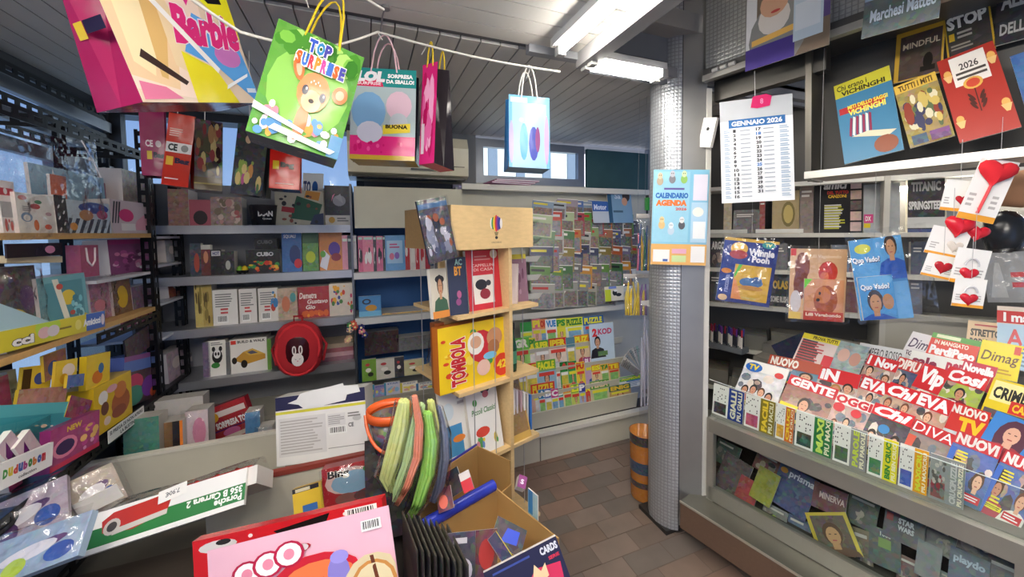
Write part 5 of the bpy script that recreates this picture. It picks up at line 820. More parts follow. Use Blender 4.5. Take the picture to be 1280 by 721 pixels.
wsh(398, 427, 287, Z2, K('d88a4a', .1) + e('5a3a9a', .65, .52, .26, .18) + e('8a2a3a', .72, .32, .22, .1) + p('e8e8f0', (0, .1), (.3, 0), (.45, .35), (.2, .5)) + e('6ab04a', .15, .4, .12, .08), 'orange book with a purple dinosaur beside the pink spines', .06)
PK = [(427, 434, 'e8a0b0', 'pink'), (434, 441, '4a4c50', 'charcoal'), (441, 445, 'e0d8d8', 'white')]
for i, (x0, x1, c, wd) in enumerate(PK): wsh(x0, x1, 294, Z2, K(c, .15) + r('e8f0e0', .1, .82, .9, .9), '%s narrow notebook at the end of the second wall shelf' % wd, .12, 0, 'notebook', 'book', 0)
Zb2, Zb3 = 1.265, .985
for i, (x0, x1, c, wd) in enumerate(((447, 453, 'd86a88', 'rose'), (453, 466, 'e88aa0', 'pink picture'), (466, 470, '4a4a48', 'charcoal'), (470, 478, 'd87090', 'dark rose'), (478, 481, '3a3c3a', 'black'))):
    wsh(x0, x1, 295, Zb2, K(c, .2) + r('b8d8c8', .1, .9, .9, .97) + blobs(['f4f0ea', '3a3a3a'], 5, .1, .2, .9, .7, .15, i), '%s notebook in front of the blue panel' % wd, .1, 0, 'notebook', 'book', 0)
wsh(480, 506, 294, Zb2, K('6aa4d8', .1) + r('a8cce8', .12, .2, .88, .85) + e('d87a9a', .35, .4, .12, .1) + e('8a6ac0', .6, .42, .12, .1) + bars('c85a8a', .25, .62, .75, .78, 2, 1), 'pale blue card-cover book leaning in front of the blue panel', .05, 0, lean=.1)
for i, (x0, x1, c, wd) in enumerate(((505, 512, 'c84a4a', 'red'), (512, 519, 'e8e0dc', 'white'), (519, 524, 'c83a44', 'crimson'), (524, 531, 'e0d8d4', 'cream'), (531, 537, 'b83a4a', 'dark red'))):
    wsh(x0, x1, 300, Zb2, K(c, .15) + blobs(['f0ece6', 'c8404a'], 4, .1, .2, .9, .9, .2, i), '%s slim book leaning beside the pale blue book' % wd, .1, 0, lean=.12)
# third shelf
TH = [(242, 252, 352, 'c8b468', 'gold patterned tin'), (252, 264, 354, 'b8a058', 'ochre patterned tin')]
for x0, x1, yt, c, lb in TH: wsh(x0, x1, yt, Z3, K(c, .15) + blobs(['5a4a2a', '8a7a40'], 12, .05, .05, .95, .95, .14, x0), lb + ' on the third wall shelf', .08, 0, 'tin', 'tin', 0)
WB = [(265, 296, 362, 'eae8e2', 'white game box with small red print'), (298, 320, 361, 'e6e2dc', 'narrow white game box with black barcodes'), (322, 347, 360, 'e4e0d8', 'white toy box with coloured picture edge')]
for i, (x0, x1, yt, c, lb) in enumerate(WB): wsh(x0, x1, yt, Z3, r(c, 0, 0, 1, 1) + bars('8a8a88', .1, .5, .85, .9, 6, i) + bars('c84a4a', .3, .3, .7, .5, 2, i) + barcode(.15, .06, .6, .28, i) + (blobs(['4a8ac0', 'd8a03a', 'c84a3a'], 8, .6, .2, 1, .95, .1, 2) if i == 2 else []), lb + ' on the third wall shelf', .1, 0, 'game_box', 'game box', 0)
wsh(346, 372, 360, Z3, K('c0a890', .5) + e('c87a5a', .4, .5, .2, .25) + e('5aa0a0', .75, .7, .15, .15), 'colourful toy box beside the white boxes on the third wall shelf', .1, 0, 'toy_box', 'toy box', 0)
wsh(371, 411, 358, Z3, K('a82c34', .15) + t('f0e8e0', 'Demetra', .06, .62, .6, .82, .03, .2) + t('f0e8e0', 'Gustavo', .3, .45, .95, .6, .03, .2) + t('f4f0e8', 'Gio', .25, .28, .55, .42, .03, .2) + blobs(['e8a040', 'd86a3a'], 14, .02, .02, .98, .25, .08, 3), 'dark red game box with slanted white lettering', .1, 0, 'game_box', 'game box', 0)
wsh(411, 442, 354, Z3, K('e0d4c4', .1) + blobs(['d8503a', 'e8a83a', '5a8a4a', '4a5a9a', 'c84a6a'], 24, .03, .03, .97, .97, .07, 5), 'cream box covered in small painted flowers', .1, 0, 'game_box', 'game box', 0)
wsh(448, 476, 370, Zb3, K('4a90c8', .1) + e('3a3a4a', .35, .72, .2, .14) + e('4a90c8', .35, .72, .12, .08) + e('d89a2a', .55, .4, .26, .16) + r('7ac0e0', 0, 0, 1, .25), 'blue blister card with scissors in front of the blue panel', .02, 0, 'scissors_pack', 'stationery', .08)
wsh(478, 546, 389, Zb3, K('c8982c', .15) + r('e8d8a0', .05, .5, .95, .9) + blobs(['7a4a9a', 'c84a6a', '4a8ac0'], 10, .05, .5, .95, .95, .05, 2), 'long low ochre box of small toys on the white shelf', .1, 0, 'toy_tray', 'toy box', 0)
# fourth shelf
wsh(252, 261, 428, Z4, K('6a5a7a', .3), 'violet spined book at the post end of the fourth wall shelf', .1)
wsh(259, 281, 426, Z4, K('eae8e0', 0) + e('1c1c1c', .5, .55, .3, .2) + e('f0f0ec', .5, .62, .2, .13) + e('1c1c1c', .3, .76, .1, .07) + e('1c1c1c', .7, .76, .1, .07) + e('1c1c1c', .42, .62, .06, .05) + e('1c1c1c', .58, .62, .06, .05) + e('3a8a3a', .4, .3, .25, .08) + bars('8a8a88', .15, .86, .85, .96, 2, 1), 'white book with a panda face on the fourth wall shelf', .05)
wsh(281, 286, 428, Z4, K('6a6c6e', .1), 'thin grey book beside the panda book', .08)
wsh(287, 333, 423, Z4, r('efece4', 0, 0, 1, 1) + r('d83a2a', .02, .86, .16, .97) + t('2a2420', 'BUILD & WALK', .2, .88, .96, .96, .03) + p('c8963a', (.08, .4), (.35, .62), (.95, .5), (.95, .36), (.4, .24)) + p('d8b050', (.35, .62), (.6, .7), (.95, .5), (.5, .5)) + p('5a5a70', (.45, .6), (.6, .64), (.75, .55), (.55, .53)) + e('2a2218', .1, .38, .07, .1) + e('2a2218', .36, .26, .09, .12), 'white box with a wooden toy car picture on the fourth wall shelf', .12, 0, 'toy_box', 'toy box', 0)
wsh(333, 338, 424, Z4, K('6a9a3a', .1), 'thin lime green book beside the wooden car box', .1)
for i, (c, lb) in enumerate((('8a5a6a', 'plum'), ('c8a0a8', 'pale pink'), ('a8606a', 'dusky red'), ('b8a890', 'beige'))):
    A = colz(PY(YS+.06), 418, Z4); q = MB(); rbox(q, -.13, 0, 0, .11, .18, .026, (c, .15), .003); tag(q.build('flat_game_box', 'print', None, Matrix.Translation((A.x, YS+.06, Z4+.0265*i+.0005))), '%s flat box in the stack beside the red rabbit bag' % lb, 'game box')
# red rabbit rucksack hanging at the shelf front
bpk = thing('rabbit_rucksack', 'small red glittery rucksack with a white rabbit face hanging from the wall shelf', 'rucksack', Matrix.Translation(PY(YS-.09).at(374, 435)))
def pillow(mb, rx, rz, d, c, n=18, pw=2.6):
    def sp(v_): return math.copysign(abs(v_)**(2/pw), v_)
    mb.grid(lambda u_, v_: (rx*sp(math.cos(2*math.pi*u_))*max(1e-4, math.sin(math.pi*v_))**.5, -d*math.cos(math.pi*v_), rz*sp(math.sin(2*math.pi*u_))*max(1e-4, math.sin(math.pi*v_))**.5), n, 8, c)
q = MB(); pillow(q, .12, .155, .055, 'b0202a'); q.build('body', 'fabric', bpk)
q = MB(); q.tube([(.105*math.cos(k/20*6.2832), -.035, .14*math.sin(k/20*6.2832)) for k in range(21)], .008, 'd83038', 6); q.build('zip_edge', 'fabric', bpk)
q = MB(); pillow(q, .088, .115, .058, '3c1218'); gp = q.build('glitter_panel', 'gloss', bpk)
q = MB(); paint(q, e('efe6e2', .5, .36, .34, .3) + e('efe6e2', .32, .8, .12, .22) + e('efe6e2', .68, .8, .12, .22) + e('3c1218', .32, .8, .05, .14) + e('3c1218', .68, .8, .05, .14) + p('2a1a1a', (.3, .42), (.42, .36), (.42, .39)) + p('2a1a1a', (.7, .42), (.58, .36), (.58, .39)) + e('d88a9a', .5, .3, .04, .03), .085, .12); q.build('rabbit_face', 'print', gp, T3(0, -.062, -.03) @ Matrix.Rotation(math.pi/2, 4, 'X'))
q = MB(); q.tube([(-.02, 0, .15), (-.02, .0, .18), (.02, 0, .18), (.02, 0, .15)], .006, 'b0202a', 6); q.build('loop', 'fabric', bpk)
for s_ in (-1, 1): q = MB(); q.tube([(s_*.11, .01, .05), (s_*.135, .03, 0), (s_*.115, .02, -.09)], .008, 'c02a34', 6); q.build('strap', 'fabric', bpk)
# flower garland at the bay upright
fg = thing('flower_garland', 'bunch of small knitted flower keyrings hanging at the shelf upright', 'keyrings', Matrix.Translation(PY(YS-.05).at(443, 400))); rg = random.Random(4)
for i in range(10):
    x, z = rg.uniform(-.05, .06), -.012*i-.01+rg.uniform(-.02, .02); c = rg.choice(['d8604a', 'e88a9a', '3a3a7a', '4a9a5a', 'c83a4a', 'e8c0a0']); q = MB()
    for k in range(5): a_ = k*1.2566; q.tube([(x, -.01, z), (x+.018*math.cos(a_), -.012, z+.018*math.sin(a_))], [.007, .009], c, 6)
    q.tube([(x, -.02, z), (x, -.008, z)], .007, 'f0e0a0', 6); q.build('flower', 'fabric', fg)
# second bay, below the white shelf: dark packs, cards and colouring books
wsh(455, 498, 414, .70, K('3a2428', .25), 'dark maroon box behind the animal cards', .1, .12, 'game_box', 'box', 0)
wsh(496, 545, 420, .70, K('77787c', .3), 'grey film-wrapped vehicle box behind the animal cards', .1, .12, 'toy_box', 'toy box', 0)
PB_ = [(452, 470, 450, '7aa83a', 'green'), (470, 493, 449, 'd8d4c8', 'white panda'), (493, 505, 447, '3a3a44', 'charcoal spotted'), (505, 530, 450, 'c8c49a', 'straw')]
for i, (x0, x1, yt, c, lb) in enumerate(PB_): wsh(x0, x1, yt, .58, K(c, .12) + e('2a2a28', .6, .3, .2, .1) + e('c84a4a', .4, .75, .16, .07) + e('f0ece4', .45, .5, .2, .1), lb + ' animal book standing in the lower bay', .03, -.02, lean=.1)
CB = [(455, 468, 482, '4a9ab8', 'e8e040', 'turquoise'), (466, 482, 482, '9a8ac0', 'e8e0f0', 'lilac'), (480, 500, 478, 'c8c8d8', '3a8ab0', 'pale grey'), (500, 522, 478, 'e8e4d8', 'd8c83a', 'cream'), (520, 545, 478, 'f0ece0', '3a7ab0', 'white')]
for i, (x0, x1, yt, bgc, bd, lb) in enumerate(CB): wsh(x0, x1, yt, .50, r(bgc, 0, 0, 1, 1) + r(bd, .0, 0, .12, 1) + t('3a5a9a', 'FUNNY' if i > 2 else 'STAR', .2, .82, .9, .94, .03) + blobs(['8ab8d8', 'd8a8a0', 'e8d86a'], 8, .15, .1, .95, .7, .12, i), lb + ' colouring book in the lower bay in front of the animal books', .02, -.09+.004*(i % 2), lean=.12)
# air conditioner above
ac = thing('air_conditioner', 'cream wall-mounted air conditioner beside the transom window', 'air conditioner')
q = MB(); prof = [(2.56, 1.86), (2.50, 1.88), (2.49, 2.06), (2.52, 2.13), (2.78, 2.13), (2.78, 1.86)]
for xa, xb in ((-.09, .66),):
    q.face([(xa, a, b) for a, b in prof][::-1], 'd8d2b8'); q.face([(xb, a, b) for a, b in prof], 'd8d2b8')
    for i in range(6): a, b = prof[i], prof[(i+1) % 6]; q.face([(xa, a[0], a[1]), (xa, b[0], b[1]), (xb, b[0], b[1]), (xb, a[0], a[1])], 'd8d2b8')
q.build('body', 'plastic', ac); MB().bx(-.06, 2.484, 1.935, .63, 2.493, 1.94, '6a6654').build('panel_line', 'plastic', ac); MB().bx(.28, 2.478, 1.905, .47, 2.495, 1.915, '22201c').build('display_slot', 'plastic', ac); MB().bx(-.07, 2.50, 1.852, .64, 2.6, 1.862, '3a382f').build('air_flap', 'plastic', ac)
# ================================================================== LEFT SLOTTED-ANGLE SHELVING IN FRONT OF THE WINDOWS
ls_ = thing('slotted_shelving', 'black slotted-angle shelving with wooden boards in front of the windows', 'shelving')
BLK = '1b1c1f'
def slotted(a, b, w_dir, wd, parent, pitch=.055, nm='upright'):   # slotted steel strip with real slots
    a, b = V(a), V(b); d = (b-a); Ln = d.length; d.normalize(); w_ = V(w_dir).normalized(); th = d.cross(w_)*.003; mb = MB(); n = int(Ln/pitch)
    for s0 in (0, wd*.68): mb.ob(a + w_*s0, w_*wd*.32, th, d*Ln, BLK)
    for i in range(n+1): mb.ob(a + w_*wd*.32 + d*min(i*pitch, Ln-.022), w_*wd*.36, th, d*.022, BLK)
    return mb.build(nm, 'metal', parent)
XF, XB_ = -.95, -1.27
for y in (2.29, 2.585):
    slotted((XF, y, .1), (XF, y, 2.0), (0, 1, 0), .042, ls_); slotted((XF, y, .1), (XF, y, 2.0), (-1, 0, 0), .042, ls_)
    slotted((XB_, y, .1), (XB_, y, 2.0), (0, 1, 0), .042, ls_); slotted((XB_, y, .1), (XB_, y, 2.0), (1, 0, 0), .042, ls_)
slotted((XB_, 1.62, .1), (XB_, 1.62, 2.15), (0, 1, 0), .045, ls_); slotted((XF, .95, .1), (XF, .95, 2.15), (0, 1, 0), .045, ls_)
slotted((XF, .9, 1.85), (XF, 2.33, 1.85), (0, 0, 1), .042, ls_, nm='top_rail'); slotted((XB_, .9, 1.9), (XB_, 2.33, 1.9), (0, 0, 1), .042, ls_, nm='top_rail')
slotted((XB_, 2.29, 1.86), (XF, 2.29, 1.86), (0, 0, 1), .042, ls_, nm='cross_rail'); slotted((XB_, 1.72, 1.86), (XF, 1.72, 1.86), (0, 0, 1), .042, ls_, nm='cross_rail')
for z0, z1 in ((2.02, 1.98), (2.14, 2.10)): slotted((XB_+.03, .9, z0), (XB_+.03, 2.6, z1), (0, 0, 1), .05, ls_, nm='window_strap')
for z in (1.515, 1.165): MB().bx(XB_, .9, z-.02, XF, 2.285, z, 'c89f62').build('wood_shelf', 'wood', ls_)
MB().bx(XB_, .9, .70, XF, 2.58, .73, '4a4b4e').build('metal_shelf', 'metal', ls_)
slotted((XF+.004, .9, .698), (XF+.004, 2.60, .698), (0, 0, 1), .042, ls_, nm='shelf_rail')
slotted((XF+.004, 1.85, 1.10), (XF+.004, 2.30, 1.10), (0, 0, 1), .040, ls_, nm='shelf_rail')
for z in (1.50, 1.36, 1.17, 1.0): MB().bx(XB_, 2.335, z-.012, XF, 2.58, z, 'b9bcc4').build('glass_shelf' if z > 1.4 else 'white_shelf', 'paint', ls_)
PLf = PX(XF-.03)
def lf(x0, x1, yt, zb, art, lab, th=.06, off=0.0, nm='toy_box', cat='toy box', lean=.04, yaw=0, side='d8d0cc', film=None, **kw):
    fr = fup(PLf.off(off), x0, x1, yt, zb, lean, yaw); o = slab(nm, fr, th, art, lab, cat, side=side, **kw)
    if film is not None: wrap(o, fr[1], fr[2], .02, film)
    return o
Zs1, Zs2, Zs3 = 1.5155, 1.1655, .7305
# upper board
lf(0, 20, 226, Zs1, K('e8e0dc', .05) + r('c83040', 0, .72, .9, .86) + e('f0e8e4', .4, .8, .12, .06) + r('a8a8a8', 0, .3, .9, .6) + blobs(['c8504a', '8a8a8a'], 8, .05, .02, .95, .28, .08, 2), 'white sticker box with a red bow print at the window shelf', .1)
lf(21, 73, 243, Zs1, r('ece8e0', 0, 0, 1, 1) + e('d87a6a', .15, .88, .1, .06) + e('c84a4a', .42, .68, .12, .07) + e('4a8a5a', .5, .8, .09, .05) + e('7a9ab8', .2, .4, .13, .12) + e('ece8e0', .2, .38, .08, .08) + e('d8703a', .4, .2, .06, .14) + e('d8583a', .68, .16, .09, .07) + e('c8a0a8', .72, .5, .08, .05) + bars('8a8a88', .12, .55, .32, .68, 3, 3), 'white sheet of animal and cactus stickers on the window shelf', .015, .01, 'sticker_sheet', 'stickers')
lf(40, 132, 214, Zs1+.0, r('8fb4c8', 0, 0, 1, 1) + blobs(['a8c8d8', '7aa0b8'], 12, .02, .5, .98, .98, .06, 3) + sum([p('f0ece8', *[(.27+k_*.062*math.sin(j*math.pi/5), .74+k_*.16*math.cos(j*math.pi/5)) for j, k_ in zip(range(10), [1.5, .7]*5)])], []) + p('a82430', *[(.27+k_*.062*math.sin(j*math.pi/5), .74+k_*.16*math.cos(j*math.pi/5)) for j, k_ in zip(range(10), [1.1, .5]*5)]), 'pale blue backing card with a dark red star behind the sticker sheet', .01, -.06, 'backing_card', 'card')
lf(62, 82, 219, Zs1+.09, r('d8663a', 0, 0, 1, 1) + e('a83a2a', .5, .3, .2, .1), 'orange flap of card leaning over the black starred strip', .008, .0, 'card_flap', 'card', .0, 0)
lf(69, 84, 244, Zs1, r('17171a', 0, 0, 1, 1) + sum([e('f0f0f0', .3+.4*(i % 2), .1+.15*i, .12, .04, .4, 5) for i in range(6)], []), 'black strip with white stars at the end of the sticker sheet', .04, .012, 'starred_strip', 'card')
STR = lambda: sum([p('1c3048', (i*.16-.1, .0), (i*.16-.02, .0), (i*.16+.12, .45), (i*.16+.04, .45)) for i in range(7)], [])
T_ = lf(83, 137, 252, Zs1, r('cfe0ea', 0, 0, 1, 1) + STR() + r('cfe0ea', .28, .45, 1, .99) + e('1f4aa8', .62, .8, .36, .18) + e('c88a50', .42, .56, .16, .17) + e('c04a7a', .8, .6, .14, .15) + e('e89a3a', .12, .2, .08, .12), 'display tray with navy diagonal stripes and blue glitter hood', .10, .012, 'display_tray', 'display tray')
lf(139, 188, 252, Zs1, r('d8c8cc', 0, 0, 1, 1) + sum([p('2a2a38', (i*.06, .3), (i*.06+.03, .3), (i*.06+.12, .95), (i*.06+.08, .95)) for i in range(3)], []) + e('e03a80', .35, .55, .18, .2) + p('e8a8b8', (.5, .1), (.95, .1), (.95, .45), (.8, .6), (.6, .4)) + r('f0ece8', .2, .08, .55, .3), 'pale display tray with a pink ball and crown shapes', .10, .012, 'display_tray', 'display tray')
lf(152, 190, 216, Zs1+.115, K('9a8a80', .55), 'faded patterned box stacked above the pale display tray', .08, -.06, 'toy_box', 'toy box', 0)
lf(110, 142, 228, Zs1+.08, K('b04a6a', .4) + r('d8d0d8', .1, .0, .9, .3), 'dusky pink pack behind the striped display tray', .03, -.12, 'toy_pack', 'toy pack', 0)
# big clear bag over the upper board
fr = fq(PLf.off(.05), ((-20, 165), (118, 172), (128, 292), (-20, 300))); cb = thing('clear_bag', 'large empty clear plastic bag hanging over the sticker display', 'bag', fr[0]); wrap(cb, fr[1], fr[2], .015, 12, .0)
MB().tube([(fr[1]*.5, fr[2]*.1, .01), (fr[1]*.42, fr[2]*.3, .012), (fr[1]*.33, fr[2]*.5, .01)], .0022, 'f4f4f8', 5).build('seam', 'plastic', cb)
# middle board
lf(0, 48, 333, Zs2, K('3a2a38', .5) + e('c8b040', .35, .35, .3, .14) + e('5a3a6a', .7, .6, .2, .16), 'dark film-wrapped toy with a yellow patch on the middle window shelf', .08, 0, 'toy_pack', 'toy pack', film=3)
T_ = lf(49, 109, 344, Zs2, r('7ab4bc', 0, 0, 1, 1) + r('5a98a4', .14, .08, .92, .9) + e('e8cc4a', .58, .62, .16, .13) + e('e0c03a', .84, .2, .14, .1) + p('f0ead8', (.28, .95), (.4, .95), (.62, .02), (.5, .02)) + e('d85a4a', .42, .82, .07, .05) + blobs(['8ad0d8', '4a8a98', 'a8dce0'], 14, .6, .2, .92, .7, .06, 4) + e('c85a48', .62, .35, .06, .04), 'turquoise window box with a yellow toy and bubble card', .10, .01)
lf(112, 140, 348, Zs2, K('b86a8a', .6) + e('e88a9a', .4, .35, .25, .15), 'pink speckled toy packs hanging beside the turquoise window box', .05, -.03, 'toy_pack', 'toy pack', film=5)
lf(141, 164, 350, Zs2, K('7a4a2a', .3) + e('d8b02a', .5, .5, .3, .34), 'pack with a yellow dragon shape on the middle window shelf', .05, -.02, 'toy_pack', 'toy pack')
lf(165, 191, 356, Zs2, K('6a4a6a', .45), 'small violet toy box by the slotted post', .06, -.02)
lf(136, 190, 299, 1.335, r('8a4a78', 0, 0, 1, 1) + blobs(['d88ab0', 'e8c8d8', '6a2a5a', 'b85a98'], 30, .03, .05, .97, .7, .07, 6) + r('a83a7a', 0, .86, 1, 1), 'wide purple and pink toy box on the raised window shelf', .08, -.04)
MB().bx(XB_, 1.9, 1.322, XF-.01, 2.285, 1.334, 'c8c8cc').build('white_shelf', 'paint', ls_)
T_ = thing('gift_bag', 'small dark pink paper bag with a white loop handle hanging at the window shelf', 'gift bag', fq(PLf.off(.0), ((92, 306), (131, 304), (126, 346), (98, 348)))[0])
MB().bx(-.05, -.06, -.04, .05, .06, 0, ('a85070', .15)).build('body', 'print', T_); MB().tube([(-.025, .05, .003), (-.02, .0, .004), (0, -.02, .005), (.02, .0, .004), (.025, .05, .003)], .003, 'e8e0e0', 6).build('handle', 'fabric', T_)
fr = fq(PLf.off(.03), ((2, 322), (78, 318), (78, 330), (14, 326))); slab('flat_carton', fr, .10, r('d0c0a0', 0, 0, 1, 1), 'flat beige carton lying above the dark toy', 'carton', side='c8b898', m_='carton')
fr = fq(PLf.off(.05), ((16, 306), (78, 302), (78, 320), (0, 322))); slab('clear_folder', fr, .004, r('2a2028', 0, 0, 1, 1) + e('b87a98', .75, .5, .1, .3), 'black lidded clear tray above the beige carton', 'tray', side='30282c', m_='gloss')
# yellow and blue display tray
fr = fq(PLf.off(.035), ((-30, 421), (131, 388), (131, 408), (-30, 450)))
T_ = slab('display_tray', fr, .006, r('d8cc3a', 0, 0, 1, 1) + r('3a6ac0', .80, 0, 1, 1) + t('f4f4f8', 'Amicicci', .77, .3, .95, .72, .06) + e('e8d8e0', .975, .5, .02, .35) + t('16203a', 'cci', .2, .12, .36, .62, .12) + t('f8f8f8', 'cci', .205, .14, .355, .6, .05) + e('e8e07a', .72, .5, .03, .3) + bars('7a6a2a', .55, .4, .66, .6, 1, 1) + e('b8d84a', .46, .75, .1, .6) + e('e0b8c0', .43, .5, .05, .3) + e('d8d0d8', .5, .5, .05, .3), 'yellow and blue printed tray edge lettered Amicicci', 'display tray', side='d8d4a0', m_='print')
q = MB(); a, b = PLf.off(.03).at(-20, 372), PLf.off(.03).at(82, 409); cz_ = 1.1655
q.face([PLf.off(.03).at(-20, 372), PLf.off(.03).at(-20, 425), PLf.off(.03).at(82, 409)], 'a8c8d4'); q.face([PLf.off(.027).at(-20, 372), PLf.off(.027).at(82, 409), PLf.off(.027).at(-20, 425)], 'a8c8d4'); tag(q.build('side_flap', 'print'), 'pale blue triangular card flap behind the yellow tray edge', 'card')
lf(150, 170, 396, 1.105, K('a83a7a', .2) + e('6a1a4a', .5, .5, .35, .35), 'round magenta toy under the middle window shelf', .05, 0, 'toy_pack', 'toy pack', 0)
lf(171, 197, 388, 1.105, K('c86a98', .45) + e('e8c04a', .3, .4, .2, .2), 'pink toy pack with yellow spot under the middle window shelf', .05, 0, 'toy_pack', 'toy pack', 0)
# between the posts
for i, (x0, x1, yt, z, c, lb) in enumerate(((207, 222, 300, 1.362, 'a8acb4', 'grey wrapped pack'), (210, 232, 345, 1.172, 'a8502a', 'rust toy box with a red animal'), (209, 232, 436, .98, 'c8b0c0', 'white and pink doll pack'), (236, 246, 300, 1.362, '34405a', 'navy box'), (234, 246, 440, .98, '8a7a90', 'mauve box'))):
    if z == .98: z = 1.0005 if yt < 400 else .7305
    lf(x0, x1, yt, z, K(c, .4) + e('e8dcd8', .5, .55, .25, .2), lb + ' between the two slotted posts', .06, 0)
# lower shelf stock
lf(0, 18, 470, Zs3, K('d84a80', .3) + e('e8a060', .5, .3, .4, .15), 'bright pink pouch at the end of the lower window shelf', .06, -.05, 'pouch', 'pouch')
lf(16, 27, 462, Zs3, K('d0ccc4', .1) + bars('8a8a88', .2, .6, .8, .85, 3, 1), 'narrow off-white box beside the pink pouch', .06, -.08)
for i, (q4, lab, art) in enumerate(((((30, 462), (62, 452), (66, 486), (24, 488)), 'yellow and brown snack bag on the lower window shelf', K('d8b428', .12) + e('3a4a8a', .6, .45, .2, .25) + r('4a3418', .02, .1, .3, .9)), (((58, 447), (86, 430), (80, 470), (52, 476)), 'brown picture bag leaning above the yellow snack bag', K('8a5a3a', .3) + e('3a4a7a', .4, .4, .25, .3)), (((72, 456), (98, 443), (94, 484), (66, 482)), 'yellow folded snack bag with a pale oval', K('e0c03a', .1) + e('e8d8c8', .6, .6, .3, .25) + e('d8a830', .4, .3, .2, .2)), (((20, 488), (82, 482), (84, 502), (24, 508)), 'shiny rose-gold snack bag lying in front of the yellow bags', K('b07a68', .4)), (((82, 492), (114, 500), (110, 526), (88, 522)), 'crumpled dark pink bag beside the yellow carton', K('8a3050', .45)), (((84, 470), (104, 466), (106, 482), (84, 484)), 'small blue and white bag between the snack bags', K('4a6aa0', .4)))):
    fr = fq(PLf.off(.0 + .008*i), q4); o = slab('snack_bag', fr, .008, art, lab, 'snack bag', m_='gloss', side='c8a838')
fr = fq(PLf.off(.03), ((-30, 505), (91, 504), (93, 545), (-30, 572))); slab('teal_carton', fr, .16, r('3a98a4', 0, 0, 1, 1) + r('58b4bc', 0, .72, 1, 1) + blobs(['f0c8a8', 'e8e4d8', 'e89a7a'], 12, .3, .1, .98, .5, .035, 2), 'teal toy carton on the lower window shelf', 'toy box', side='4aa4b0')
fr = fq(PLf.off(.055), ((61, 540), (122, 512), (126, 556), (64, 590))); slab('purple_toy_box', fr, .05, K('a83a78', .15) + e('e88aa8', .28, .45, .24, .25) + e('3a2a5a', .28, .45, .18, .17) + t('f0d840', 'NEW', .3, .78, .6, .92, .04) + blobs(['e8b0d0', '5a3a9a', 'e8c06a', 'c84a98'], 16, .52, .1, .98, .8, .07, 3) + r('c82a50', 0, 0, 1, .12), 'magenta and purple toy box in front of the teal carton', 'toy box', side='8a2a68')
T_ = fq(PLf.off(.07), ((-40, 540), (64, 522), (66, 566), (-40, 640))); o = slab('white_display_box', fq(PLf.off(.075), ((-30, 590), (66, 555), (66, 578), (-30, 632))), .01, r('eeecea', 0, 0, 1, 1) + sum([t(c, ch, .30+.065*i, .38, .36+.065*i, .72, .07) for i, (ch, c) in enumerate(zip('Dudubobom', ('3a8a3a', 'd8c030', 'd84a3a', '3a5aa8', 'a83a80', '3a8a3a', 'd87a2a', '3a5aa8', 'c82a3a')))], []) + t('4a4a4a', 'collection', .5, .14, .75, .26, .02), 'white display box front with multicoloured Dudubobom lettering', 'display box', side='e4e2de')
fr = fq(PLf.off(.03), ((-10, 528), (60, 524), (62, 560), (-10, 596))); slab('white_card', fr, .01, r('dcd8d4', 0, 0, 1, 1), 'white card back of the lettered display box', 'card', side='d8d4d0')
for i, x in enumerate((2, 24)):
    q4 = ((x, 560), (x+14, 528), (x+34, 575), (x+12, 592)); fr = fq(PLf.off(.05+.008*i), q4); slab('doll_pack', fr, .015, K('c8b0b8', .15) + p('5a1a5a', (0, 0), (.4, .1), (.5, .9), (.1, .6)) + e('3a1a3a', .5, .3, .3, .2), ['purple doll pack standing in the white display box', 'second, darker doll pack beside the purple one in the white display box'][i], 'toy pack', m_='gloss')
fr = fq(PLf.off(.03), ((115, 488), (163, 462), (166, 516), (121, 546))); slab('cereal_box', fr, .09, r('e0bc22', 0, 0, 1, 1) + e('a8582a', .68, .42, .26, .3) + e('c8742e', .68, .7, .17, .18) + e('8a3a1c', .62, .25, .2, .13) + e('e8e4e0', .22, .72, .12, .14) + e('d8a0b0', .45, .82, .14, .08) + e('6a3a2a', .25, .48, .1, .14) + e('e8d0c0', .3, .2, .09, .09), 'tall yellow snack carton with brown cartoon shape on the lower window shelf', 'carton', side='c8a41e')
fr = fq(PLf.off(.02), ((112, 450), (124, 437), (150, 478), (104, 484))); slab('snack_bag', fr, .02, K('e8c62e', .08) + e('d87a2a', .45, .3, .22, .2) + e('3a6a9a', .6, .55, .12, .16), 'yellow pointed bag standing on the yellow carton', 'snack bag', m_='gloss', side='d8b428')
fr = fq(PLf.off(.0), ((148, 446), (197, 440), (198, 492), (160, 512))); slab('toy_house_box', fr, .10, K('4a2c30', .2) + r('5a7ac0', 0, .68, 1, .9) + r('8a4a8a', 0, .9, 1, 1) + e('d8386a', .3, .45, .24, .18) + e('4a9a80', .3, .2, .26, .2) + e('7a3aa0', .72, .3, .22, .22) + e('d85a2a', .85, .15, .1, .1), 'blue-rimmed toy box with pink and green toys by the slotted post', 'toy box', side='4a5a9a')
fr = fq(PLf.off(.0), ((155, 432), (196, 395), (198, 430), (160, 448))); slab('box_lid', fr, .006, K('3a2028', .3), 'dark raised lid of the blue-rimmed toy box', 'lid', side='2a1a20')
fr = fq(PX(XF+.012), ((134, 540), (179, 507), (181, 520), (137, 554))); slab('notice_strip', fr, .002, r('e8e8e4', 0, 0, 1, 1) + t('2a2a2a', 'SI PREGA DI NON APRIRE', .04, .55, .96, .85, .03) + t('2a2a2a', 'LA BUSTINA', .3, .12, .75, .42, .03), 'white notice strip with black capitals on the shelf rail', 'sign')
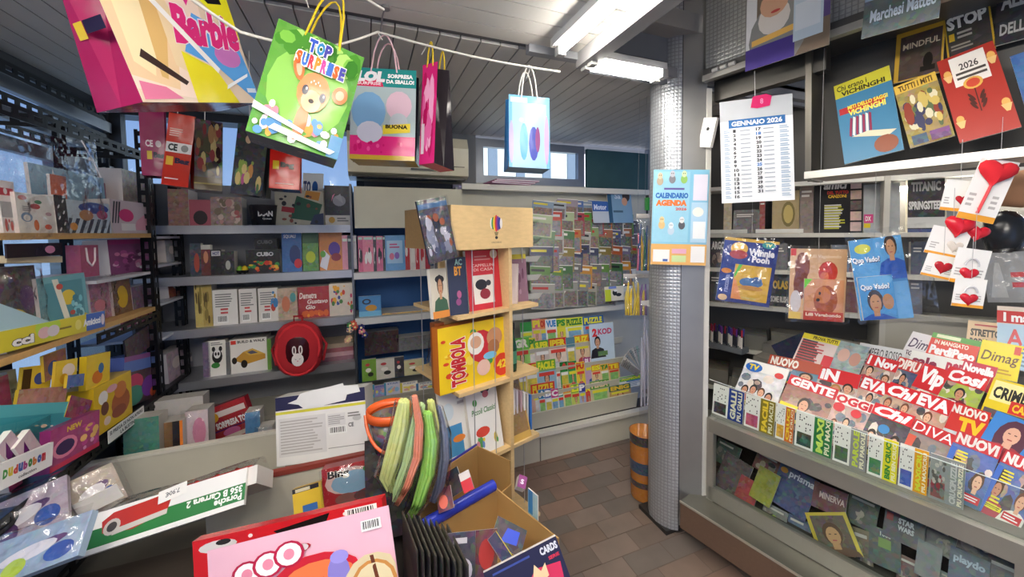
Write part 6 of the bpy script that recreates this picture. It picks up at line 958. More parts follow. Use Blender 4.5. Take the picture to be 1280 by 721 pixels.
# ================================================================== BINS IN THE CORNER
bi = thing('stepped_bin', 'cream metal bin unit with fronts stepping down from the wall shelving', 'bin unit')
MB().bx(-1.2, 1.95, .40, -.38, 1.965, .605, 'c4bfae').build('bin_front', 'paint', bi); MB().bx(-1.2, 1.944, .598, -.38, 1.97, .61, 'd8d4c6').build('bin_lip', 'paint', bi)
MB().bx(-1.2, 1.95, .36, -.05, 2.385, .40, '8a867a').build('bin_floor', 'paint', bi); MB().bx(-1.2, 1.6, .0, .05, 2.385, .36, '4a4740').build('bin_base', 'paint', bi)
MB().bx(-.56, 1.6, .43, .03, 1.612, .60, 'bdb8a8').build('bin_front', 'paint', bi); MB().bx(-.56, 1.594, .597, .03, 1.618, .615, '8a3a30').build('bin_lip', 'paint', bi); MB().bx(-.56, 1.6, .40, .03, 1.95, .425, '6a675c').build('bin_floor', 'paint', bi)
MB().bx(-1.2, 1.58, .40, -.57, 1.95, .415, '55524a').build('bin_floor', 'paint', bi)
PBn = PY(2.08)
def bi_(x0, x1, yt, art, lab, th=.08, y=2.08, zb=.401, nm='toy_box', cat='toy box', lean=.05, yaw=0, film=None, side='b8b4ac', m_='print'):
    fr = fup(PY(y), x0, x1, yt, zb, lean, yaw); o = slab(nm, fr, th, art, lab, cat, side=side, m_=m_)
    if film: wrap(o, fr[1], fr[2], .02, film)
bi_(150, 196, 525, K('3a7a6a', .3) + r('2a5a50', 0, .0, 1, .4), 'dark green toy box in the cream bin', y=2.02)
bi_(186, 226, 530, K('7a5a38', .1) + e('d8c0a8', .5, .25, .2, .15), 'open brown box with small figures in the cream bin', y=2.06)
bi_(213, 226, 528, K('18161a', .1) + r('d87a2a', .7, 0, 1, 1), 'black bottle-shaped pack with an orange edge in the cream bin', y=2.0, nm='toy_pack', cat='toy pack')
bi_(190, 252, 500, K('bcb8b4', .1) + e('7a5a9a', .4, .5, .3, .2) + e('e8e4e0', .55, .4, .12, .1) + e('d88a3a', .35, .52, .1, .08), 'grey tub with a violet mask print at the back of the bin', y=2.2, nm='toy_tub', cat='tub', m_='plastic')
bi_(229, 258, 515, K('d8c8cc', .2) + e('d88aa8', .6, .7, .3, .2), 'white and pink pack beside the red surprise bag', y=2.04, nm='toy_pack', cat='toy pack', film=3)
fr = fdq(((258, 512), (304, 496), (322, 542), (262, 566)), (1.95, 2.0, 2.0, 1.95)); o = slab('surprise_bag', fr, .05, K('a82c34', .1) + r('e8dcd8', .1, .72, .95, .86) + t('f4f0f0', 'SORPRESA TOP', .2, .44, .95, .6, .06) + r('5a2a5a', .1, .38, 1, .42) + e('e8b03a', .2, .75, .12, .12) + e('c86a9a', .5, .3, .2, .1) + p('d8c8b8', (.0, .1), (.9, .15), (.95, .25), (.0, .22)) + e('d8d04a', .15, .06, .1, .05), 'red surprise bag with white slanted lettering propped in the cream bin', 'surprise bag', m_='gloss', side='982832')
bi_(305, 324, 516, K('4a8ac0', .2), 'blue pack leaning beside the red surprise bag', y=2.15, nm='toy_pack', cat='toy pack', film=4)
bi_(322, 340, 535, K('b0b4b8', .3), 'clear grey pack at the end of the cream bin', y=2.1, nm='toy_pack', cat='toy pack', film=5)
# white box back with torn label
fr = fdq(((344, 497), (456, 484), (460, 567), (346, 584)), (1.58, 1.6, 1.56, 1.54)); M_, w_, h_ = fr
wbx = slab('shipping_box', fr, .10, r('eceae6', 0, 0, 1, 1) + r('23234a', 0, .80, 1, 1) + r('d8d040', 0, .74, 1, .78) + r('dcdad8', .03, .12, .55, .68) + bars('b8b4b0', .05, .15, .52, .65, 12, 1) + r('e0dedc', .57, .48, .77, .66) + bars('a8a4a2', .58, .5, .76, .64, 5, 2) + barcode(.58, .36, .78, .47, 2) + t('2a2a2a', 'CE', .80, .44, .86, .5, .02) + e('c8c6c2', .9, .56, .05, .04) + r('9a9894', .57, .16, .97, .17) + bars('8a8884', .80, .58, .95, .66, 2, 3), 'white and navy cardboard box with barcode and a torn white top label', 'box', side='e0deda', m_='carton')
q = MB(); tp = [(-.36, .40), (-.26, .44), (-.22, .52), (-.08, .55), (.1, .57), (.26, .60), (.27, .56), (.43, .54), (.45, .44), (.3, .42), (.28, .34), (.02, .30), (-.18, .29), (-.24, .36)]
q.face([(a*w_, b*h_, .0035) for a, b in tp], 'f2f1ee'); q.face([(a*w_, b*h_, .0015) for a, b in tp][::-1], 'e8e6e2'); q.build('torn_label', 'carton', wbx)
# toy car window box (printing upside down)
fr = fdq(((110, 643), (307, 586), (307, 628), (94, 701)), (1.12, 1.22, 1.16, 1.06)); M_, w_, h_ = fr
pcb = slab('toy_car_box', fr, .012, r('ecebe8', 0, 0, 1, 1) + r('2f7a40', 0, .13, 1, .58) + p('b83028', (.10, .72), (.16, .88), (.34, .92), (.52, .98), (.5, .5), (.3, .3), (.12, .42)) + e('c8c0b8', .17, .52, .05, .2) + e('4a4440', .17, .52, .03, .12) + p('c8c4bc', (.18, .3), (.5, .42), (.5, .55), (.2, .45)) + t('f0f4ec', 'Porsche', .80, .16, .98, .34, .04, 0, 2) + t('f0f4ec', '356 B Carrera 2', .62, .36, .98, .55, .04, 0, 2), 'green and white toy car box lying upside down with a price sticker', 'toy box', side='e4e2de')
q = MB(); q.bx(-w_*.46, 0, -.13, w_*.56, h_*.52, -.012, 'd8d4d0'); q.build('box_body', 'print', pcb)
q = MB(); paint(q, r('f0eeea', 0, 0, 1, 1) + t('6a6a70', '7.90€', .25, .3, .75, .7, .02, 0, 2), .075, .035); o = q.build('price_sticker', 'print', pcb); o.location = (w_*.02, h_*.42, .0045); o.rotation_euler = (0, 0, .12)
q = MB(); q.bx(-w_*.12, h_*.45, -.09, w_*.50, h_*.62, -.03, 'b82a22')
for k in range(4): q.tube([(-w_*.05+w_*.14*k, h_*.55, -.10), (-w_*.05+w_*.14*k, h_*.68, -.05), (-w_*.0+w_*.14*k, h_*.55, -.02)], .006, 'd03a30', 6)
q.build('red_toy_car', 'plastic', pcb)
q = MB(); q.grid(lambda u_, v_: (-w_*.46+w_*1.0*u_, h_*.52+.004*math.sin(9*u_)+h_*.35*math.sin(math.pi*v_), -.125+.11*v_), 8, 6, 'ffffff'); q.build('clear_window', 'film', pcb)
# low tables in the foreground (mostly below the frame)
def table(nm, lab, x0, y0, x1, y1, z, c):
    T_ = thing(nm, lab, 'table', T3(x0, y0, 0)); MB().bx(0, 0, z-.03, x1-x0, y1-y0, z, c).build('table_top', 'wood', T_)
    for a, b in ((.02, .02), (x1-x0-.06, .02), (.02, y1-y0-.06), (x1-x0-.06, y1-y0-.06)): MB().bx(a, b, 0, a+.04, b+.04, z-.03, '4a4038').build('leg', 'wood', T_)
table('low_table', 'dark low table under the toy packs by the window shelving', -.93, .55, -.30, 1.55, .44, '3a322b')
table('low_table', 'dark low table carrying the pink toy bags and card boxes', -.30, .45, .42, 1.39, .405, '342e2a')
# toy packs on the lower window side
for i, (q4, ds, c, lab) in enumerate(((((-30, 640), (70, 600), (100, 640), (-20, 700)), (1.05, 1.15, 1.1, 1.0), 'b8aab8', 'long clear pack with violet wings by the shelf rail'), (((-20, 690), (95, 640), (120, 690), (-10, 730)), (.95, 1.0, .95, .9), '9ab0c8', 'clear pack with blue toy and lime tip by the shelf rail'), (((85, 600), (150, 575), (150, 625), (95, 660)), (1.2, 1.3, 1.25, 1.15), 'c8b8a8', 'clear pack with coloured cards above the toy car box'))):
    fr = fdq(q4, ds); o = slab('toy_pack', fr, .02, K(c, .25) + e('6a4a7a', .5, .55, .3, .12, .3) + e('e8e4ea', .4, .5, .3, .16, .3) + e(['5a3a6a', 'b8d03a', '4a7ac0'][i], .3, .25, .12, .2) + e('3a5aa8', .75, .3, .16, .2), lab, 'toy pack', side=c); wrap(o, fr[1], fr[2], .035, 20+i, .01)
slab('loose_card', fdq(((110, 625), (150, 600), (150, 625), (80, 655)), (1.16, 1.2, 1.2, 1.14)), .004, K('d8d4d0', .1), 'white card lying across the clear toy packs', 'card')
MB().bx(XB_, .9, .50, XF+.08, 1.7, .515, '4a4b4e').build('low_shelf', 'metal', ls_)
slotted((XF+.084, .9, .475), (XF+.084, 1.7, .475), (0, 0, 1), .042, ls_, nm='shelf_rail')
# puppy-print bags in front
fr = fdq(((241, 679), (478, 621), (492, 745), (246, 800)), (.98, 1.0, .96, .94)); slab('toy_bag_red', fr, .03, r('c8242c', 0, 0, 1, 1) + sum([e('f0e8e4', x_, .93, .012, .02) for x_ in (.08, .14, .3, .62, .68, .8)], []) + e('d8d4d0', .13, .9, .1, .06) + e('2a2a2a', .16, .93, .04, .03) + p('1c1818', (.42, .92), (.72, .98), (.7, .90), (.45, .87)) + barcode(.80, .86, .97, .97, 4), 'red dotted toy bag standing behind the pale pink bag', 'toy bag', side='b8202a', m_='gloss')
fr = fdq(((262, 690), (487, 629), (503, 770), (262, 830)), (.9, .92, .87, .85)); M_, w_, h_ = fr; q = MB()
def pk(u_, v_): return ((u_-.5)*w_, (v_-.5)*h_, .003*math.sin(math.pi*u_)*math.sin(math.pi*v_))
q.grid(lambda u_, v_: pk(u_, v_), 24, 16, 'e6b4c4'); q.grid(lambda u_, v_: V(pk(1-u_, v_))*1.0 - V((0, 0, .05*math.sin(math.pi*u_)*math.sin(math.pi*v_)+.001)), 24, 16, 'd89aac')
art = e('a82c34', .475, .81, .09, .045, .22) + e('d8d0d0', .51, .82, .04, .035, .2) + barcode(.84, .82, .95, .92, 3) + e('c82838', .58, .52, .24, .22) + e('e87a4a', .59, .50, .2, .17) + sum([e('b02444', .10+.115*i, (.66+.045*i), .085, .12) + e('f6f2f0', .10+.115*i, (.66+.045*i), .068, .10) + e('e08aa0', .10+.115*i, (.66+.045*i), .03, .05) for i in range(1, 4)], []) + t('f6f2f0', 'I', .10, .52, .14, .72, .06) + t('c8203a', 'CICHE', .2, .32, .62, .52, .09) + t('f0d840', 'CICHE', .205, .325, .615, .515, .04) + e('8a80c8', .70, .52, .06, .16) + e('9a90d8', .71, .66, .05, .06) + e('d8c8a0', .88, .36, .16, .26) + e('c88a4a', .88, .36, .12, .2) + e('e0d0a8', .88, .36, .1, .17) + p('6a3a2a', (.87, .6), (.89, .6), (.92, .2), (.9, .2))
paint(q, art, w_, h_, 0, lambda u_, v_, zz: tuple(V(pk(u_, v_)) + V((0, 0, zz+.0035)))); tag(q.build('toy_bag_pink', 'gloss', None, M_), 'pale pink crinkled toy bag with white bubble lettering and a hand hole', 'toy bag')
fr = fdq(((404, 588), (470, 571), (476, 655), (406, 672)), (1.32, 1.36, 1.33, 1.29)); o = slab('window_toy_box', fr, .05, r('a8262c', 0, 0, 1, 1) + e('d8b8b0', .5, .76, .46, .2) + e('8ab0c8', .55, .73, .4, .17) + t('f4f0e0', 'Bing', .10, .80, .5, .95, .09) + t('1c1814', 'Bing', .105, .803, .495, .947, .04) + e('4a9a4a', .85, .88, .1, .05) + e('8a5a50', .4, .5, .2, .08) + e('5a3a38', .7, .5, .16, .07), 'red window toy box lettered Bing behind the red dotted bag', 'toy box', side='8a1c24'); wrap(o, fr[1], fr[2], .03, 9, .004)
fr = fdq(((366, 612), (404, 601), (405, 660), (369, 672)), (1.34, 1.36, 1.32, 1.30)); slab('small_yellow_box', fr, .03, r('dcb93a', 0, 0, 1, 1) + r('2a2a30', .0, .9, .9, 1) + r('3a6aa8', .3, .45, .8, .6) + r('d8d0b0', .1, .91, .6, .98), 'small yellow box with a blue print beside the red window toy box', 'toy box', side='c8a028')
fr = fdq(((250, 700), (300, 686), (300, 720), (250, 735)), (1.1, 1.12, 1.1, 1.08)); slab('puppy_card', fr, .01, r('c8c4c0', 0, 0, 1, 1) + e('2a2a2a', .3, .7, .2, .2) + e('f0f0ee', .6, .5, .3, .3), 'grey and black patterned card peeping out over the red bag', 'card')
# orange bucket
bkt = thing('orange_bucket', 'small bucket with an orange rim and handle beside the white box', 'bucket', Matrix.Translation(pd(489, 560, 1.36)))
MB().lathe([(.001, 0), (.055, 0), (.072, .12), (.068, .12), (.05, .01), (.001, .01)], ('4a3a3c', .55), 22).build('body', 'plastic', bkt)
MB().lathe([(.072, .12), (.082, .122), (.082, .150), (.076, .152), (.07, .13)], 'e0602a', 22).build('rim', 'plastic', bkt)
q = MB(); q.tube([(.083*math.cos(a_), .083*math.sin(a_)-.006, .14-.11*max(0, math.sin((a_-math.pi)))) for a_ in [math.pi + i*math.pi/14 for i in range(15)]], .006, 'e0602a', 6); q.build('handle', 'plastic', bkt)
tag(MB().bx(-.09, -.07, -.28, .09, .09, -.002, ('2a2628', .2)).build('storage_carton', 'carton', None, Matrix.Translation(pd(489, 560, 1.36))), 'dark carton under the orange bucket', 'carton')
# wrapped bundles of coloured strands
def strands(px, ds, c, lab, r_, seed):
    r_ *= .92
    pts = [pd(x, y, ds) for x, y in px]; o0 = pts[0]; rg = random.Random(seed); T_ = thing('strand_bundle', lab, 'craft strands', Matrix.Translation(o0), 'wrapped strand bundles')
    for k in range(12):
        a_ = k*2.4; rr_ = .25 + .6*math.sqrt(k/12); of = rt*(r_*rr_*math.cos(a_)) + V((0, -1, 0))*(r_*rr_*math.sin(a_)); k_ = len(pts)-1
        MB().tube([p_-o0 + of*(0.35+.65*math.sin(math.pi*(i+.6)/(k_+1))) for i, p_ in enumerate(pts)], [r_*(.12+.13*math.sin(math.pi*(i+.5)/(k_+1))) for i in range(k_+1)], c, 6).build('strand', 'plastic', T_)
    q = MB(); n = 10; k_ = len(pts)
    vs_ = []
    for i, p_ in enumerate(pts):
        rr = r_*(.75+.55*math.sin(math.pi*(i+.3)/k_)); vs_ += [p_-o0 + rt*rr*math.cos(j*2*math.pi/n)*(1+.12*math.sin(i*2+j*3)) + V((0, -1, 0))*rr*math.sin(j*2*math.pi/n) for j in range(n)]
    q.idx(vs_, [(i*n+j, i*n+(j+1) % n, (i+1)*n+(j+1) % n, (i+1)*n+j) for i in range(k_-1) for j in range(n)], 'ffffff', True); q.build('wrapper', 'film', T_)
strands([(505, 500), (501, 530), (493, 565), (484, 595), (490, 612)], 1.16, 'dfe89a', 'pale lime strand bundle in clear film', .034, 1)
strands([(525, 505), (520, 540), (512, 580), (500, 610), (496, 625)], 1.14, 'c0dca0', 'soft green strand bundle in clear film', .03, 2)
strands([(518, 494), (524, 530), (522, 570), (510, 605), (496, 630)], 1.10, 'f09a7c', 'coral strand bundle in clear film', .016, 3)
strands([(534, 515), (538, 550), (534, 590), (524, 625), (512, 645)], 1.12, 'a8e070', 'bright green strand bundle in clear film', .026, 4)
strands([(545, 508), (551, 540), (552, 570), (547, 605), (541, 625)], 1.18, '8088a0', 'slate blue strand bundle in clear film', .028, 5)
strands([(538, 500), (542, 530), (540, 570), (530, 610), (520, 640)], 1.16, 'e4e890', 'yellow strand bundle in clear film', .022, 6)
# open card boxes
def openbox(nm, lab, q4, z, dep, cin, cout):
    P_ = [PZ(z).at(*q) for q in q4]; M_, w_, h_ = fit(P_); T_ = thing(nm, lab, 'carton', M_); tk = .004
    for nm2, (x0, y0, x1, y1) in {'back_wall': (-w_/2, h_/2-tk, w_/2, h_/2), 'front_wall': (-w_/2, -h_/2, w_/2, -h_/2+tk), 'left_wall': (-w_/2, -h_/2+tk, -w_/2+tk, h_/2-tk), 'right_wall': (w_/2-tk, -h_/2+tk, w_/2, h_/2-tk), 'bottom': (-w_/2+tk, -h_/2+tk, w_/2-tk, h_/2-tk)}.items():
        lo = -dep if nm2 != 'front_wall' else -dep; hi = 0 if nm2 not in ('front_wall', 'bottom') else (-dep*.45 if nm2 == 'front_wall' else -dep+tk)
        MB().bx(x0, y0, lo, x1, y1, hi, cin).build(nm2, 'carton', T_)
        if nm2 in ('front_wall', 'left_wall'): pass
    return T_, w_, h_
obA, wA, hA = openbox('open_card_box', 'open brown card box behind the blue-rimmed one', ((540, 598), (606, 547), (630, 588), (552, 640)), .64, .20, 'a8834e', '22224a')
obB, wB, hB = openbox('open_card_box', 'open brown card box of trading packs with a rolled blue rim', ((548, 655), (640, 598), (680, 692), (590, 760)), .61, .20, 'ad8852', '22224a')
q = MB(); q.tube([(-wB/2-.01, hB/2+.008, .012), (wB/2-.01, hB/2+.008, .012)], .019, '2a3ab0', 10); q.build('blue_rolled_rim', 'plastic', obB)
MB().bx(-wB/2, hB/2-.001, -.02, wB/2-.02, hB/2+.001, .0, 'c02a3a').build('red_strip', 'print', obB)
MB().bx(-wA/2, hA/2, -.02, wA/2, hA/2+.006, .006, '3a3a9a').build('blue_edge', 'print', obA)
def pack(q4, ds, art, lab, th=.004, nm='trading_pack', cat='toy pack', **kw): return slab(nm, fdq(q4, ds), th, art, lab, cat, side='d8d4d0', **kw)
pack(((575, 592), (588, 585), (590, 612), (578, 618)), (1.2, 1.2, 1.17, 1.17), r('d8d0cc', 0, 0, 1, 1) + r('c83038', 0, 0, 1, .6), 'small white and red pack in the rear card box')
pack(((556, 592), (572, 582), (580, 612), (560, 625)), (1.22, 1.22, 1.18, 1.18), K('201c26', .2), 'black pack standing in the rear card box')
pack(((545, 615), (560, 605), (570, 635), (548, 640)), (1.18, 1.18, 1.14, 1.14), K('5a2030', .3) + e('d86a5a', .4, .4, .3, .3), 'dark red pack at the corner of the rear card box')
pack(((556, 668), (592, 662), (596, 740), (562, 742)), (1.0, 1.02, .96, .94), K('2a2030', .2) + r('b8b4b8', .2, .8, .7, .9) + e('c8c0c8', .6, .35, .3, .2), 'dark blister pack with a hang slot in the blue-rimmed box')
pack(((590, 664), (616, 660), (628, 738), (598, 742)), (1.03, 1.05, 1.0, .97), K('5a1c2c', .35) + e('a83a3a', .5, .6, .35, .25), 'dark red trading pack in the blue-rimmed box')
pack(((606, 632), (646, 660), (664, 700), (630, 690)), (1.1, 1.08, 1.03, 1.03), K('2a1a30', .2) + p('2a4ac8', (.3, .2), (.8, .3), (.8, .8), (.4, .75)), 'dark violet pack with a blue figure leaning in the blue-rimmed box')
pack(((616, 658), (640, 692), (636, 716), (614, 680)), (1.04, 1.0, .98, 1.0), K('22244a', .2) + r('c8b838', 0, .94, 1, 1), 'navy pack with a yellow edge in the blue-rimmed box')
pack(((606, 716), (698, 667), (722, 760), (630, 810)), (.93, .97, .92, .88), r('1f1c3a', 0, 0, 1, 1) + p('c82a50', (.2, .3), (.62, .72), (.95, .66), (.9, .2), (.5, 0)) + p('e8c89a', (.56, .62), (.62, .78), (.68, .66), (.76, .74), (.76, .56), (.62, .5)) + p('e8e4ec', (.55, .42), (.8, .46), (.78, .36)) + t('d8d8e0', 'CARDS', .74, .84, .98, .95, .05) + t('c82a40', 'SERIE', .82, .74, .97, .79, .03) + r('3a4a90', .1, .9, .6, .93), 'navy magazine with a crimson panel leaning against the card boxes', .012, 'trading_magazine', 'magazine')
pack(((656, 606), (669, 618), (675, 672), (664, 662)), (1.24, 1.2, 1.18, 1.22), K('a8c8d0', .15) + r('3a80b8', .05, .4, .5, 1), 'pale blue card tucked against the side of the blue-rimmed box')
pack(((646, 592), (656, 594), (660, 614), (650, 608)), (1.28, 1.28, 1.25, 1.25), K('8a3a78', .1) + t('f0e0f0', 'S', .3, .3, .7, .7, .04), 'small violet box at the corner of the blue-rimmed box', .03)
for i in range(9):
    x = 503 + 7.0*i; y0 = 655 - 6*i if i < 7 else 628; c = ['2a2a2e', '3a3634', '202226', '45403a', '2e2c34', '38342c', '262430', '5a5a4a', '2c2a30'][i]
    A = pd(x, 640+2*i, 1.04); B = pd(x+16, 720+4*i, .98); U = (fw*-.8 + rt*.45); U.z = 0
    slab('card_blister', (frame(A + U.normalized()*.07 - V((0, 0, .11)), U, V((0, 0, 1))), .15, .22), .003, K(c, .2) + r('6a665c', 0, .96, 1, 1) + e('6a6460', .5, .5, .3, .2), '%s card blister standing edge-on in the row beside the strand bundles' % ['jet black', 'brown-black', 'blue-black', 'dark taupe', 'dark plum', 'dark olive', 'ink violet', 'olive grey', 'charcoal'][i], 'card blister', side='3a3632')

tag(MB().bx(-.33, 1.42, .0, .06, 1.59, .402, ('3a342e', .1)).build('storage_carton', 'carton'), 'dark carton carrying the red window toy box and small yellow box', 'carton')
# ================================================================== GIFT BAGS HANGING FROM CORDS
def gbag(nm, lab, q4, ds, dep, art, side_c, bot_c, hcol, side_art=None, hang=None, hl=.14, m_='gloss', cols=None):
    M_, w_, h_ = fdq(q4, ds); T_ = thing(nm, lab, 'gift bag', M_)
    q = MB()
    def puff(u_, v_): return .0
    q.grid(lambda u_, v_: ((u_-.5)*w_, (v_-.5)*h_, puff(u_, v_)), 4, 4, cols or side_c)
    paint(q, art, w_, h_, 0, lambda u_, v_, zz: ((u_-.5)*w_, (v_-.5)*h_, puff(u_, v_) + zz + .0012)); fp_ = q.build('front_panel', m_, T_)
    for s_, nm2 in ((-1, 'left_gusset'), (1, 'right_gusset')):
        q = MB(); x = s_*w_/2
        a0, a1, m0, m1 = (x, -h_/2, 0), (x, h_/2, 0), (x - s_*.004, -h_/2, -dep/2), (x - s_*dep*.32, h_/2, -dep*.28); b0, b1 = (x, -h_/2, -dep), (x, h_/2, -dep*.56)
        q.face([a0, m0, m1, a1], side_c); q.face([m0, b0, b1, m1], side_c)
        if side_art and s_ < 0:
            for k, (cc, u0_, v0_, u1_, v1_) in enumerate(side_art):
                q.face([(x-.0008-.0002*k, -h_/2+h_*vv, -dep*(1-uu)*.98) for uu, vv in ((u0_, v0_), (u1_, v0_), (u1_, v1_), (u0_, v1_))], cc)
        q.build(nm2, m_, T_)
    q = MB(); q.face([(-w_/2, -h_/2, 0), (-w_/2, -h_/2, -dep), (w_/2, -h_/2, -dep), (w_/2, -h_/2, 0)], bot_c); q.build('bottom_panel', m_, T_)
    q = MB(); q.face([(-w_/2, -h_/2, -dep), (-w_/2, h_/2, -dep*.56), (w_/2, h_/2, -dep*.56), (w_/2, -h_/2, -dep)], side_c); bp_ = q.build('back_panel', m_, T_)
    if hcol:
        for z, pr_ in ((.001, fp_), (-dep*.55, bp_)):
            MB().tube([(w_*(-.2+.4*i/8), h_/2 - .012 + hl*math.sin(math.pi*i/8)**.6, z) for i in range(9)], .0028, hcol, 6).build('handle', 'fabric', pr_)
    if hang:
        I = M_.inverted(); a_ = I @ V(hang); MB().tube([(0, h_/2 + hl - .012, 0), tuple(a_)], .0016, 'd8d4cc', 5).build('hanging_loop', 'fabric', T_)
    return T_
gbag('gift_bag', 'large magenta gift bag with yellow, blue and pink front and pink script lettering', ((128, -30), (282, -25), (323, 146), (153, 104)), (.82, 1.10, 1.16, .86), .17,
     p('f0d8c8', (.0, .1), (.62, .0), (.72, 1), (0, 1)) + p('e8c8a0', (.0, .2), (.3, .1), (.42, .5), (.3, 1), (0, 1)) + p('f0dcb0', (.05, .3), (.16, .2), (.3, .6), (.2, 1), (.08, 1)) + p('d8b070', (.2, .2), (.24, .18), (.38, .6), (.3, 1), (.27, 1)) + p('e8d0a8', (.34, .3), (.46, .22), (.5, .5), (.42, .9), (.36, .9)) + p('d87a9a', (.02, .02), (.3, .03), (.2, .12), (.03, .16)) + p('3a2a28', (.1, .34), (.36, .14), (.39, .17), (.13, .4)) + p('e8dc28', (.40, .0), (.78, .0), (.66, .3), (.42, .42)) + p('5aa0e0', (.45, .42), (.7, .3), (.98, .0), (1, .15), (.95, .6), (.62, .75)) + e('c87ac0', .82, .42, .12, .10) + p('e8e028', (.6, 1), (1, .95), (1, .58), (.86, .75)) + p('e03a90', (.55, 1), (.72, 1), (.6, .8)) + p('1c1a1e', (.70, .98), (.92, .97), (.93, .88), (.80, .86)) + t('f4e8f0', 'Barbie', .40, .47, .99, .80, .09, .35) + t('d8307a', 'Barbie', .405, .475, .985, .795, .05, .35) + r('d8e4f0', .9, .1, .99, .14) + p('f6f2f0', (.3, .8), (.34, .82), (.70, .30), (.67, .26)) + p('f0f4f8', (.7, .12), (.95, .25), (.96, .28), (.72, .16)),  # last two thin white strokes are glare painted onto the front
     'a02458', '8a4a64', None, [('d8b83a', .32, .50, .5, .62), ('2a2440', .52, .53, .92, .62), ('e8e4e8', .3, .86, .7, .95)], cols='e2cdb6')
gbag('gift_bag', 'green woodland gift bag lettered TOP SURPRISE with a fawn', ((330, 14), (440, 66), (437, 205), (326, 170)), (.92, 1.02, 1.02, .92), .12,
     r(('5a9a3a', .12), 0, 0, 1, 1) + e('8ac05a', .5, .5, .45, .4) + blobs(['3a7a2a', '7ab84a', '4a8a30', 'a8d070'], 26, 0, .72, 1, 1, .09, 3) + blobs(['e88a9a', 'e8a04a', 'f4f4ec', '6ab04a', '5a90c0', 'f0d8e0'], 34, .0, .0, 1, .34, .055, 8) + r(('6a9ac0', .1), .86, .0, 1, .2) +
     e('c87a48', .5, .22, .07, .16) + r('c87a48', .46, .05, .49, .2) + r('c87a48', .52, .05, .55, .2) + e('d88a54', .55, .5, .18, .18) + e('c87240', .33, .68, .06, .13, .4) + e('e8b090', .335, .67, .03, .08, .4) + e('c87240', .84, .56, .09, .08, .3) + e('e8b090', .84, .56, .05, .045, .3) + e('e8b88a', .55, .42, .11, .1) + e('2a2a3a', .46, .5, .035, .045) + e('2a2a3a', .66, .48, .035, .045) + e('ffffff', .47, .515, .01, .012) + e('ffffff', .67, .495, .01, .012) + e('2a1a16', .55, .42, .03, .02) + sum([e('f6ead8', .5+.025*i, .58+.02*(i % 2), .008, .01) for i in range(5)], []) +
     t('f8f8f4', 'TOP', .36, .82, .64, .96, .13) + t('3a5ac0', 'T', .37, .83, .46, .95, .06) + t('3a8ac0', 'O', .46, .83, .55, .95, .06) + t('4a4aa0', 'P', .55, .83, .63, .95, .06) + t('f8f8f4', 'SURPRISE', .26, .68, .84, .82, .14) + sum([t(c_, ch, .27+.071*i, .69, .335+.071*i, .81, .06) for i, (ch, c_) in enumerate(zip('SURPRISE', ('e0602a', '3a6ac0', 'd83a4a', 'e8882a', 'c84a9a', '3a6ac0', 'e0602a', '4a4aa0')))], []) + p('f4f8f8', (.0, .2), (.55, .12), (.56, .15), (.0, .26)) + p('f4f8f8', (.2, .08), (.9, .02), (.95, .06), (.25, .13)),
     '3a4a40', '6a686c', 'e0c020', None, None, .16, cols='5a9a3a')
gbag('gift_bag', 'teal and pink gift bag lettered LOL SORPRESA DA SBALLO', ((438, 86), (519, 86), (520, 204), (438, 196)), (1.3, 1.32, 1.32, 1.3), .10,
     r('a8b8bc', 0, 0, 1, 1) + r('2a8a88', 0, .8, 1, 1) + p('d82a5a', (.06, .80), (.5, .80), (.46, .88), (.1, .88)) + t('f4f0f4', 'LOL', .08, .85, .52, .97, .08, .15) + t('f4e0e8', 'SURPRISE', .1, .815, .46, .85, .03) + t('f8f8f8', 'SORPRESA', .56, .90, .95, .945, .05) + t('f8f8f8', 'DA SBALLO!', .54, .84, .97, .885, .05) + r('d82a7a', 0, 0, 1, .26) + r('c8a83a', 0, 0, 1, .05) + e('7aa8d0', .28, .52, .26, .22) + e('d8b8c8', .74, .6, .2, .16) + e('c8c8d8', .3, .3, .2, .12) + e('b8c0c8', .74, .42, .14, .1) + p('e8d040', (.5, .28), (.92, .31), (.92, .41), (.5, .38)) + t('2a2420', 'BUONA', .54, .345, .88, .39, .05) + blobs(['e85a98', 'c81a68'], 12, .05, .06, .95, .22, .025, 4), '2a2a30', 'a88a30', 'e0b8c0', None, None, .13, cols='a8b8bc')
gbag('gift_bag', 'hot pink gift bag with a yellow handle, next to the teal bag', ((524, 84), (540, 78), (550, 204), (529, 204)), (1.36, 1.34, 1.3, 1.34), .12,
     r('d82a7a', 0, 0, 1, 1) + blobs(['e86aa8', 'f0a8cc', 'c01a60'], 20, .05, .05, .95, .95, .14, 4) + r('e8d8e0', .1, .1, .3, .4), '2a2428', 'c82a6a', 'e0c020', None, None, .09, cols='d82a7a')
gbag('gift_bag', 'ice blue gift bag with white rope handles hanging below the lamp', ((632, 117), (684, 123), (690, 211), (640, 209)), (1.42, 1.46, 1.46, 1.42), .09,
     r('7ab8e4', 0, 0, 1, 1) + r('a8d0f0', .08, .0, .92, .9) + e('c8a8d8', .92, .4, .06, .35) + e('b8b0e0', .06, .35, .06, .3) + e('5aa8d0', .36, .36, .10, .26) + e('4a56b0', .60, .34, .12, .24) + e('8a4a80', .70, .4, .06, .18) + e('e8f4fa', .3, .66, .05, .03) + e('e8f4fa', .66, .7, .05, .03) + r('d8f0f8', .04, .9, .45, .97), '2f6aa0', '4a7098', 'f0ece4', None, None, .13, cols='7ab8e4')
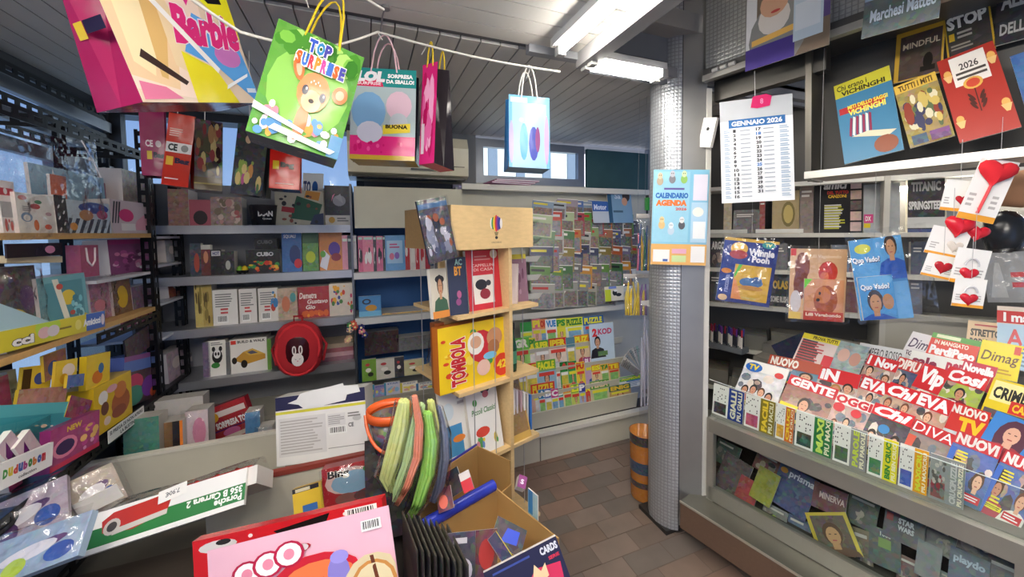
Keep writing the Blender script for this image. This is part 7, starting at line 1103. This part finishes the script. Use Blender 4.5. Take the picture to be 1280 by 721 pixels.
gbag('gift_bag', 'magenta gift bag hanging behind the big script-lettered bag', ((166, 132), (204, 134), (209, 222), (184, 218)), (1.42, 1.46, 1.48, 1.44), .08,
     r('98205a', 0, 0, 1, 1) + t('e8d0dc', 'CE', .2, .42, .5, .52, .04) + r('d8b83a', .25, .24, .45, .36) + t('2a2440', 'Bag', .5, .24, .95, .35, .06) + e('b8a0b0', .72, .47, .12, .05), '7a1a48', '6a1a40', None, cols='98205a')
gbag('gift_bag', 'scarlet gift bag with a white CE strip', ((207, 140), (236, 144), (244, 236), (206, 230)), (1.40, 1.42, 1.44, 1.40), .08,
     r('c8301e', 0, 0, 1, 1) + r('e8e4e0', .02, .46, .98, .6) + t('2a2a2a', 'CE', .1, .48, .45, .58, .05) + e('8a8884', .72, .53, .14, .05) + r('e8b83a', .08, .28, .34, .4) + t('2a2040', 'Bag', .4, .29, .95, .39, .06) + bars('e8b8a8', .1, .68, .6, .8, 4, 2) + bars('f0d8d0', .1, .08, .8, .11, 1, 2), 'a8241a', '901e18', None, cols='c8301e')
gbag('gift_bag', 'dark olive patterned gift bag with a brick print beside the scarlet bag', ((240, 148), (272, 152), (284, 240), (246, 236)), (1.42, 1.46, 1.48, 1.42), .08,
     r(('3a2e26', .35), 0, 0, 1, 1) + blobs(['8a6a4a', '2a1a1a', '7a3a3a', 'a89a6a', '4a4a3a'], 26, .02, .2, .98, .98, .1, 3) + r('4a3a1c', 0, 0, 1, .18) + r('8a7a3a', 0, .08, 1, .1), '2a2420', '2a2018', None, cols='3a2e26')
gbag('gift_bag', 'black floral gift bag hanging behind the woodland bag', ((294, 152), (330, 158), (334, 246), (292, 242)), (1.5, 1.52, 1.52, 1.5), .08,
     r(('22282a', .2), 0, 0, 1, 1) + blobs(['c88a4a', '8aa04a', 'd8c07a', 'b85a8a', '5a7a4a'], 22, .05, .02, .95, .5, .09, 5) + e('c8a888', .4, .78, .1, .06), '1c2224', '2a2a28', None, cols='22282a')
gbag('gift_bag', 'bright red gift bag with a small yellow square below the woodland bag', ((334, 184), (372, 192), (378, 236), (340, 237)), (1.46, 1.5, 1.5, 1.46), .07,
     r('d0261e', 0, 0, 1, 1) + r('e8c030', .1, .5, .3, .72) + t('2a1a18', 'Bag', .34, .52, .8, .7, .08) + r('e8b8a8', .2, .12, .8, .15), 'a81e1a', '1c1a1a', None, cols='d0261e')
# cords under the ceiling
def cord(nm, lab, pts, r_=.004, c='e8e4dc'):
    P_ = [V(q) for q in pts]; pth = []
    for i in range(len(P_)-1):
        for k in range(6):
            u_ = k/6; s_ = P_[i].lerp(P_[i+1], u_); s_.z -= .02*math.sin(math.pi*u_)*(P_[i+1]-P_[i]).length; pth.append(s_)
    pth.append(P_[-1]); q = MB(); q.tube([v - pth[0] for v in pth], r_, c, 6); return tag(q.build(nm, 'fabric', None, Matrix.Translation(pth[0])), lab, 'cord')
K0 = pd(472, 40, 1.30); K1 = pd(700, 90, 1.42); K2 = pd(395, 62, 1.12)
cord('cord', 'white cord stretched from the ceiling hook to the lamp beam', [K0, K1])
cord('cord', 'white cord running from the ceiling hook over the woodland bag', [K0, K2, pd(300, 40, .98), pd(200, -30, .85)])
cord('cord', 'white cord coming forward from the ceiling hook', [PZ(CZ-.03).at(480, 12), PZ(CZ-.03).at(440, -14)])
hk = thing('ceiling_hook', 'bent wire hook in the ceiling where the cords meet', 'hook', Matrix.Translation(K0)); top = PZ(CZ).at(482, 8) - K0
MB().tube([(0, 0, -.02), (.01, 0, 0), tuple(top*.6), tuple(top)], .003, '8a8a8c', 6).build('wire', 'metal', hk)
MB().tube([tuple(top - V((0, 0, .01))), tuple(top + V((0, 0, .004)))], .014, '9a9a9a', 10).build('plate', 'metal', hk)
for i, (a_, b_, wd) in enumerate(((pd(478, 50, 1.30), K0 + V((0, 0, -.0)), 'teal and pink bag'), (pd(658, 98, 1.42), K0.lerp(K1, .83), 'ice blue bag'), (pd(527, 68, 1.36), K0.lerp(K1, .26), 'edge-on pink bag'))):
    cord('bag_loop', 'thin loop tying the %s to the cord' % wd, [a_, b_], .0018)
for i, (a_, b_, lab) in enumerate(((pd(235, -50, .92), V((-.35, .82, CZ)), 'thin line holding the big script-lettered bag'), (pd(386, 10, .98), V((-.16, 1.0, CZ)), 'thin line holding the woodland bag'), (pd(186, 133, 1.44), pd(186, 40, 1.44), 'thin line holding the magenta bag'), (pd(222, 142, 1.41), pd(222, 45, 1.41), 'thin line holding the scarlet bag'), (pd(256, 150, 1.44), pd(256, 60, 1.44), 'thin line holding the dark olive bag'), (pd(312, 155, 1.51), pd(312, 80, 1.51), 'thin line holding the black floral bag'), (pd(354, 188, 1.48), pd(354, 80, 1.48), 'thin line holding the bright red bag'))):
    b_ = V((b_.x, b_.y, CZ-.002)); cord('hanging_line', lab, [a_, b_], .0014)
# saint-like poster and the blue poster above the counter
fr = fq(PC.off(.075), ((934, -30), (1040, -75), (1038, 50), (932, 94))); po = slab('wall_poster', fr, .002, r('7a6a5a', 0, 0, 1, 1) + r('e4e4e6', 0, .2, .14, 1) + e('8a8a88', .40, .28, .36, .36) + e('e0d8d0', .36, .47, .20, .17) + e('d8a888', .36, .62, .18, .14) + e('c84a44', .38, .53, .06, .015) + p('e8b860', (.08, .24), (.62, .27), (.62, .33), (.08, .30)) + r('4a3a8a', 0, .0, .62, .22) + r('c4d4e0', .60, .14, .93, .72) + r('d8e0e8', .62, .24, .9, .5) + r('5a4a80', .93, .28, 1, .5), 'portrait poster of a white-bearded man in a brown hood above the counter', 'poster')
fr = fq(PC.off(.075), ((1080, -60), (1180, -95), (1182, 16), (1084, 50))); slab('wall_poster', fr, .003, r('a8c0d8', 0, 0, 1, 1) + r(('5a6a68', .3), 0, 0, 1, .42) + t('dce8f0', 'Marchesi Matteo', .1, .16, .95, .30, .03), 'pale blue poster with rough grey lower half hanging from the shutter box', 'poster')
